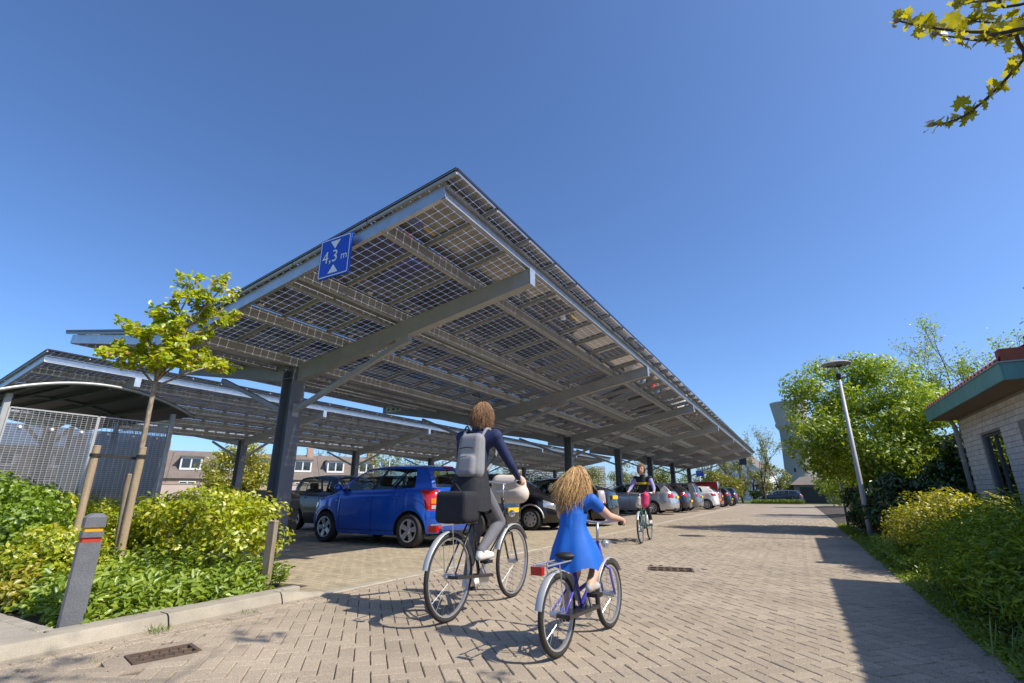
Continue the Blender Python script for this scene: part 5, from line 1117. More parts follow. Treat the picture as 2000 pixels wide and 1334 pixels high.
# the big spreading tree behind the lamp post
def big_tree(loc, label, seed, c, r, ncl, cr, nleaf, lsize, lm, trunk_r=0.09, group=None, up=0.1, stems=5, h=3.0, name='leafy_tree'):
    t = empty(name, loc, 0, label, 'tree', group); g = np.random.default_rng(seed); Bc = clumps(c, r, ncl, cr, seed, up); P, N_ = blob_points(Bc, nleaf, 0.75)
    P[:, 2] = np.maximum(P[:, 2], 0.05 + rng.random(nleaf) * 0.2)
    leaves('crown', P, N_ + np.array([0, 0, 0.4]), lsize, lm, t, 0.55, 0.25, 0.6, shift=loc)
    b = MB(); b2 = MB()
    for k in range(stems):
        q = np.array(Bc[g.integers(len(Bc))][:3]) - np.array(loc); s0 = np.array([g.uniform(-.3, .3), g.uniform(-.3, .3), 0.0]) if stems > 1 else np.zeros(3); m1 = s0 + (q - s0) * 0.4 + np.array([0, 0, 0.25 * q[2]])
        (b if k == 0 else b2).tube([tuple(s0), tuple(m1), tuple(q)], [trunk_r, trunk_r * 0.6, trunk_r * 0.2], 8)
        for _ in range(6):
            q2 = np.array(Bc[g.integers(len(Bc))][:3]) - np.array(loc)
            if np.linalg.norm(q2 - m1) < max(r) * 1.1: b2.tube([tuple(m1), tuple((m1 + q2) / 2 + g.normal(0, 0.1, 3)), tuple(q2)], [trunk_r * 0.4, trunk_r * 0.25, trunk_r * 0.08], 5)
    b.build('trunk', M['dark_bark'], t, smooth=True); tag(b2.build('branches', M['dark_bark'], t, smooth=True), kind='stuff'); return t
big_tree((2.2, 17.5, 0), 'big spreading bright green tree behind the lamp post', 51, (1.95, 17.6, 2.75), (1.95, 2.1, 2.15), 150, 0.46, 46000, 0.11, LM['tree'], 0.10)
tree('slender_tree', (7.5, 27.6, 0), 'tall thin half-bare tree rising behind the big green tree', 61, 7.2, 0.36, 8, 4, 0.09, LM['tree'], 5200, 0.11, fork=0.30, jit=0.16, up=0.75, ratio=0.60)
tree('slender_tree', (10.7, 22.5, 0), 'bare-twigged tree just showing above the red roof at the right edge', 63, 6.4, 0.36, 7, 4, 0.12, LM['far2'], 1200, 0.12, fork=0.35, jit=0.16, up=0.7)
# maple overhanging the camera: trunk out of frame at right, twigs reaching into the top right corner
# ================================================================ RIGHT: building, lamp, pole, tower
M['wbrick'] = mat('white_brick', (0.74, 0.71, 0.65), 0.85, var=0.10, scale=5, obj=0.07, isl=0.06, fine=0.1, fscale=120, bump=0.4, bscale=90)
M['mortar'] = mat('mortar', (0.30, 0.285, 0.26), 0.95, var=0.1, scale=10)
M['copper'] = mat('copper_fascia', (0.15, 0.36, 0.31), 0.5, 0.1, var=0.16, scale=3, obj=0.06)
M['soffit'] = mat('soffit_board', (0.26, 0.19, 0.135), 0.75, var=0.12, scale=5)
M['tile'] = mat('red_roof_tile', (0.36, 0.10, 0.05), 0.75, var=0.2, scale=8, obj=0.15)
M['frame_grey'] = mat('window_frame_grey', (0.10, 0.105, 0.12), 0.5)
M['win_glass'] = glass_mat('window_glass', (0.30, 0.34, 0.38), 0.01, 1.5, 2.0)
M['room'] = mat('dark_room', (0.03, 0.03, 0.032), 0.9)
M['pipe'] = mat('grey_pipe', (0.32, 0.33, 0.34), 0.5)
M['blind'] = mat('window_blind', (0.55, 0.54, 0.52), 0.8)
def wing(loc, label, y0, y1, detail):
    """low white brick building: wall in plane x=0.5 of the eave at x=0; y0..y1 along the road"""
    t = empty('brick_building', loc, 0, label, 'building', 'low white brick building wings'); ze = 2.60; wx = 0.52
    core = MB(); core.box((wx + 0.112, y0 + 0.5, 0), (9.0, y1 - 0.05, ze)); 
    wl = MB(); openings = [] if not detail else [(11.3 - loc[1] - 0.75 + 0.0, 0.75, 0.15), (12.75 - loc[1], 0.55, 0.15)]
    openings = [(c - w, c + w, 0.35, 2.12) for c, w, _ in openings]
    # mortar wall with openings: strips between
    ysplit = sorted([y0 + 0.5] + [v for o in openings for v in o[:2]] + [y1 - 0.05])
    for a, b_ in zip(ysplit[:-1], ysplit[1:]):
        op = [o for o in openings if abs(o[0] - a) < 1e-6]
        if op: wl.box((wx + 0.012, a, op[0][3]), (wx + 0.11, b_, ze)); wl.box((wx + 0.012, a, 0), (wx + 0.11, b_, op[0][2]))
        else: wl.box((wx + 0.012, a, 0), (wx + 0.11, b_, ze))
    wall = wl.build('wall', M['mortar'], t)
    core.build('room_block', M['room'], t)
    if detail:
        LB, HB, g_ = 0.215, 0.098, 0.009; bmx = MB(); bmx.box((0, -LB / 2 + g_ / 2, -HB / 2 + g_ / 2), (0.05, LB / 2 - g_ / 2, HB / 2 - g_ / 2)); bmesh_ = bmx.mesh('brick', M['wbrick'])
        hm = MB(); hm.box((0, -LB / 4 + g_ / 2, -HB / 2 + g_ / 2), (0.05, LB / 4 - g_ / 2, HB / 2 - g_ / 2)); half = hm.mesh('half_brick', M['wbrick'])
        spots = []; k = 0; z = HB / 2
        while z < ze - 0.04:
            y = y1 - 0.05 - LB / 2 - (LB / 2 if k % 2 else 0)
            while y > y0 + 0.6:
                hit = [o for o in openings if o[2] - 0.03 < z < o[3] + 0.02 and y + LB / 2 > o[0] + 0.005 and y - LB / 2 < o[1] - 0.005]
                if not hit: spots.append((y, z, 0))
                else:
                    o = hit[0]
                    if y + LB * 0.0 >= o[1] - 0.02: spots.append((max(y + LB / 4, o[1] + LB / 4), z, 1))
                    elif y <= o[0] + 0.02: spots.append((min(y - LB / 4, o[0] - LB / 4), z, 1))
                y -= LB
            z += HB; k += 1
        sc = []
        for n, (y, z, hf) in enumerate(spots):
            u, v, d = proj((loc[0] + wx, loc[1] + y, z)); sc.append((0 if (d > 0 and u < 2040 and v < 985) else 100 + d, n))
        sc.sort(); sel = set(n for _, n in sc[:300]); rs = MB()
        for n, (y, z, hf) in enumerate(spots):
            if n in sel: inst('brick', half if hf else bmesh_, wall, (wx - 0.002 + rr_.uniform(-.002, .002), y, z))
            else:
                l = LB / 4 if hf else LB / 2; rs.box((wx, y - l + g_ / 2, z - HB / 2 + g_ / 2), (wx + 0.05, y + l - g_ / 2, z + HB / 2 - g_ / 2))
        tag(rs.build('brick_field', M['wbrick'], wall), kind='stuff')
        for (a, b_, z0, z1) in openings:
            w = empty_part('window', t); fr = MB(); x = wx + 0.075; s = 0.05
            for p, q in (((x, a + s / 2, z0), (x, a + s / 2, z1)), ((x, b_ - s / 2, z0), (x, b_ - s / 2, z1)), ((x, (a + b_) / 2, z0 + s), (x, (a + b_) / 2, z1 - s))): fr.bar(p, q, s, 0.06, up=(1, 0, 0))
            for z in (z0 + s / 2, z1 - s / 2): fr.bar((x, a + s, z), (x, b_ - s, z), 0.06, s)
            fr.build('frame', M['frame_grey'], w)
            for c0, c1 in ((a + s, (a + b_) / 2 - s / 2), ((a + b_) / 2 + s / 2, b_ - s)):
                p = MB(); p.box((x - 0.004, c0, z0 + s), (x + 0.004, c1, z1 - s)); p.build('pane', M['win_glass'], w)
            p = MB(); p.box((x + 0.012, a + s, z1 - 0.22), (x + 0.02, b_ - s, z1 - s)); p.build('blind', M['blind'], w)
            p = MB(); p.box((wx - 0.03, a - 0.02, z0 - 0.05), (wx + 0.07, b_ + 0.02, z0)); p.build('sill', M['frame_grey'], w)
            p = MB(); p.box((wx + 0.03, a, z1), (wx + 0.11, b_, z1 + 0.06)); p.build('lintel', M['frame_grey'], w)
    else:
        pl_ = MB(); pl_.box((wx, y0 + 0.5, 0), (wx + 0.011, y1 - 0.05, ze)); pl_.build('wall_face', M['wbrick'], t)
    # eave: soffit, fascia panels, roof with tiles
    so = MB(); so.box((0.03, y0 + 0.03, ze), (9.0, y1 - 0.0, ze + 0.03)); so.build('soffit', M['soffit'], t)
    n = max(1, int((y1 - y0) / 1.25)); st_ = (y1 - y0) / n
    for k in range(n):
        f = MB(); f.box((0.0, y0 + k * st_ + 0.004, ze - 0.012), (0.028, y0 + (k + 1) * st_ - 0.004, ze + 0.24)); f.build('fascia_panel', M['copper'], t)
    f = MB(); f.box((0.03, y0 - 0.0, ze - 0.012), (6.0, y0 + 0.028, ze + 0.24)); f.build('fascia_panel', M['copper'], t)
    f = MB(); f.box((-0.02, y0 - 0.02, ze + 0.242), (0.06, y1 + 0.02, ze + 0.262)); f.box((0.062, y0 - 0.02, ze + 0.242), (6.0, y0 + 0.06, ze + 0.262)); f.build('eave_trim', M['galv_dull'], t)
    sl = 0.52; rf = MB()
    vs = [(0.06, y0 + 0.06, ze + 0.25), (0.06, y1, ze + 0.25), (4.5, y1, ze + 0.25 + 4.44 * sl), (4.5, y0 + 0.06, ze + 0.25 + 4.44 * sl), (9.0, y1, ze + 0.25), (9.0, y0 + 0.06, ze + 0.25)]
    rf.add(vs, [(0, 3, 2, 1), (3, 5, 4, 2), (0, 5, 3), (1, 2, 4), (0, 1, 4, 5)]); roof = rf.build('roof', M['tile'], t)
    tp = []; tw = 0.20
    for k in range(11): a = math.pi * 2 * k / 10; tp.append((-tw / 2 + tw * k / 10, 0.028 * math.cos(a) + 0.03))
    tl = MB(); G = []
    for x in (0.0, 0.36): G.append([(x, u, v + x * sl + (0.022 if x == 0 else 0)) for u, v in tp])
    G0 = [(0.0, u, v - 0.006) for u, v in tp]; tl.grid([G0, G[0], G[1]]); tlm = tl.mesh('roof_tile', M['tile'], smooth=False)
    rows = 4 if detail else 2
    for r_ in range(rows):
        for k in range(int((y1 - y0 - 0.1) / tw)): inst('roof_tile', tlm, roof, (0.03 + r_ * 0.32, y0 + 0.14 + k * tw, ze + 0.262 + r_ * 0.32 * sl))
    vb = MB(); vb.box((0.1, y0 + 0.0, ze + 0.27), (0.5, y0 + 0.10, ze + 0.42)); 
    for k in range(12): inst('verge_tile', None, roof) if False else None
    for k in range(10):
        v = MB(); x0 = 0.05 + k * 0.36; v.box((x0, y0 + 0.01, ze + 0.27 + k * 0.36 * sl), (x0 + 0.35, y0 + 0.20, ze + 0.36 + (k + 0.5) * 0.36 * sl)); v.build('verge_tile', M['tile'], roof)
    return t
wing((2.85, 9.6, 0), 'low white brick building with green fascia and red roof tiles', 0.0, 5.1, True)
wing((2.85, 8.0, 0), 'near wing of the white brick building at the right beyond the frame', -12.0, 0.0, False)
# downpipe
dp = empty('downpipe', (3.30, 14.60, 0), 0, 'grey downpipe at the corner of the white brick building', 'downpipe'); b = MB(); b.tube([(0, 0, 0), (0, 0, 2.45), (-0.05, -0.02, 2.56), (-0.12, -0.05, 2.6)], 0.045, 12); b.build('pipe', M['pipe'], dp, smooth=True)
for z in (0.8, 1.7, 2.3): b = MB(); b.lathe([(0.046, -0.02), (0.053, -0.02), (0.053, 0.02), (0.046, 0.02)], 12, 'z', (0, 0, z)); b.build('clip', M['galv_dull'], dp)
# recessed wing behind the ivy
rw = empty('brick_annexe', (4.1, 14.9, 0), 0, 'recessed white brick annexe behind the ivy', 'building')
b = MB(); b.box((0, 0, 0), (5, 6.0, 2.45)); b.build('wall', M['wbrick'], rw); b = MB(); b.box((-0.1, 0.0, 2.45), (5, 6.2, 2.62)); b.build('roof_edge', M['copper'], rw)
b = MB(); b.box((-0.012, 1.2, 0.4), (-0.002, 2.0, 2.1)); b.build('window', M['frame_grey'], rw)
# ---- lamp post
M['lamp_glass'] = glass_mat('lamp_diffuser', (0.8, 0.82, 0.8), 0.1, 1.45, 1.0)
def lamp_post(loc, label, H=4.1, r=0.046, sc=1.0):
    t = empty('lamp_post', loc, 0, label, 'street lamp', 'street lamps'); b = MB(); b.tube([(0, 0, 0), (0, 0, 1.0), (0, 0, H - 0.42)], [r * 1.25, r * 1.15, r * 0.8], 14); b.build('post', M['galv_dull'], t, smooth=True)
    b = MB(); b.lathe([(r * 0.8, H - 0.46), (r * 1.15, H - 0.44), (r * 1.15, H - 0.33), (r * 0.7, H - 0.31)], 14); b.build('collar', M['black_trim'], t, smooth=True, angle=40)
    b = MB(); b.lathe([(0.0, H - 0.31), (0.05, H - 0.31), (0.10, H - 0.20), (0.17 * sc, H - 0.10), (0.18 * sc, H - 0.085)], 20); b.build('diffuser', M['lamp_glass'], t, smooth=True)
    b = MB(); b.lathe([(0.20 * sc, H - 0.11), (0.32 * sc, H - 0.085), (0.325 * sc, H - 0.07), (0.26 * sc, H - 0.03), (0.12 * sc, H + 0.0), (0.0, H + 0.01)], 28); b.lathe([(0.0, H - 0.07), (0.2 * sc, H - 0.07), (0.32 * sc, H - 0.083)], 28); b.build('lamp_hood', M['galv_dull'], t, smooth=True, angle=50)
    for k in range(3):
        a = k * 2.09; b = MB(); b.tube([(0.06 * math.cos(a), 0.06 * math.sin(a), H - 0.31), (0.19 * sc * math.cos(a), 0.19 * sc * math.sin(a), H - 0.09)], 0.007, 5); b.build('strut', M['galv_dull'], t)
lamp_post((1.26, 14.0, 0), 'grey street lamp with a flat round hood in front of the big green tree')
lamp_post((-34.0, 36.5, 0), 'distant street lamp on a tall pole seen under the carport', 4.9, 0.07)
po = empty('sign_pole', (1.16, 18.6, 0), 0, 'thin pale steel pole rising from the shrubs left of the lamp post', 'pole'); b = MB(); b.tube([(0, 0, 0), (0, 0, 2.35)], 0.032, 10); b.build('tube', M['galv'], po, smooth=True); b = MB(); b.lathe([(0.032, 2.35), (0.034, 2.36), (0.0, 2.38)], 10); b.build('cap', M['black_trim'], po)
# ---- water tower
M['tower'] = mat('tower_concrete', (0.42, 0.385, 0.35), 0.8, var=0.08, scale=0.3, fine=0.05, fscale=3)
M['tower_dark'] = mat('tower_shaft', (0.31, 0.285, 0.26), 0.85, var=0.08, scale=0.3)
wt = empty('water_tower', (1.5, 200, 0), 0, 'grey concrete water tower rising behind the big green tree', 'tower')
b = MB(); b.lathe([(4.9, 0), (4.6, 10), (4.3, 21.0), (4.4, 22.4)], 48); b.build('shaft', M['tower_dark'], wt, smooth=True, angle=40)
b = MB(); b.lathe([(4.4, 22.4), (5.35, 23.8), (5.4, 24.6), (5.1, 24.8), (6.05, 31.3), (6.1, 31.8), (0, 32.3)], 48); b.build('tank', M['tower'], wt, smooth=True, angle=25)
b = MB(); b.lathe([(6.0, 31.82), (6.2, 31.85), (6.2, 32.1), (6.0, 32.15)], 48); b.build('rim', M['sign_white'], wt)
for k in range(3):
    for a in (-1.9, -1.2): c_, s_ = math.cos(a), math.sin(a); b = MB(); b.box((4.5 * c_ - 0.3, 4.5 * s_ - 0.3, 8 + k * 4.5), (4.5 * c_ + 0.3, 4.5 * s_ + 0.3, 9.2 + k * 4.5)); b.build('window', M['room'], wt)
# ---- houses far left behind the carports
M['hbrick'] = mat('house_brick', (0.42, 0.27, 0.20), 0.9, var=0.12, scale=0.6, fine=0.15, fscale=14); M['hroof'] = mat('grey_roof_tiles', (0.17, 0.135, 0.11), 0.85, var=0.15, scale=1.2, fine=0.25, fscale=9); M['hwhite'] = mat('white_paint', (0.72, 0.71, 0.68), 0.6)
def house(loc, rz, label, w=7.0, d=8.0, eave=3.4, ridge=7.0, dorm=1, brick='hbrick'):
    t = empty('row_house', loc, rz, label, 'house', 'houses behind the parking area'); b = MB(); b.box((-w / 2, 0, 0), (w / 2, d, eave)); wall = b.build('wall', M[brick], t)
    b = MB(); o = 0.25; sl = (ridge - eave) / (d / 2)
    b.add([(-w / 2, -o, eave - o * sl), (w / 2, -o, eave - o * sl), (w / 2, d / 2, ridge), (-w / 2, d / 2, ridge), (-w / 2, d + o, eave - o * sl), (w / 2, d + o, eave - o * sl)], [(0, 1, 2, 3), (3, 2, 5, 4), (0, 3, 4), (1, 5, 2), (0, 4, 5, 1)]); roof = b.build('roof', M['hroof'], t)
    b = MB(); b.box((w / 2 - 1.3, d / 2 - 0.35, ridge - 0.4), (w / 2 - 0.5, d / 2 + 0.35, ridge + 1.0)); b.tube([(w / 2 - 0.9, d / 2, ridge + 1.0), (w / 2 - 0.9, d / 2, ridge + 1.35)], 0.13, 8); b.build('chimney', M[brick], roof)
    for k in range(dorm):
        x = -w / 2 + w * (k + 0.5) / dorm; dm = empty_part('dormer', t); b = MB(); b.box((x - 1.1, 0.9, eave + 0.8), (x + 1.1, 3.4, eave + 2.3)); b.build('cheek', M['hwhite'], dm); b = MB(); b.box((x - 1.25, 0.7, eave + 2.3), (x + 1.25, 3.6, eave + 2.45)); b.build('cap', M['hroof'], dm)
        for s in (-1, 1): b = MB(); b.box((x + s * 0.5 - 0.42, 0.88, eave + 1.05), (x + s * 0.5 + 0.42, 0.899, eave + 2.1)); b.build('pane', M['win_glass'], dm)
    for x in (-w / 4, w / 4):
        wn = MB(); wn.box((x - 0.85, -0.03, 0.9), (x + 0.85, 0.0, 2.4)); f = wn.build('window', M['hwhite'], t)
        for s in (-1, 1): b = MB(); b.box((x + s * 0.4 - 0.34, -0.045, 1.0), (x + s * 0.4 + 0.34, -0.032, 2.3)); b.build('pane', M['win_glass'], f)
for i_, (k, lab) in enumerate([(-2, 'leftmost brick row house behind the bike shelter'), (-1, 'brick row house with chimney just right of the bike shelter'), (0, 'brick row house with two white dormers left of the yellow bush'), (1, 'brick row house mostly behind the yellow bush'), (2, 'brick row house partly hidden by the near column')]):
    house((-61 + 4.2 * k, 35 + 7.2 * k, 0), R(60), lab, 8.3, 8.0, 2.9, 6.1, dorm=2)
b = MB(); sh2 = empty('garden_wall', (-52, 31, 0), R(60), 'pale pink garden wall in front of the row houses', 'wall'); b.box((-9, 0, 0), (16, 0.25, 1.9)); b.build('masonry', mat('pale_render', (0.55, 0.42, 0.35), 0.9, var=0.1, scale=1), sh2); b = MB(); b.box((-9.1, -0.05, 1.9), (16.1, 0.3, 2.0)); b.build('coping', M['slab'], sh2)
# ================================================================ FAR VEGETATION AND STREET END
bt = big_tree; G_ = 'trees and bushes beyond the parking area'
bt((-38.0, 24.0, 0), 'bright yellow-green bush left of the far column under the carport', 71, (-38.0, 24.0, 2.4), (2.4, 2.4, 2.4), 60, 0.8, 7000, 0.26, LM['far_y'], 0.1, G_)
bt((-35, 45.0, 0), 'yellow flowering bush behind the blue car roof', 72, (-35, 45, 1.8), (2.4, 2.0, 1.8), 40, 0.6, 4000, 0.25, LM['far_y'], 0.08, G_)
for i, (x, y, h, n_, lab) in enumerate([(-36, 38, 5.2, 1500, 'young round tree seen left above the blue car'), (-38, 46.5, 5.6, 1500, 'young round tree farther right above the blue car'), (-28.5, 60, 6.5, 900, 'pale half-bare tree behind the carport columns'), (-60, 52, 9.0, 1400, 'tall loose tree above the row houses')]):
    tree('young_street_tree', (x, y, 0), lab, 80 + i, h, 0.50, 6, 4, 0.09, LM['far'], n_, 0.2, fork=0.34, jit=0.2, group=G_, up=0.35)
for i, (x, y, rx, h, lm, lab) in enumerate([(-21, 55, 4.0, 1.9, 'far', 'pale green bush under the far carport end, leftmost of the row'), (-15.5, 57, 3.6, 2.3, 'far', 'pale blossoming bush behind the middle columns'), (-11.5, 58, 3.0, 2.0, 'far2', 'fresh green bush between the far columns'), (-7.6, 60, 2.6, 1.7, 'far_y', 'yellowish bush behind the farthest column'), (-27, 50, 3.5, 1.7, 'far2', 'green bush left behind the black fastback car'), (-8.8, 74, 3.4, 2.8, 'far', 'pale leafy tree right of the far carport end'), (-4.6, 68, 2.2, 1.9, 'far', 'light bush behind the crosswise car, left'), (-2.0, 70, 2.4, 2.2, 'far', 'light bush behind the crosswise car, right'), (3.2, 45, 2.4, 2.4, 'tree', 'dense green tree closing the road at the right'), (2.3, 29, 1.7, 2.0, 'tree', 'green bushy tree leaning over the kerb beyond the thin pole'), (-40, 62, 5.0, 3.0, 'far2', 'dark green tree mass behind the far carport')]):
    bt((x, y, 0), lab, 100 + i, (x, y, h), (rx, rx * 0.7, h), 46, rx * 0.22, 5200, 0.2 if y > 40 else 0.13, LM[lm], 0.09, G_)
for i, (x, y, h, n_, lab) in enumerate([(-5.5, 62, 7.0, 2400, 'pale spring tree with a bare top beside the carport end'), (-3.1, 59.5, 6.6, 2200, 'slim tree with a thin dark trunk standing left of the crosswise car'), (-9.5, 64, 7.0, 1800, 'loose pale tree behind the warning sign')]):
    tree('spring_tree', (x, y, 0), lab, 120 + i, h, 0.38, 7, 4, 0.11, LM['far'], n_, 0.17, fork=0.28, jit=0.2, group=G_, up=0.6)
# grass island at the junction
b = MB(); b.grid([[(x, y, 0.05) for x in (-4.4, 0.4)] for y in (57.2, 59.4)], flip=True); tag(b.build('grass_island', M['grass_ground']), kind='structure')
n = 2500; P = np.stack([rng.uniform(-4.3, 0.3, n), rng.uniform(57.2, 59.3, n), np.full(n, 0.05)], 1); a = rng.uniform(0, 6.28, n); tag(leaves('long_grass', P, np.stack([-np.sin(a), np.cos(a), np.zeros(n)], 1), rng.uniform(0.2, 0.5, n), LM['grass'], None, 0.12, 0.4, 0.2, dirs=np.stack([np.cos(a) * 0.4, np.sin(a) * 0.4, np.ones(n)], 1), dirw=0.9), 'strip of grass in front of the crosswise car', 'grass', kind='stuff')
# garage building at the end of the road
gr = empty('garage', (1.2, 66, 0), 0, 'small dark brick garage at the end of the road', 'garage'); b = MB(); b.box((-1.6, 0, 0), (4, 6, 1.95)); b.build('wall', mat('garage_brick', (0.20, 0.16, 0.15), 0.9, var=0.1, scale=1), gr); b = MB(); b.add([(-1.9, -0.3, 1.95), (4.3, -0.3, 1.95), (3.2, 3, 2.9), (-0.8, 3, 2.9), (-1.9, 6.3, 1.95), (4.3, 6.3, 1.95)], [(0, 1, 2, 3), (3, 2, 5, 4), (0, 3, 4), (1, 5, 2), (0, 4, 5, 1)]); b.build('roof', M['hroof'], gr)
b = MB(); b.box((-1.0, -0.04, 0.05), (1.4, -0.005, 1.7)); b.build('door', mat('garage_door', (0.03, 0.03, 0.032), 0.6), gr)
b = MB(); b.box((1.7, -0.03, 0.9), (2.6, -0.005, 1.6)); b.build('window', M['win_glass'], gr)
# flat-roofed louvred building behind the carports, seen between the columns
fl = empty('flat_building', (-33, 72, 0), R(20), 'pale grey building with horizontal boards behind the far columns', 'building'); b = MB(); b.box((-8, 0, 0), (8, 6, 5.0)); b.build('wall', mat('grey_board_wall', (0.30, 0.30, 0.30), 0.8, var=0.08, scale=0.5), fl)
for k in range(14): b = MB(); b.box((-8.02, -0.08, 0.4 + k * 0.33), (8.02, -0.01, 0.62 + k * 0.33)); b.build('board', M['hwhite'], fl)
wh = empty('white_house', (-8.5, 95, 0), R(-12), 'white gabled house far behind the trees', 'house'); b = MB(); b.box((-4, 0, 0), (4, 8, 4.5)); b.add([(-4, 0, 4.5), (4, 0, 4.5), (0, 0, 7.8)], [(0, 1, 2)]); b.build('wall', M['hwhite'], wh); b = MB(); b.add([(-4.3, -0.3, 4.3), (0, -0.3, 7.95), (0, 8, 7.95), (-4.3, 8, 4.3), (4.3, -0.3, 4.3), (4.3, 8, 4.3)], [(0, 1, 2, 3), (1, 4, 5, 2)]); b.build('roof', M['hroof'], wh); b = MB(); b.box((-0.7, -0.03, 5.0), (0.7, -0.002, 6.2)); b.build('window', M['win_glass'], wh)
# road signs at the far end
def sign_post(loc, label, shape, m, sz, zc, cat='road sign'):
    t = empty('traffic_sign', loc, 0, label, cat, 'traffic signs at the far end'); b = MB(); b.tube([(0, 0, 0), (0, 0, zc + 0.2)], 0.035, 8); b.build('post', M['galv'], t, smooth=True)
    b = MB()
    if shape == 'tri':
        for (q, y, mm) in ((1.0, -0.05, 0), (0.66, -0.056, 1)):
            bb = MB(); P = [(sz * q * math.sin(a), y, zc + sz * q * math.cos(a)) for a in (0, 2.094, 4.189)]; P2 = [(x, -0.045, z) for x, y_, z in P]; bb.add(P + P2, [(0, 1, 2), (5, 4, 3), (0, 3, 4, 1), (1, 4, 5, 2), (2, 5, 3, 0)]); bb.build('plate' if mm == 0 else 'field', M['tail_red'] if mm == 0 else M['sign_white'], t)
    else: b.box((-sz, -0.06, zc - sz * 0.8), (sz, -0.045, zc + sz * 0.8)); b.build('plate', M[m], t)
sign_post((-8.2, 60, 0), 'red bordered warning triangle above the dark red van', 'tri', None, 0.46, 2.35); sign_post((-9.1, 58, 0), 'small blue square sign on a pole left of the warning triangle', 'sq', 'sign_blue', 0.36, 3.1)
# little parasol-like white canopy beside the van
# ---- overhanging maple branch, top right
mp = empty('maple_tree', (2.55, 1.9, 0), 0, 'maple whose budding twigs hang into the top right corner', 'tree')
b = MB(); b.tube([(0, 0, 0), (0.02, 0.02, 1.5), (-0.05, 0.05, 3.0), (0.0, 0.1, 4.6)], [0.10, 0.085, 0.07, 0.04], 12); b.build('trunk', M['dark_bark'], mp, smooth=True)
ML = Vector(mp.location); CAMV = Vector((0, 0, CAM_H))
def at(px, py, dist): d = FW * 954 + RT * (px - 1000) - UP * (py - 667); d /= np.linalg.norm(d); return Vector(d * dist) + CAMV - ML
twigs = [([(0.0, 0.05, 2.3), (-0.6, 0.0, 2.35)] + [tuple(at(x, y, d)) for x, y, d in ((2060, 40, 2.1), (1930, 62, 2.1), (1850, 58, 2.1), (1785, 48, 2.1), (1752, 40, 2.1))], 0.0075),
         ([tuple(at(2060, 40, 2.1)), tuple(at(1990, 65, 2.12)), tuple(at(1920, 78, 2.13)), tuple(at(1868, 73, 2.13)), tuple(at(1826, 66, 2.13))], 0.006),
         ([(0.0, 0.05, 2.1), (-0.7, 0.02, 2.1)] + [tuple(at(x, y, d)) for x, y, d in ((2080, 30, 2.2), (2000, 115, 2.2), (1948, 172, 2.2), (1890, 222, 2.2), (1846, 240, 2.2), (1820, 243, 2.2))], 0.007),
         ([(-0.05, 0.05, 2.5), (-0.7, 0.0, 2.55)] + [tuple(at(x, y, d)) for x, y, d in ((2060, -10, 2.3), (1950, 0, 2.3), (1900, 4, 2.3), (1868, 8, 2.3))], 0.006),
         ([tuple(at(2060, -10, 2.3)), tuple(at(2000, 38, 2.25)), tuple(at(1930, 44, 2.25)), tuple(at(1890, 38, 2.25))], 0.005)]
lf = MB(); prof_ = [(0.0, 0.0), (0.10, 0.30), (0.42, 0.12), (0.52, 0.30), (0.40, 0.42), (0.62, 0.62), (0.36, 0.62), (0.30, 0.80), (0.14, 0.78), (0.0, 1.0)]
vs = [(0, 0, 0)] + [(x * 0.85, y, 0.10 * abs(x) + 0.04 * math.sin(y * 9)) for x, y in prof_[1:]] + [(-x * 0.85, y, 0.10 * abs(x) + 0.04 * math.sin(y * 9 + 1)) for x, y in prof_[1:-1]]
nR = len(prof_) - 1; right = [0] + list(range(1, nR + 1)); left = [0] + list(range(nR + 1, nR + nR)) + [nR]
mid = len(vs); vs.append((0, 0.5, -0.03)); fs = []
for a_, c_ in zip(right[:-1], right[1:]): fs.append((mid, a_, c_))
for a_, c_ in zip(left[:-1], left[1:]): fs.append((mid, c_, a_))
lf.add(vs, fs); lfm = lf.mesh('leaf', LM['branch'], smooth=True)
gq = random.Random(9)
for P, r in twigs:
    C_ = bez(P); n = len(C_); tb = MB(); tb.tube(C_, [r * (1 - 0.75 * k / n) for k in range(n)], 7); tw = tb.build('twig', M['dark_bark'], mp, smooth=True)
    vis_ = [k for k in range(n) if -40 < 1995 - proj(np.array(C_[k] + ML))[0] < 300]
    if not vis_: continue
    for k in range(vis_[0], n):
        for q in range(gq.choice((1, 2, 2, 3))):
            s = gq.uniform(0.022, 0.056) * (1.0 if k < n - 4 else 0.7); e = (gq.uniform(-1.2, 1.2), gq.uniform(-1.0, 1.0), gq.uniform(0, 6.28)); o = inst('leaf', lfm, mp, C_[k] + Vector((gq.uniform(-.012, .012), gq.uniform(-.012, .012), gq.uniform(-.02, .012))), (R(70) + e[0], e[1], e[2]), (s,) * 3)
    b = MB(); b.ell(tuple(C_[-1]), (0.012, 0.008, 0.008), 8, 6); b.build('bud', M['wood'], tw, smooth=True)
# higher limbs out of frame that throw the leaf shadows on the road at lower left
b = MB(); br, tips = grow(33, (0.0, 0.1, 4.5), 2.2, 0.5, 5, 3, r0=0.03, fork=0.1, up=0.1)
for p, r in br: b.tube(p, r, 5)
T_ = np.array([p for p, d in tips]); ii = rng.integers(0, len(T_), 420); leaves('upper_leaves', T_[ii] + rng.normal(0, 0.08, (420, 3)), np.tile([0, 0, 1.0], (420, 1)), 0.085, LM['branch'], mp, 0.8, 0.2, 0.6, six=True)
tag(b.build('upper_branches', M['dark_bark'], mp, smooth=True), kind='stuff')
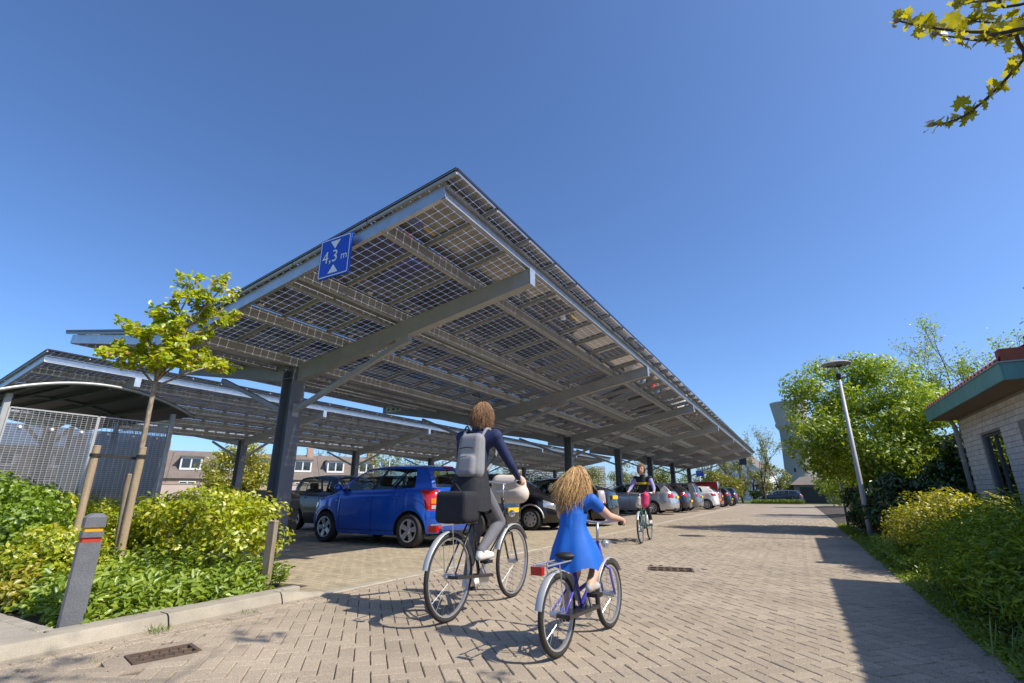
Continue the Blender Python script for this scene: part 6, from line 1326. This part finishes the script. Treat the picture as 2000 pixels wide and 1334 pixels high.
# ================================================================ CYCLISTS
M['skin'] = mat('skin', (0.60, 0.36, 0.26), 0.55, var=0.05, scale=20)
M['hair_brown'] = mat('hair_brown', (0.28, 0.15, 0.065), 0.55, var=0.2, scale=60, aniso=(1, 1, 0.3), bump=0.6, bscale=120)
M['hair_blond'] = mat('hair_blond', (0.58, 0.36, 0.14), 0.5, var=0.2, scale=50, isl=0.25)
M['navy_cloth'] = mat('navy_cloth', (0.012, 0.024, 0.085), 0.85, var=0.15, scale=14, bump=0.3, bscale=200)
M['grey_cloth'] = mat('grey_cloth', (0.14, 0.14, 0.155), 0.9, var=0.12, scale=18, bump=0.3, bscale=200)
M['pack_grey'] = mat('pack_grey', (0.24, 0.24, 0.25), 0.85, var=0.1, scale=12, bump=0.3, bscale=150)
M['dress_blue'] = mat('dress_blue', (0.004, 0.12, 0.52), 0.7, var=0.12, scale=10, bump=0.2, bscale=150)
M['shoe_white'] = mat('shoe_white', (0.70, 0.68, 0.64), 0.6); M['shoe_grey'] = mat('shoe_grey', (0.42, 0.42, 0.40), 0.6)
M['dark_cloth'] = mat('dark_cloth', (0.014, 0.015, 0.02), 0.85, var=0.1, scale=20); M['lilac'] = mat('lilac_cloth', (0.30, 0.27, 0.50), 0.8); M['yellow_cloth'] = mat('yellow_cloth', (0.62, 0.42, 0.02), 0.8); M['pink'] = mat('pink_cloth', (0.60, 0.04, 0.14), 0.7)
M['eye'] = mat('eye', (0.02, 0.015, 0.012), 0.2); M['lip'] = mat('lip', (0.42, 0.16, 0.13), 0.5); M['canvas'] = mat('pale_canvas', (0.62, 0.54, 0.46), 0.85, var=0.08, scale=20)
M['bike_black'] = mat('bike_black', (0.018, 0.018, 0.02), 0.35, coat=0.5); M['bike_violet'] = mat('bike_violet', (0.10, 0.09, 0.50), 0.3, coat=0.8); M['bike_teal'] = mat('bike_teal', (0.03, 0.22, 0.22), 0.3, coat=0.8); M['mud_grey'] = mat('mudguard_grey', (0.45, 0.46, 0.46), 0.4, 0.3); M['saddle'] = mat('saddle_black', (0.015, 0.014, 0.013), 0.6)
def capsule(b, p, q, r1, r2, n=12, m=4):
    p, q = Vector(p), Vector(q); d = (q - p); L_ = d.length; d = d.normalized() if L_ > 1e-6 else Vector((0, 0, 1)); sd = d.orthogonal().normalized(); u = d.cross(sd); rings = []
    for k in range(m): a = math.pi / 2 * (1 - k / m); rings.append((p - d * r1 * math.sin(a), r1 * math.cos(a)))
    rings.append((p, r1)); rings.append((q, r2))
    for k in range(1, m + 1): a = math.pi / 2 * k / m; rings.append((q + d * r2 * math.sin(a), r2 * math.cos(a)))
    vs = []; fs = []
    for c, r in rings:
        r = max(r, 1e-4)
        for j in range(n): t = 2 * math.pi * j / n; vs.append(tuple(c + (sd * math.cos(t) + u * math.sin(t)) * r))
    k = len(rings)
    for i in range(k - 1):
        for j in range(n): j2 = (j + 1) % n; fs.append((i * n + j, i * n + j2, (i + 1) * n + j2, (i + 1) * n + j))
    fs += [tuple(range(n))[::-1], tuple(range((k - 1) * n, k * n))]; b.add(vs, fs)
def fuse(name, caps, mats, parent, voxel=0.007, smooth=4, ells=()):
    """one continuous surface grown over tapered limbs; faces take the material of the nearest limb"""
    b = MB(); A = []
    for (p, q, r1, r2, mi) in caps: capsule(b, p, q, r1, r2); A.append((*p, *q, r1, r2, mi))
    for (c, r, mi) in ells:
        b.ell(c, r, 20, 14); A.append((c[0], c[1], c[2] - r[2] * 0.4, c[0], c[1], c[2] + r[2] * 0.4, min(r), min(r), mi))
    me = b.mesh(name, [M['skin']], merge=0.0); tmp = bpy.data.objects.new(name, me); COL.objects.link(tmp)
    bmm = bmesh.new(); bmm.from_mesh(me); bmesh.ops.recalc_face_normals(bmm, faces=bmm.faces); bmm.to_mesh(me); bmm.free()
    md = tmp.modifiers.new('r', 'REMESH'); md.mode = 'VOXEL'; md.voxel_size = voxel; sm = tmp.modifiers.new('s', 'SMOOTH'); sm.factor = 0.5; sm.iterations = smooth
    bpy.context.view_layer.update(); me2 = bpy.data.meshes.new_from_object(tmp.evaluated_get(bpy.context.evaluated_depsgraph_get())); bpy.data.objects.remove(tmp)
    me2.materials.clear()
    for m in mats: me2.materials.append(m)
    n = len(me2.polygons); C_ = np.empty(n * 3); me2.polygons.foreach_get('center', C_); C_ = C_.reshape(-1, 3); best = np.full(n, 1e9); mi_ = np.zeros(n, np.int32)
    for a in A:
        p = np.array(a[:3]); q = np.array(a[3:6]); d = q - p; l2 = max(d @ d, 1e-9); t = np.clip((C_ - p) @ d / l2, 0, 1); dist = np.linalg.norm(C_ - (p + t[:, None] * d), axis=1) - (a[6] + (a[7] - a[6]) * t)
        w = dist < best; best[w] = dist[w]; mi_[w] = a[8]
    me2.polygons.foreach_set('material_index', mi_); me2.polygons.foreach_set('use_smooth', [True] * n); me2.name = name; me2.update()
    return link(bpy.data.objects.new(name, me2), parent)
def make_bike(t, r, wb, frame, S):
    """local: +x forward, origin on the ground midway between the axles"""
    xr, xf = -wb / 2, wb / 2; bb = (xr + S['cs'], 0, S['bbz']); sx, sz = S['saddle']; hx, hz = S['bar']; fm = M[frame]
    for ax, nm in ((xr, 'rear'), (xf, 'front')):
        w = MB(); w.tube([(ax + r * math.cos(a), 0, r + (r - 0.018) * math.sin(a) if False else r + r * 0.0 + (r - 0.018) * math.sin(a)) if False else (ax + (r - 0.018) * math.cos(a), 0, r + (r - 0.018) * math.sin(a)) for a in np.linspace(0, 2 * math.pi, 41)[:-1]], 0.018, 8, closed=True); wo_ = w.build('wheel', M['tyre'], t, smooth=True)
        w = MB(); w.lathe([(r - 0.036, -0.012), (r - 0.048, -0.010), (r - 0.048, 0.010), (r - 0.036, 0.012)], 40, 'y', (ax, 0, r)); w.build('rim', M['rim'], wo_)
        w = MB()
        for k in range(20):
            a = 2 * math.pi * k / 20; s = 0.022 if k % 2 else -0.022; w.tube([(ax + 0.02 * math.cos(a + 0.8), s, r + 0.02 * math.sin(a + 0.8)), (ax + (r - 0.045) * math.cos(a), 0, r + (r - 0.045) * math.sin(a))], 0.0014, 4, cap=False)
        tag(w.build('spokes', M['chrome'], wo_), kind='stuff'); w = MB(); w.tube([(ax, -0.05, r), (ax, 0.05, r)], 0.022, 10); w.build('hub', M['rim'], wo_)
        g_ = MB(); rr2 = r + 0.022; a0, a1 = (0.15, 2.9) if nm == 'rear' else (0.55, 2.75); G = []
        for a in np.linspace(a0, a1, 18): G.append([(ax + rr2 * math.cos(a) * q, y, r + rr2 * math.sin(a) * q) for y, q in ((-0.026, 0.975), (-0.018, 1.0), (0.018, 1.0), (0.026, 0.975))])
        g_.grid(G); g_.build('mudguard', M['mud_grey'], t, smooth=True)
    f = MB(); st = (sx + 0.03, 0, sz - 0.13); hd0 = (hx - 0.02, 0, hz - 0.14); hd1 = (xf - 0.14 * (r / 0.34), 0, r + 0.32 * (r / 0.34))
    f.tube([bb, st], 0.016, 8); f.tube([hd1, hd0], 0.018, 8); f.tube([bb, tuple(Vector(hd1).lerp(Vector(hd0), 0.15))], 0.017, 8); mid = tuple(Vector(bb).lerp(Vector(st), 0.45)); f.tube([mid, tuple(Vector(mid).lerp(Vector(hd1), 0.5) + Vector((0, 0, -0.03))), tuple(Vector(hd1).lerp(Vector(hd0), 0.6))], 0.014, 8)
    for s in (-1, 1):
        f.tube([(bb[0], s * 0.03, bb[2]), (xr, s * 0.05, r)], 0.009, 6); f.tube([(st[0], s * 0.02, st[2] - 0.06), (xr, s * 0.05, r)], 0.008, 6)
        f.tube([hd1, (hd1[0] + 0.02, s * 0.05, hd1[2] - 0.04), (xf, s * 0.05, r)], 0.011, 6)
    f.build('frame', fm, t, smooth=True)
    f = MB(); f.tube([st, (sx, 0, sz - 0.04)], 0.012, 8); f.build('seat_post', M['rim'], t); f = MB(); f.ell((sx - 0.06, 0, sz - 0.012), (0.11, 0.085, 0.03), 14, 8); f.ell((sx + 0.09, 0, sz - 0.018), (0.12, 0.03, 0.024), 12, 8); f.build('saddle', M['saddle'], t, smooth=True)
    gx = hx - S['back']; gw = S['gw']; f = MB(); f.tube([hd0, (hx, 0, hz)], 0.011, 8); P = [(gx - 0.06, gw, hz + 0.005), (gx + 0.04, gw, hz + 0.01), (hx + 0.0, gw * 0.7, hz + 0.02), (hx + 0.02, 0.05, hz), (hx + 0.02, -0.05, hz), (hx, -gw * 0.7, hz + 0.02), (gx + 0.04, -gw, hz + 0.01), (gx - 0.06, -gw, hz + 0.005)]; f.tube(bez(P, 4), 0.011, 8); f.build('handlebar', M['rim'], t, smooth=True)
    for s in (-1, 1): f = MB(); f.tube([(gx - 0.07, s * gw, hz + 0.005), (gx + 0.03, s * gw, hz + 0.01)], 0.016, 10); f.build('grip', M['saddle'], t, smooth=True)
    f = MB(); f.lathe([(0.09 * r / 0.34, -0.004), (0.095 * r / 0.34, 0), (0.09 * r / 0.34, 0.004)], 24, 'y', (bb[0], -0.06, bb[2]), cap=True); f.build('chainring', M['rim'], t)
    f = MB(); f.prof([(-0.05, -0.012), (0.05, -0.012), (0.05, 0.012), (-0.05, 0.012)], (xr - 0.04, -0.06, r), (bb[0] + 0.08, -0.06, bb[2])); f.build('chain_case', M['bike_black'], t)
    ca = S['crank']; cl = S['cl']
    for s, a in ((1, ca), (-1, ca + math.pi)):
        e = (bb[0] + cl * math.cos(a), s * 0.09, bb[2] + cl * math.sin(a)); f = MB(); f.tube([(bb[0], s * 0.085, bb[2]), e], 0.009, 6); f.build('crank', M['rim'], t); f = MB(); f.box((e[0] - 0.045, min(s * 0.10, s * 0.18), e[2] - 0.012), (e[0] + 0.045, max(s * 0.10, s * 0.18), e[2] + 0.012)); f.build('pedal', M['saddle'], t)
    f = MB(); zr = 2 * r + 0.07
    for s in (-0.05, 0.05): f.tube([(xr - 0.22, s, zr), (sx + 0.05, s, zr)], 0.006, 6); f.tube([(xr, s, r), (xr - 0.05, s, zr)], 0.005, 6)
    for x in (xr - 0.2, xr - 0.05, xr + 0.1): f.tube([(x, -0.05, zr), (x, 0.05, zr)], 0.005, 6)
    f.build('rear_rack', M['rim'], t); f = MB(); f.box((xr - 0.27, -0.04, zr - 0.05), (xr - 0.235, 0.04, zr)); f.build('rear_light', M['tail_red'], t); f = MB(); f.ell((xf - 0.02, 0, 2 * r + 0.12), (0.04, 0.035, 0.035), 10, 8); f.build('front_light', M['head_lamp'], t, smooth=True)
    pts = {s: Vector((bb[0] + cl * math.cos(ca if s > 0 else ca + math.pi), s * 0.135, bb[2] + cl * math.sin(ca if s > 0 else ca + math.pi))) for s in (1, -1)}
    return pts, gx, gw, hz
def hand(caps, w, g, s, mi, k=1.0):
    """five fingers closed round a grip lying along x at g; w = wrist"""
    w = Vector(w); g = Vector(g); kn = g + Vector((0.0, s * 0.012, 0.032)) * k
    caps.append((tuple(w), tuple(g + Vector((-0.005, s * 0.015, 0.03)) * k), 0.024 * k, 0.023 * k, mi))
    for i in range(4):
        x = (i - 1.5) * 0.0195 * k; L_ = (0.92, 1.0, 0.96, 0.8)[3 - i]
        a = g + Vector((x, s * 0.022 * k, 0.030 * k)); b_ = g + Vector((x, s * 0.034 * L_ * k, 0.004 * k)); c = g + Vector((x, s * 0.016 * k, -0.022 * L_ * k)); d = g + Vector((x, -s * 0.008 * k, -0.020 * L_ * k))
        caps += [(tuple(a), tuple(b_), 0.0092 * k, 0.0088 * k, mi), (tuple(b_), tuple(c), 0.0088 * k, 0.0082 * k, mi), (tuple(c), tuple(d), 0.0082 * k, 0.0074 * k, mi)]
    t0 = g + Vector((0.022, -s * 0.008, 0.032)) * k; t1 = g + Vector((0.045, -s * 0.026, 0.014)) * k; t2 = g + Vector((0.050, -s * 0.024, -0.010)) * k
    caps += [(tuple(t0), tuple(t1), 0.0115 * k, 0.0098 * k, mi), (tuple(t1), tuple(t2), 0.0098 * k, 0.008 * k, mi)]
def rider(t, bike, J, k, mats, idx, sleeve='long', trousers=True, foot_len=1.0):
    """J: joints; idx: material index per region (top, legs, skin, shoe)"""
    pts, gx, gw, hz = bike; c = []; TOP, LEG, SK, SHOE = idx[:4]; SLV = idx[4] if len(idx) > 4 else TOP; P = {n: Vector(v) for n, v in J.items() if n[0] != '_'}
    c += [(P['pelvis'], P['waist'], 0.125 * k, 0.112 * k, LEG if trousers else TOP), (P['waist'], P['chest'], 0.115 * k, 0.128 * k, TOP), (P['chest'], P['neck'], 0.12 * k, 0.065 * k, TOP)]
    up = (P['head'] - P['neck']); c.append((P['neck'], P['neck'] + up * 0.75, 0.05 * k, 0.048 * k, SK))
    for s in (1, -1):
        sh = Vector((P['shoulder'].x, s * P['shoulder'].y, P['shoulder'].z)); el = Vector((P['elbow'].x, s * P['elbow'].y, P['elbow'].z)); g = Vector((gx - 0.02, s * gw, hz + 0.005)); wr = g + Vector((-0.075, s * 0.012, 0.045)) * k
        hip = Vector((P['pelvis'].x + 0.02, s * 0.085 * k, P['pelvis'].z - 0.02)); ank = pts[s] + Vector((-0.09 * foot_len, 0, 0.095 * k)); 
        d = ank - hip; L_ = d.length; th = J['_thigh']; sk_ = J['_shank']; a = min(0.999, max(-0.999, (th * th + L_ * L_ - sk_ * sk_) / (2 * th * L_))); ang = math.acos(a); dn = d.normalized(); fwd = Vector((0, 0, 1)).cross(Vector((0, 1, 0))); pr = (Vector((1, 0, 0)) - dn * dn.x).normalized(); knee = hip + dn * th * math.cos(ang) + pr * th * math.sin(ang); knee.y = s * 0.11 * k
        c += [(P['chest'] + Vector((0, s * 0.06 * k, 0.03 * k)), sh, 0.095 * k, 0.070 * k, TOP), (sh, el, 0.060 * k, 0.045 * k, SLV if sleeve == 'long' else SK), (el, wr, 0.044 * k, 0.028 * k, SLV if sleeve == 'long' else SK)]
        if sleeve == 'short': c.append((sh, sh.lerp(el, 0.42), 0.068 * k, 0.062 * k, TOP))
        hand(c, wr, g, s, SK, k)
        c += [(hip, knee, 0.095 * k, 0.062 * k, LEG), (knee, knee.lerp(ank, 0.35), 0.060 * k, 0.058 * k, LEG), (knee.lerp(ank, 0.35), ank, 0.057 * k, 0.040 * k, LEG), (ank, ank + Vector((0.0, 0, -0.03)) * k, 0.038 * k, 0.038 * k, SHOE if trousers else LEG)]
        heel = pts[s] + Vector((-0.115 * foot_len, 0, 0.050)); toe = pts[s] + Vector((0.10 * foot_len, 0, 0.046)); ball = pts[s] + Vector((0.03 * foot_len, 0, 0.048)); c += [(ank, heel, 0.038 * k, 0.035 * k, SHOE), (heel, ball, 0.034 * k, 0.038 * k, SHOE), (ball, toe, 0.038 * k, 0.028 * k, SHOE), (ank, ball, 0.04 * k, 0.036 * k, SHOE)]
    H = P['head']; hr = 0.105 * k; e = [((H.x, H.y, H.z + 0.01), (hr * 0.95, hr * 0.76, hr * 1.12), SK), ((H.x + 0.03 * k, H.y, H.z - 0.055 * k), (hr * 0.62, hr * 0.56, hr * 0.62), SK)]
    c += [((H.x + hr * 0.90, H.y, H.z - 0.002), (H.x + hr * 1.10, H.y, H.z - 0.030 * k), 0.010 * k, 0.014 * k, SK)]
    for s in (1, -1): c.append(((H.x - 0.005, s * hr * 0.78, H.z - 0.025 * k), (H.x - 0.012, s * hr * 0.80, H.z + 0.012 * k), 0.014 * k, 0.016 * k, SK))
    body = fuse('body', [(tuple(a), tuple(b_), r1, r2, m_) for a, b_, r1, r2, m_ in c], mats, t, 0.0075, 5, e)
    for s in (1, -1): b = MB(); b.ell((H.x + hr * 0.84, s * 0.034 * k, H.z + 0.008), (0.012 * k, 0.014 * k, 0.010 * k), 8, 6); b.build('eye', M['eye'], t, smooth=True)
    b = MB(); b.ell((H.x + hr * 0.86, 0, H.z - 0.066 * k), (0.012 * k, 0.026 * k, 0.008 * k), 8, 6); b.build('mouth', M['lip'], t, smooth=True)
    return body, H, hr
def hair_cap(t, H, hr, m, seed=1, n=700, length=0.12, k=1.0, wave=0.004, wind=(-0.4, 0, -1), drop=0.12, loose=0.0, wid=0.0042):
    """hair: a close cap plus many strands combed over the skull from the crown"""
    g = np.random.default_rng(seed); b = MB(); R3 = Vector((hr * 0.97, hr * 0.82, hr * 1.14)); O_ = H + Vector((-0.006, 0, 0.014)) * k; W_ = Vector(wind).normalized(); crown = Vector((-0.25, 0, 0.97))
    for _ in range(n):
        th = g.uniform(0, 2 * math.pi); z = g.uniform(-0.45, 1.0); rr2 = math.sqrt(max(0, 1 - z * z)); d = Vector((rr2 * math.cos(th), rr2 * math.sin(th), z))
        if (d.x > 0.50 and d.z < 0.48) or (d.x > 0.05 and d.z < 0.05): continue
        lift = 1.03 + g.random() ** 2 * (0.10 + loose); P = [O_ + Vector((d.x * R3.x, d.y * R3.y, d.z * R3.z)) * lift]; cur = d - crown; cur = (cur - d * cur.dot(d)); cur = (cur.normalized() * 0.8 + W_ * 0.5) if cur.length > 1e-4 else W_.copy()
        L_ = length * g.uniform(0.7, 1.2); ph = g.uniform(0, 6.28); S_ = 8
        for s_ in range(S_):
            f = (s_ + 1) / S_; cur = (cur.normalized() + W_ * drop * (0.5 + f)).normalized(); q = P[-1] + cur * L_ / S_ + Vector((math.sin(ph + s_ * 1.3), math.cos(ph * 1.7 + s_ * 1.5), 0.4 * math.sin(ph + s_))) * wave * (0.4 + f)
            dn = q - O_; dn = Vector((dn.x / R3.x, dn.y / R3.y, dn.z / R3.z)); l_ = dn.length
            if l_ < lift: dn *= lift / max(l_, 1e-6); q = O_ + Vector((dn.x * R3.x, dn.y * R3.y, dn.z * R3.z))
            P.append(q)
        w = wid * k * g.uniform(0.7, 1.4); b.tube(P, [w * (1.0 - 0.75 * (q_ / S_) ** 2) for q_ in range(S_ + 1)], 4, cap=False)
    b.ell((O_.x - 0.006, O_.y, O_.z + 0.006), (R3.x * 1.02, R3.y * 1.02, R3.z * 1.02), 20, 12)
    # keep the face free: drop the cap's faces in front and below
    keep = [(f, mi_) for f, mi_ in zip(b.f, b.m) if not ((sum(b.v[i][0] for i in f) / len(f) - O_.x) > 0.42 * R3.x and (sum(b.v[i][2] for i in f) / len(f) - O_.z) < 0.45 * R3.z) and not ((sum(b.v[i][2] for i in f) / len(f) - O_.z) < -0.55 * R3.z and len(f) == 4 and f[0] >= len(b.v) - 20 * 13)]
    b.f = [a for a, _ in keep]; b.m = [c for _, c in keep]
    return tag(b.build('hair', m, t, smooth=True), kind='stuff')
# ---------- adult
ba = empty('bicycle', (-2.66, 4.22, 0), R(91.5), 'black city bicycle ridden by the adult in the navy jacket', 'bicycle', 'bicycles ridden along the road')
bikeA = make_bike(ba, 0.34, 1.14, 'bike_black', dict(cs=0.47, bbz=0.29, saddle=(-0.27, 0.98), bar=(0.36, 1.10), back=0.12, gw=0.27, crank=R(-52), cl=0.17))
pa = empty('person', (-2.66, 4.22, 0), R(91.5), 'adult cyclist in navy jacket and grey trousers seen from behind', 'person', 'cyclists on the road')
JA = dict(pelvis=(-0.27, 0, 1.06), waist=(-0.25, 0, 1.20), chest=(-0.17, 0, 1.44), neck=(-0.12, 0, 1.585), head=(-0.06, 0, 1.745), shoulder=(-0.15, 0.185, 1.53), elbow=(-0.02, 0.285, 1.27), _thigh=0.45, _shank=0.44)
MA = [M['navy_cloth'], M['grey_cloth'], M['skin'], M['shoe_white']]
bodyA, HA, hrA = rider(pa, bikeA, JA, 1.0, MA, (0, 1, 2, 3)); hair_cap(pa, HA, hrA, M['hair_brown'], seed=3, n=2200, length=0.15, wid=0.0026, wave=0.004, drop=0.10)
# jacket skirt flaring over the saddle
jk = MB(); G = []
for f, z, rx, ry in ((0, 1.26, 0.128, 0.142), (0.3, 1.15, 0.150, 0.165), (0.6, 1.05, 0.172, 0.19), (1.0, 0.86, 0.195, 0.215)): G.append([(-0.26 - 0.03 * f + rx * math.cos(a) * (1 + 0.05 * math.sin(5 * a + f)), ry * math.sin(a), z - (0.03 if math.cos(a) > 0.3 else 0) + 0.012 * math.sin(4 * a)) for a in np.linspace(0, 2 * math.pi, 33)])
jk.grid(G); jk.build('jacket_hem', M['dark_cloth'], pa, smooth=True)
cl = MB(); cl.tube([(-0.12 + 0.062 * math.cos(a) - 0.01, 0.062 * math.sin(a), 1.615 + 0.012 * math.cos(a)) for a in np.linspace(0, 6.28, 19)[:-1]], 0.018, 6, closed=True); cl.build('collar', M['navy_cloth'], pa, smooth=True)
bp = empty('backpack', (-2.66, 4.22, 0), R(91.5), 'light grey backpack on the adult cyclist\'s back', 'backpack')
fuse('pack', [((-0.33, y_, 1.20), (-0.295, y_, 1.48), 0.085, 0.07, 0) for y_ in (-0.085, -0.045, 0.0, 0.04)] + [((-0.395, y_, 1.19), (-0.38, y_, 1.30), 0.05, 0.045, 0) for y_ in (-0.075, -0.05, -0.025, 0.0, 0.025)], [M['pack_grey']], bp, 0.009, 4)
b = MB(); b.tube(bez([(-0.405, -0.10, 1.40), (-0.41, -0.025, 1.41), (-0.405, 0.05, 1.40)], 5), 0.005, 5); b.build('zip', M['dark_cloth'], bp, smooth=True)
b = MB(); b.tube(bez([(-0.36, -0.03, 1.57), (-0.36, 0.0, 1.61), (-0.36, 0.03, 1.57)], 4), 0.008, 5); b.build('loop', M['dark_cloth'], bp, smooth=True)
for s in (1, -1):
    b = MB(); b.tube(bez([(-0.27, s * 0.10, 1.50), (-0.18, s * 0.115, 1.60), (-0.06, s * 0.12, 1.53), (-0.04, s * 0.13, 1.36), (-0.22, s * 0.14, 1.20)], 5), 0.016, 6); b.build('strap', M['pack_grey'], bp, smooth=True)
pn = empty('hip_bag', (-2.66, 4.22, 0), R(91.5), 'black soft bag resting on the rack behind the adult cyclist', 'bag')
fuse('sack', [((x_, y_, 0.80), (x_, y_, 0.98), 0.05, 0.045, 0) for x_ in (-0.56, -0.51, -0.46, -0.41) for y_ in (-0.12, -0.08, -0.04, 0.0, 0.04, 0.08, 0.12)], [M['dark_cloth']], pn, 0.011, 6)
b = MB(); b.tube([(-0.52, -0.06, 1.01), (-0.52, 0.0, 1.08), (-0.52, 0.06, 1.01)], 0.009, 6); b.build('handle', M['dark_cloth'], pn, smooth=True)
bs = empty('front_basket', (-2.66, 4.22, 0), R(91.5), 'pale canvas basket bag hung on the adult bicycle\'s handlebar', 'basket')
fuse('bag', [((0.50, -0.12, 1.00), (0.50, 0.12, 1.00), 0.10, 0.10, 0), ((0.50, -0.10, 1.10), (0.50, 0.12, 1.11), 0.09, 0.09, 0)], [M['canvas']], bs, 0.012, 3)
b = MB(); b.tube([(0.40, -0.12, 1.12), (0.50, -0.12, 1.24), (0.58, -0.12, 1.1)], 0.008, 6); b.build('handle', M['wood'], bs, smooth=True)
# ---------- girl
bg_ = empty('bicycle', (-1.46, 3.70, 0), R(86), 'small violet children\'s bicycle ridden by the girl in the blue dress', 'bicycle', 'bicycles ridden along the road')
bikeG = make_bike(bg_, 0.245, 0.86, 'bike_violet', dict(cs=0.34, bbz=0.235, saddle=(-0.20, 0.60), bar=(0.27, 0.78), back=0.06, gw=0.24, crank=R(-60), cl=0.115))
pg = empty('person', (-1.46, 3.70, 0), R(86), 'girl with long blond hair in a bright blue dress on the small bicycle', 'person', 'cyclists on the road')
kg = 0.70; JG = dict(pelvis=(-0.20, 0, 0.655), waist=(-0.18, 0, 0.76), chest=(-0.12, 0, 0.90), neck=(-0.085, 0, 0.985), head=(-0.05, 0, 1.085), shoulder=(-0.10, 0.125, 0.955), elbow=(0.03, 0.20, 0.84), _thigh=0.27, _shank=0.27)
MG = [M['dress_blue'], M['skin'], M['skin'], M['shoe_grey']]
bodyG, HG, hrG = rider(pg, bikeG, JG, kg, MG, (0, 1, 2, 3), 'short', False, 0.72)
hair_cap(pg, HG, hrG * 1.10, M['hair_blond'], seed=8, n=3400, length=0.23, k=0.9, wave=0.007, wind=(-0.55, 0.22, -0.80), drop=0.14, loose=0.11, wid=0.0021)
dr = MB(); G = []
for f, z, rx, ry, cx in ((0, 0.86, 0.086, 0.105, -0.14), (0.15, 0.78, 0.082, 0.098, -0.17), (0.35, 0.70, 0.115, 0.125, -0.17), (0.6, 0.63, 0.155, 0.155, -0.16), (0.85, 0.545, 0.185, 0.178, -0.15), (1.0, 0.50, 0.195, 0.188, -0.15)):
    G.append([(cx + rx * math.cos(a) * (1 + 0.07 * f * math.sin(7 * a)), ry * math.sin(a) * (1 + 0.07 * f * math.sin(6 * a + 1)), z + f * (0.075 * max(0, math.cos(a)) + 0.015 * math.sin(5 * a))) for a in np.linspace(0, 2 * math.pi, 41)])
dr.grid(G); dr.build('dress_skirt', M['dress_blue'], pg, smooth=True)
# ---------- third cyclist, coming the other way
bt_ = empty('bicycle', (-3.06, 11.45, 0), R(-86), 'teal bicycle of the distant oncoming cyclist', 'bicycle', 'bicycles ridden along the road')
bikeT = make_bike(bt_, 0.31, 1.02, 'bike_teal', dict(cs=0.43, bbz=0.27, saddle=(-0.25, 0.86), bar=(0.32, 1.0), back=0.10, gw=0.27, crank=R(30), cl=0.15))
pt_ = empty('person', (-3.06, 11.45, 0), R(-86), 'distant cyclist in dark top with a yellow stripe riding towards the camera', 'person', 'cyclists on the road')
JT = dict(pelvis=(-0.25, 0, 0.93), waist=(-0.23, 0, 1.05), chest=(-0.16, 0, 1.26), neck=(-0.11, 0, 1.39), head=(-0.06, 0, 1.54), shoulder=(-0.14, 0.165, 1.33), elbow=(0.0, 0.26, 1.12), _thigh=0.40, _shank=0.39)
bodyT, HT, hrT = rider(pt_, bikeT, JT, 0.88, [M['dark_cloth'], M['dark_cloth'], M['skin'], M['shoe_grey'], M['lilac']], (0, 1, 2, 3, 4)); hair_cap(pt_, HT, hrT, M['hair_brown'], seed=12, n=500, length=0.12, k=0.9)
b = MB(); G = []
for z, r_ in ((1.20, 0.128), (1.25, 0.131)): G.append([(-0.175 + r_ * math.cos(a), r_ * 1.05 * math.sin(a), z) for a in np.linspace(0, 6.283, 25)])
b.grid(G); b.build('chest_stripe', M['yellow_cloth'], pt_, smooth=True)
pk = empty('pink_bag', (-3.06, 11.45, 0), R(-86), 'pink and white bag hanging at the oncoming cyclist\'s handlebar', 'bag')
fuse('pouch', [((0.42, 0.10, 0.80), (0.42, 0.14, 0.95), 0.10, 0.085, 0), ((0.45, 0.0, 0.78), (0.44, 0.02, 0.88), 0.085, 0.07, 1)], [M['pink'], M['canvas']], pk, 0.012, 3)
b = MB(); b.tube([(0.40, 0.12, 0.98), (0.33, 0.14, 1.05), (0.45, 0.16, 0.98)], 0.008, 5); b.build('strap', M['pink'], pk)
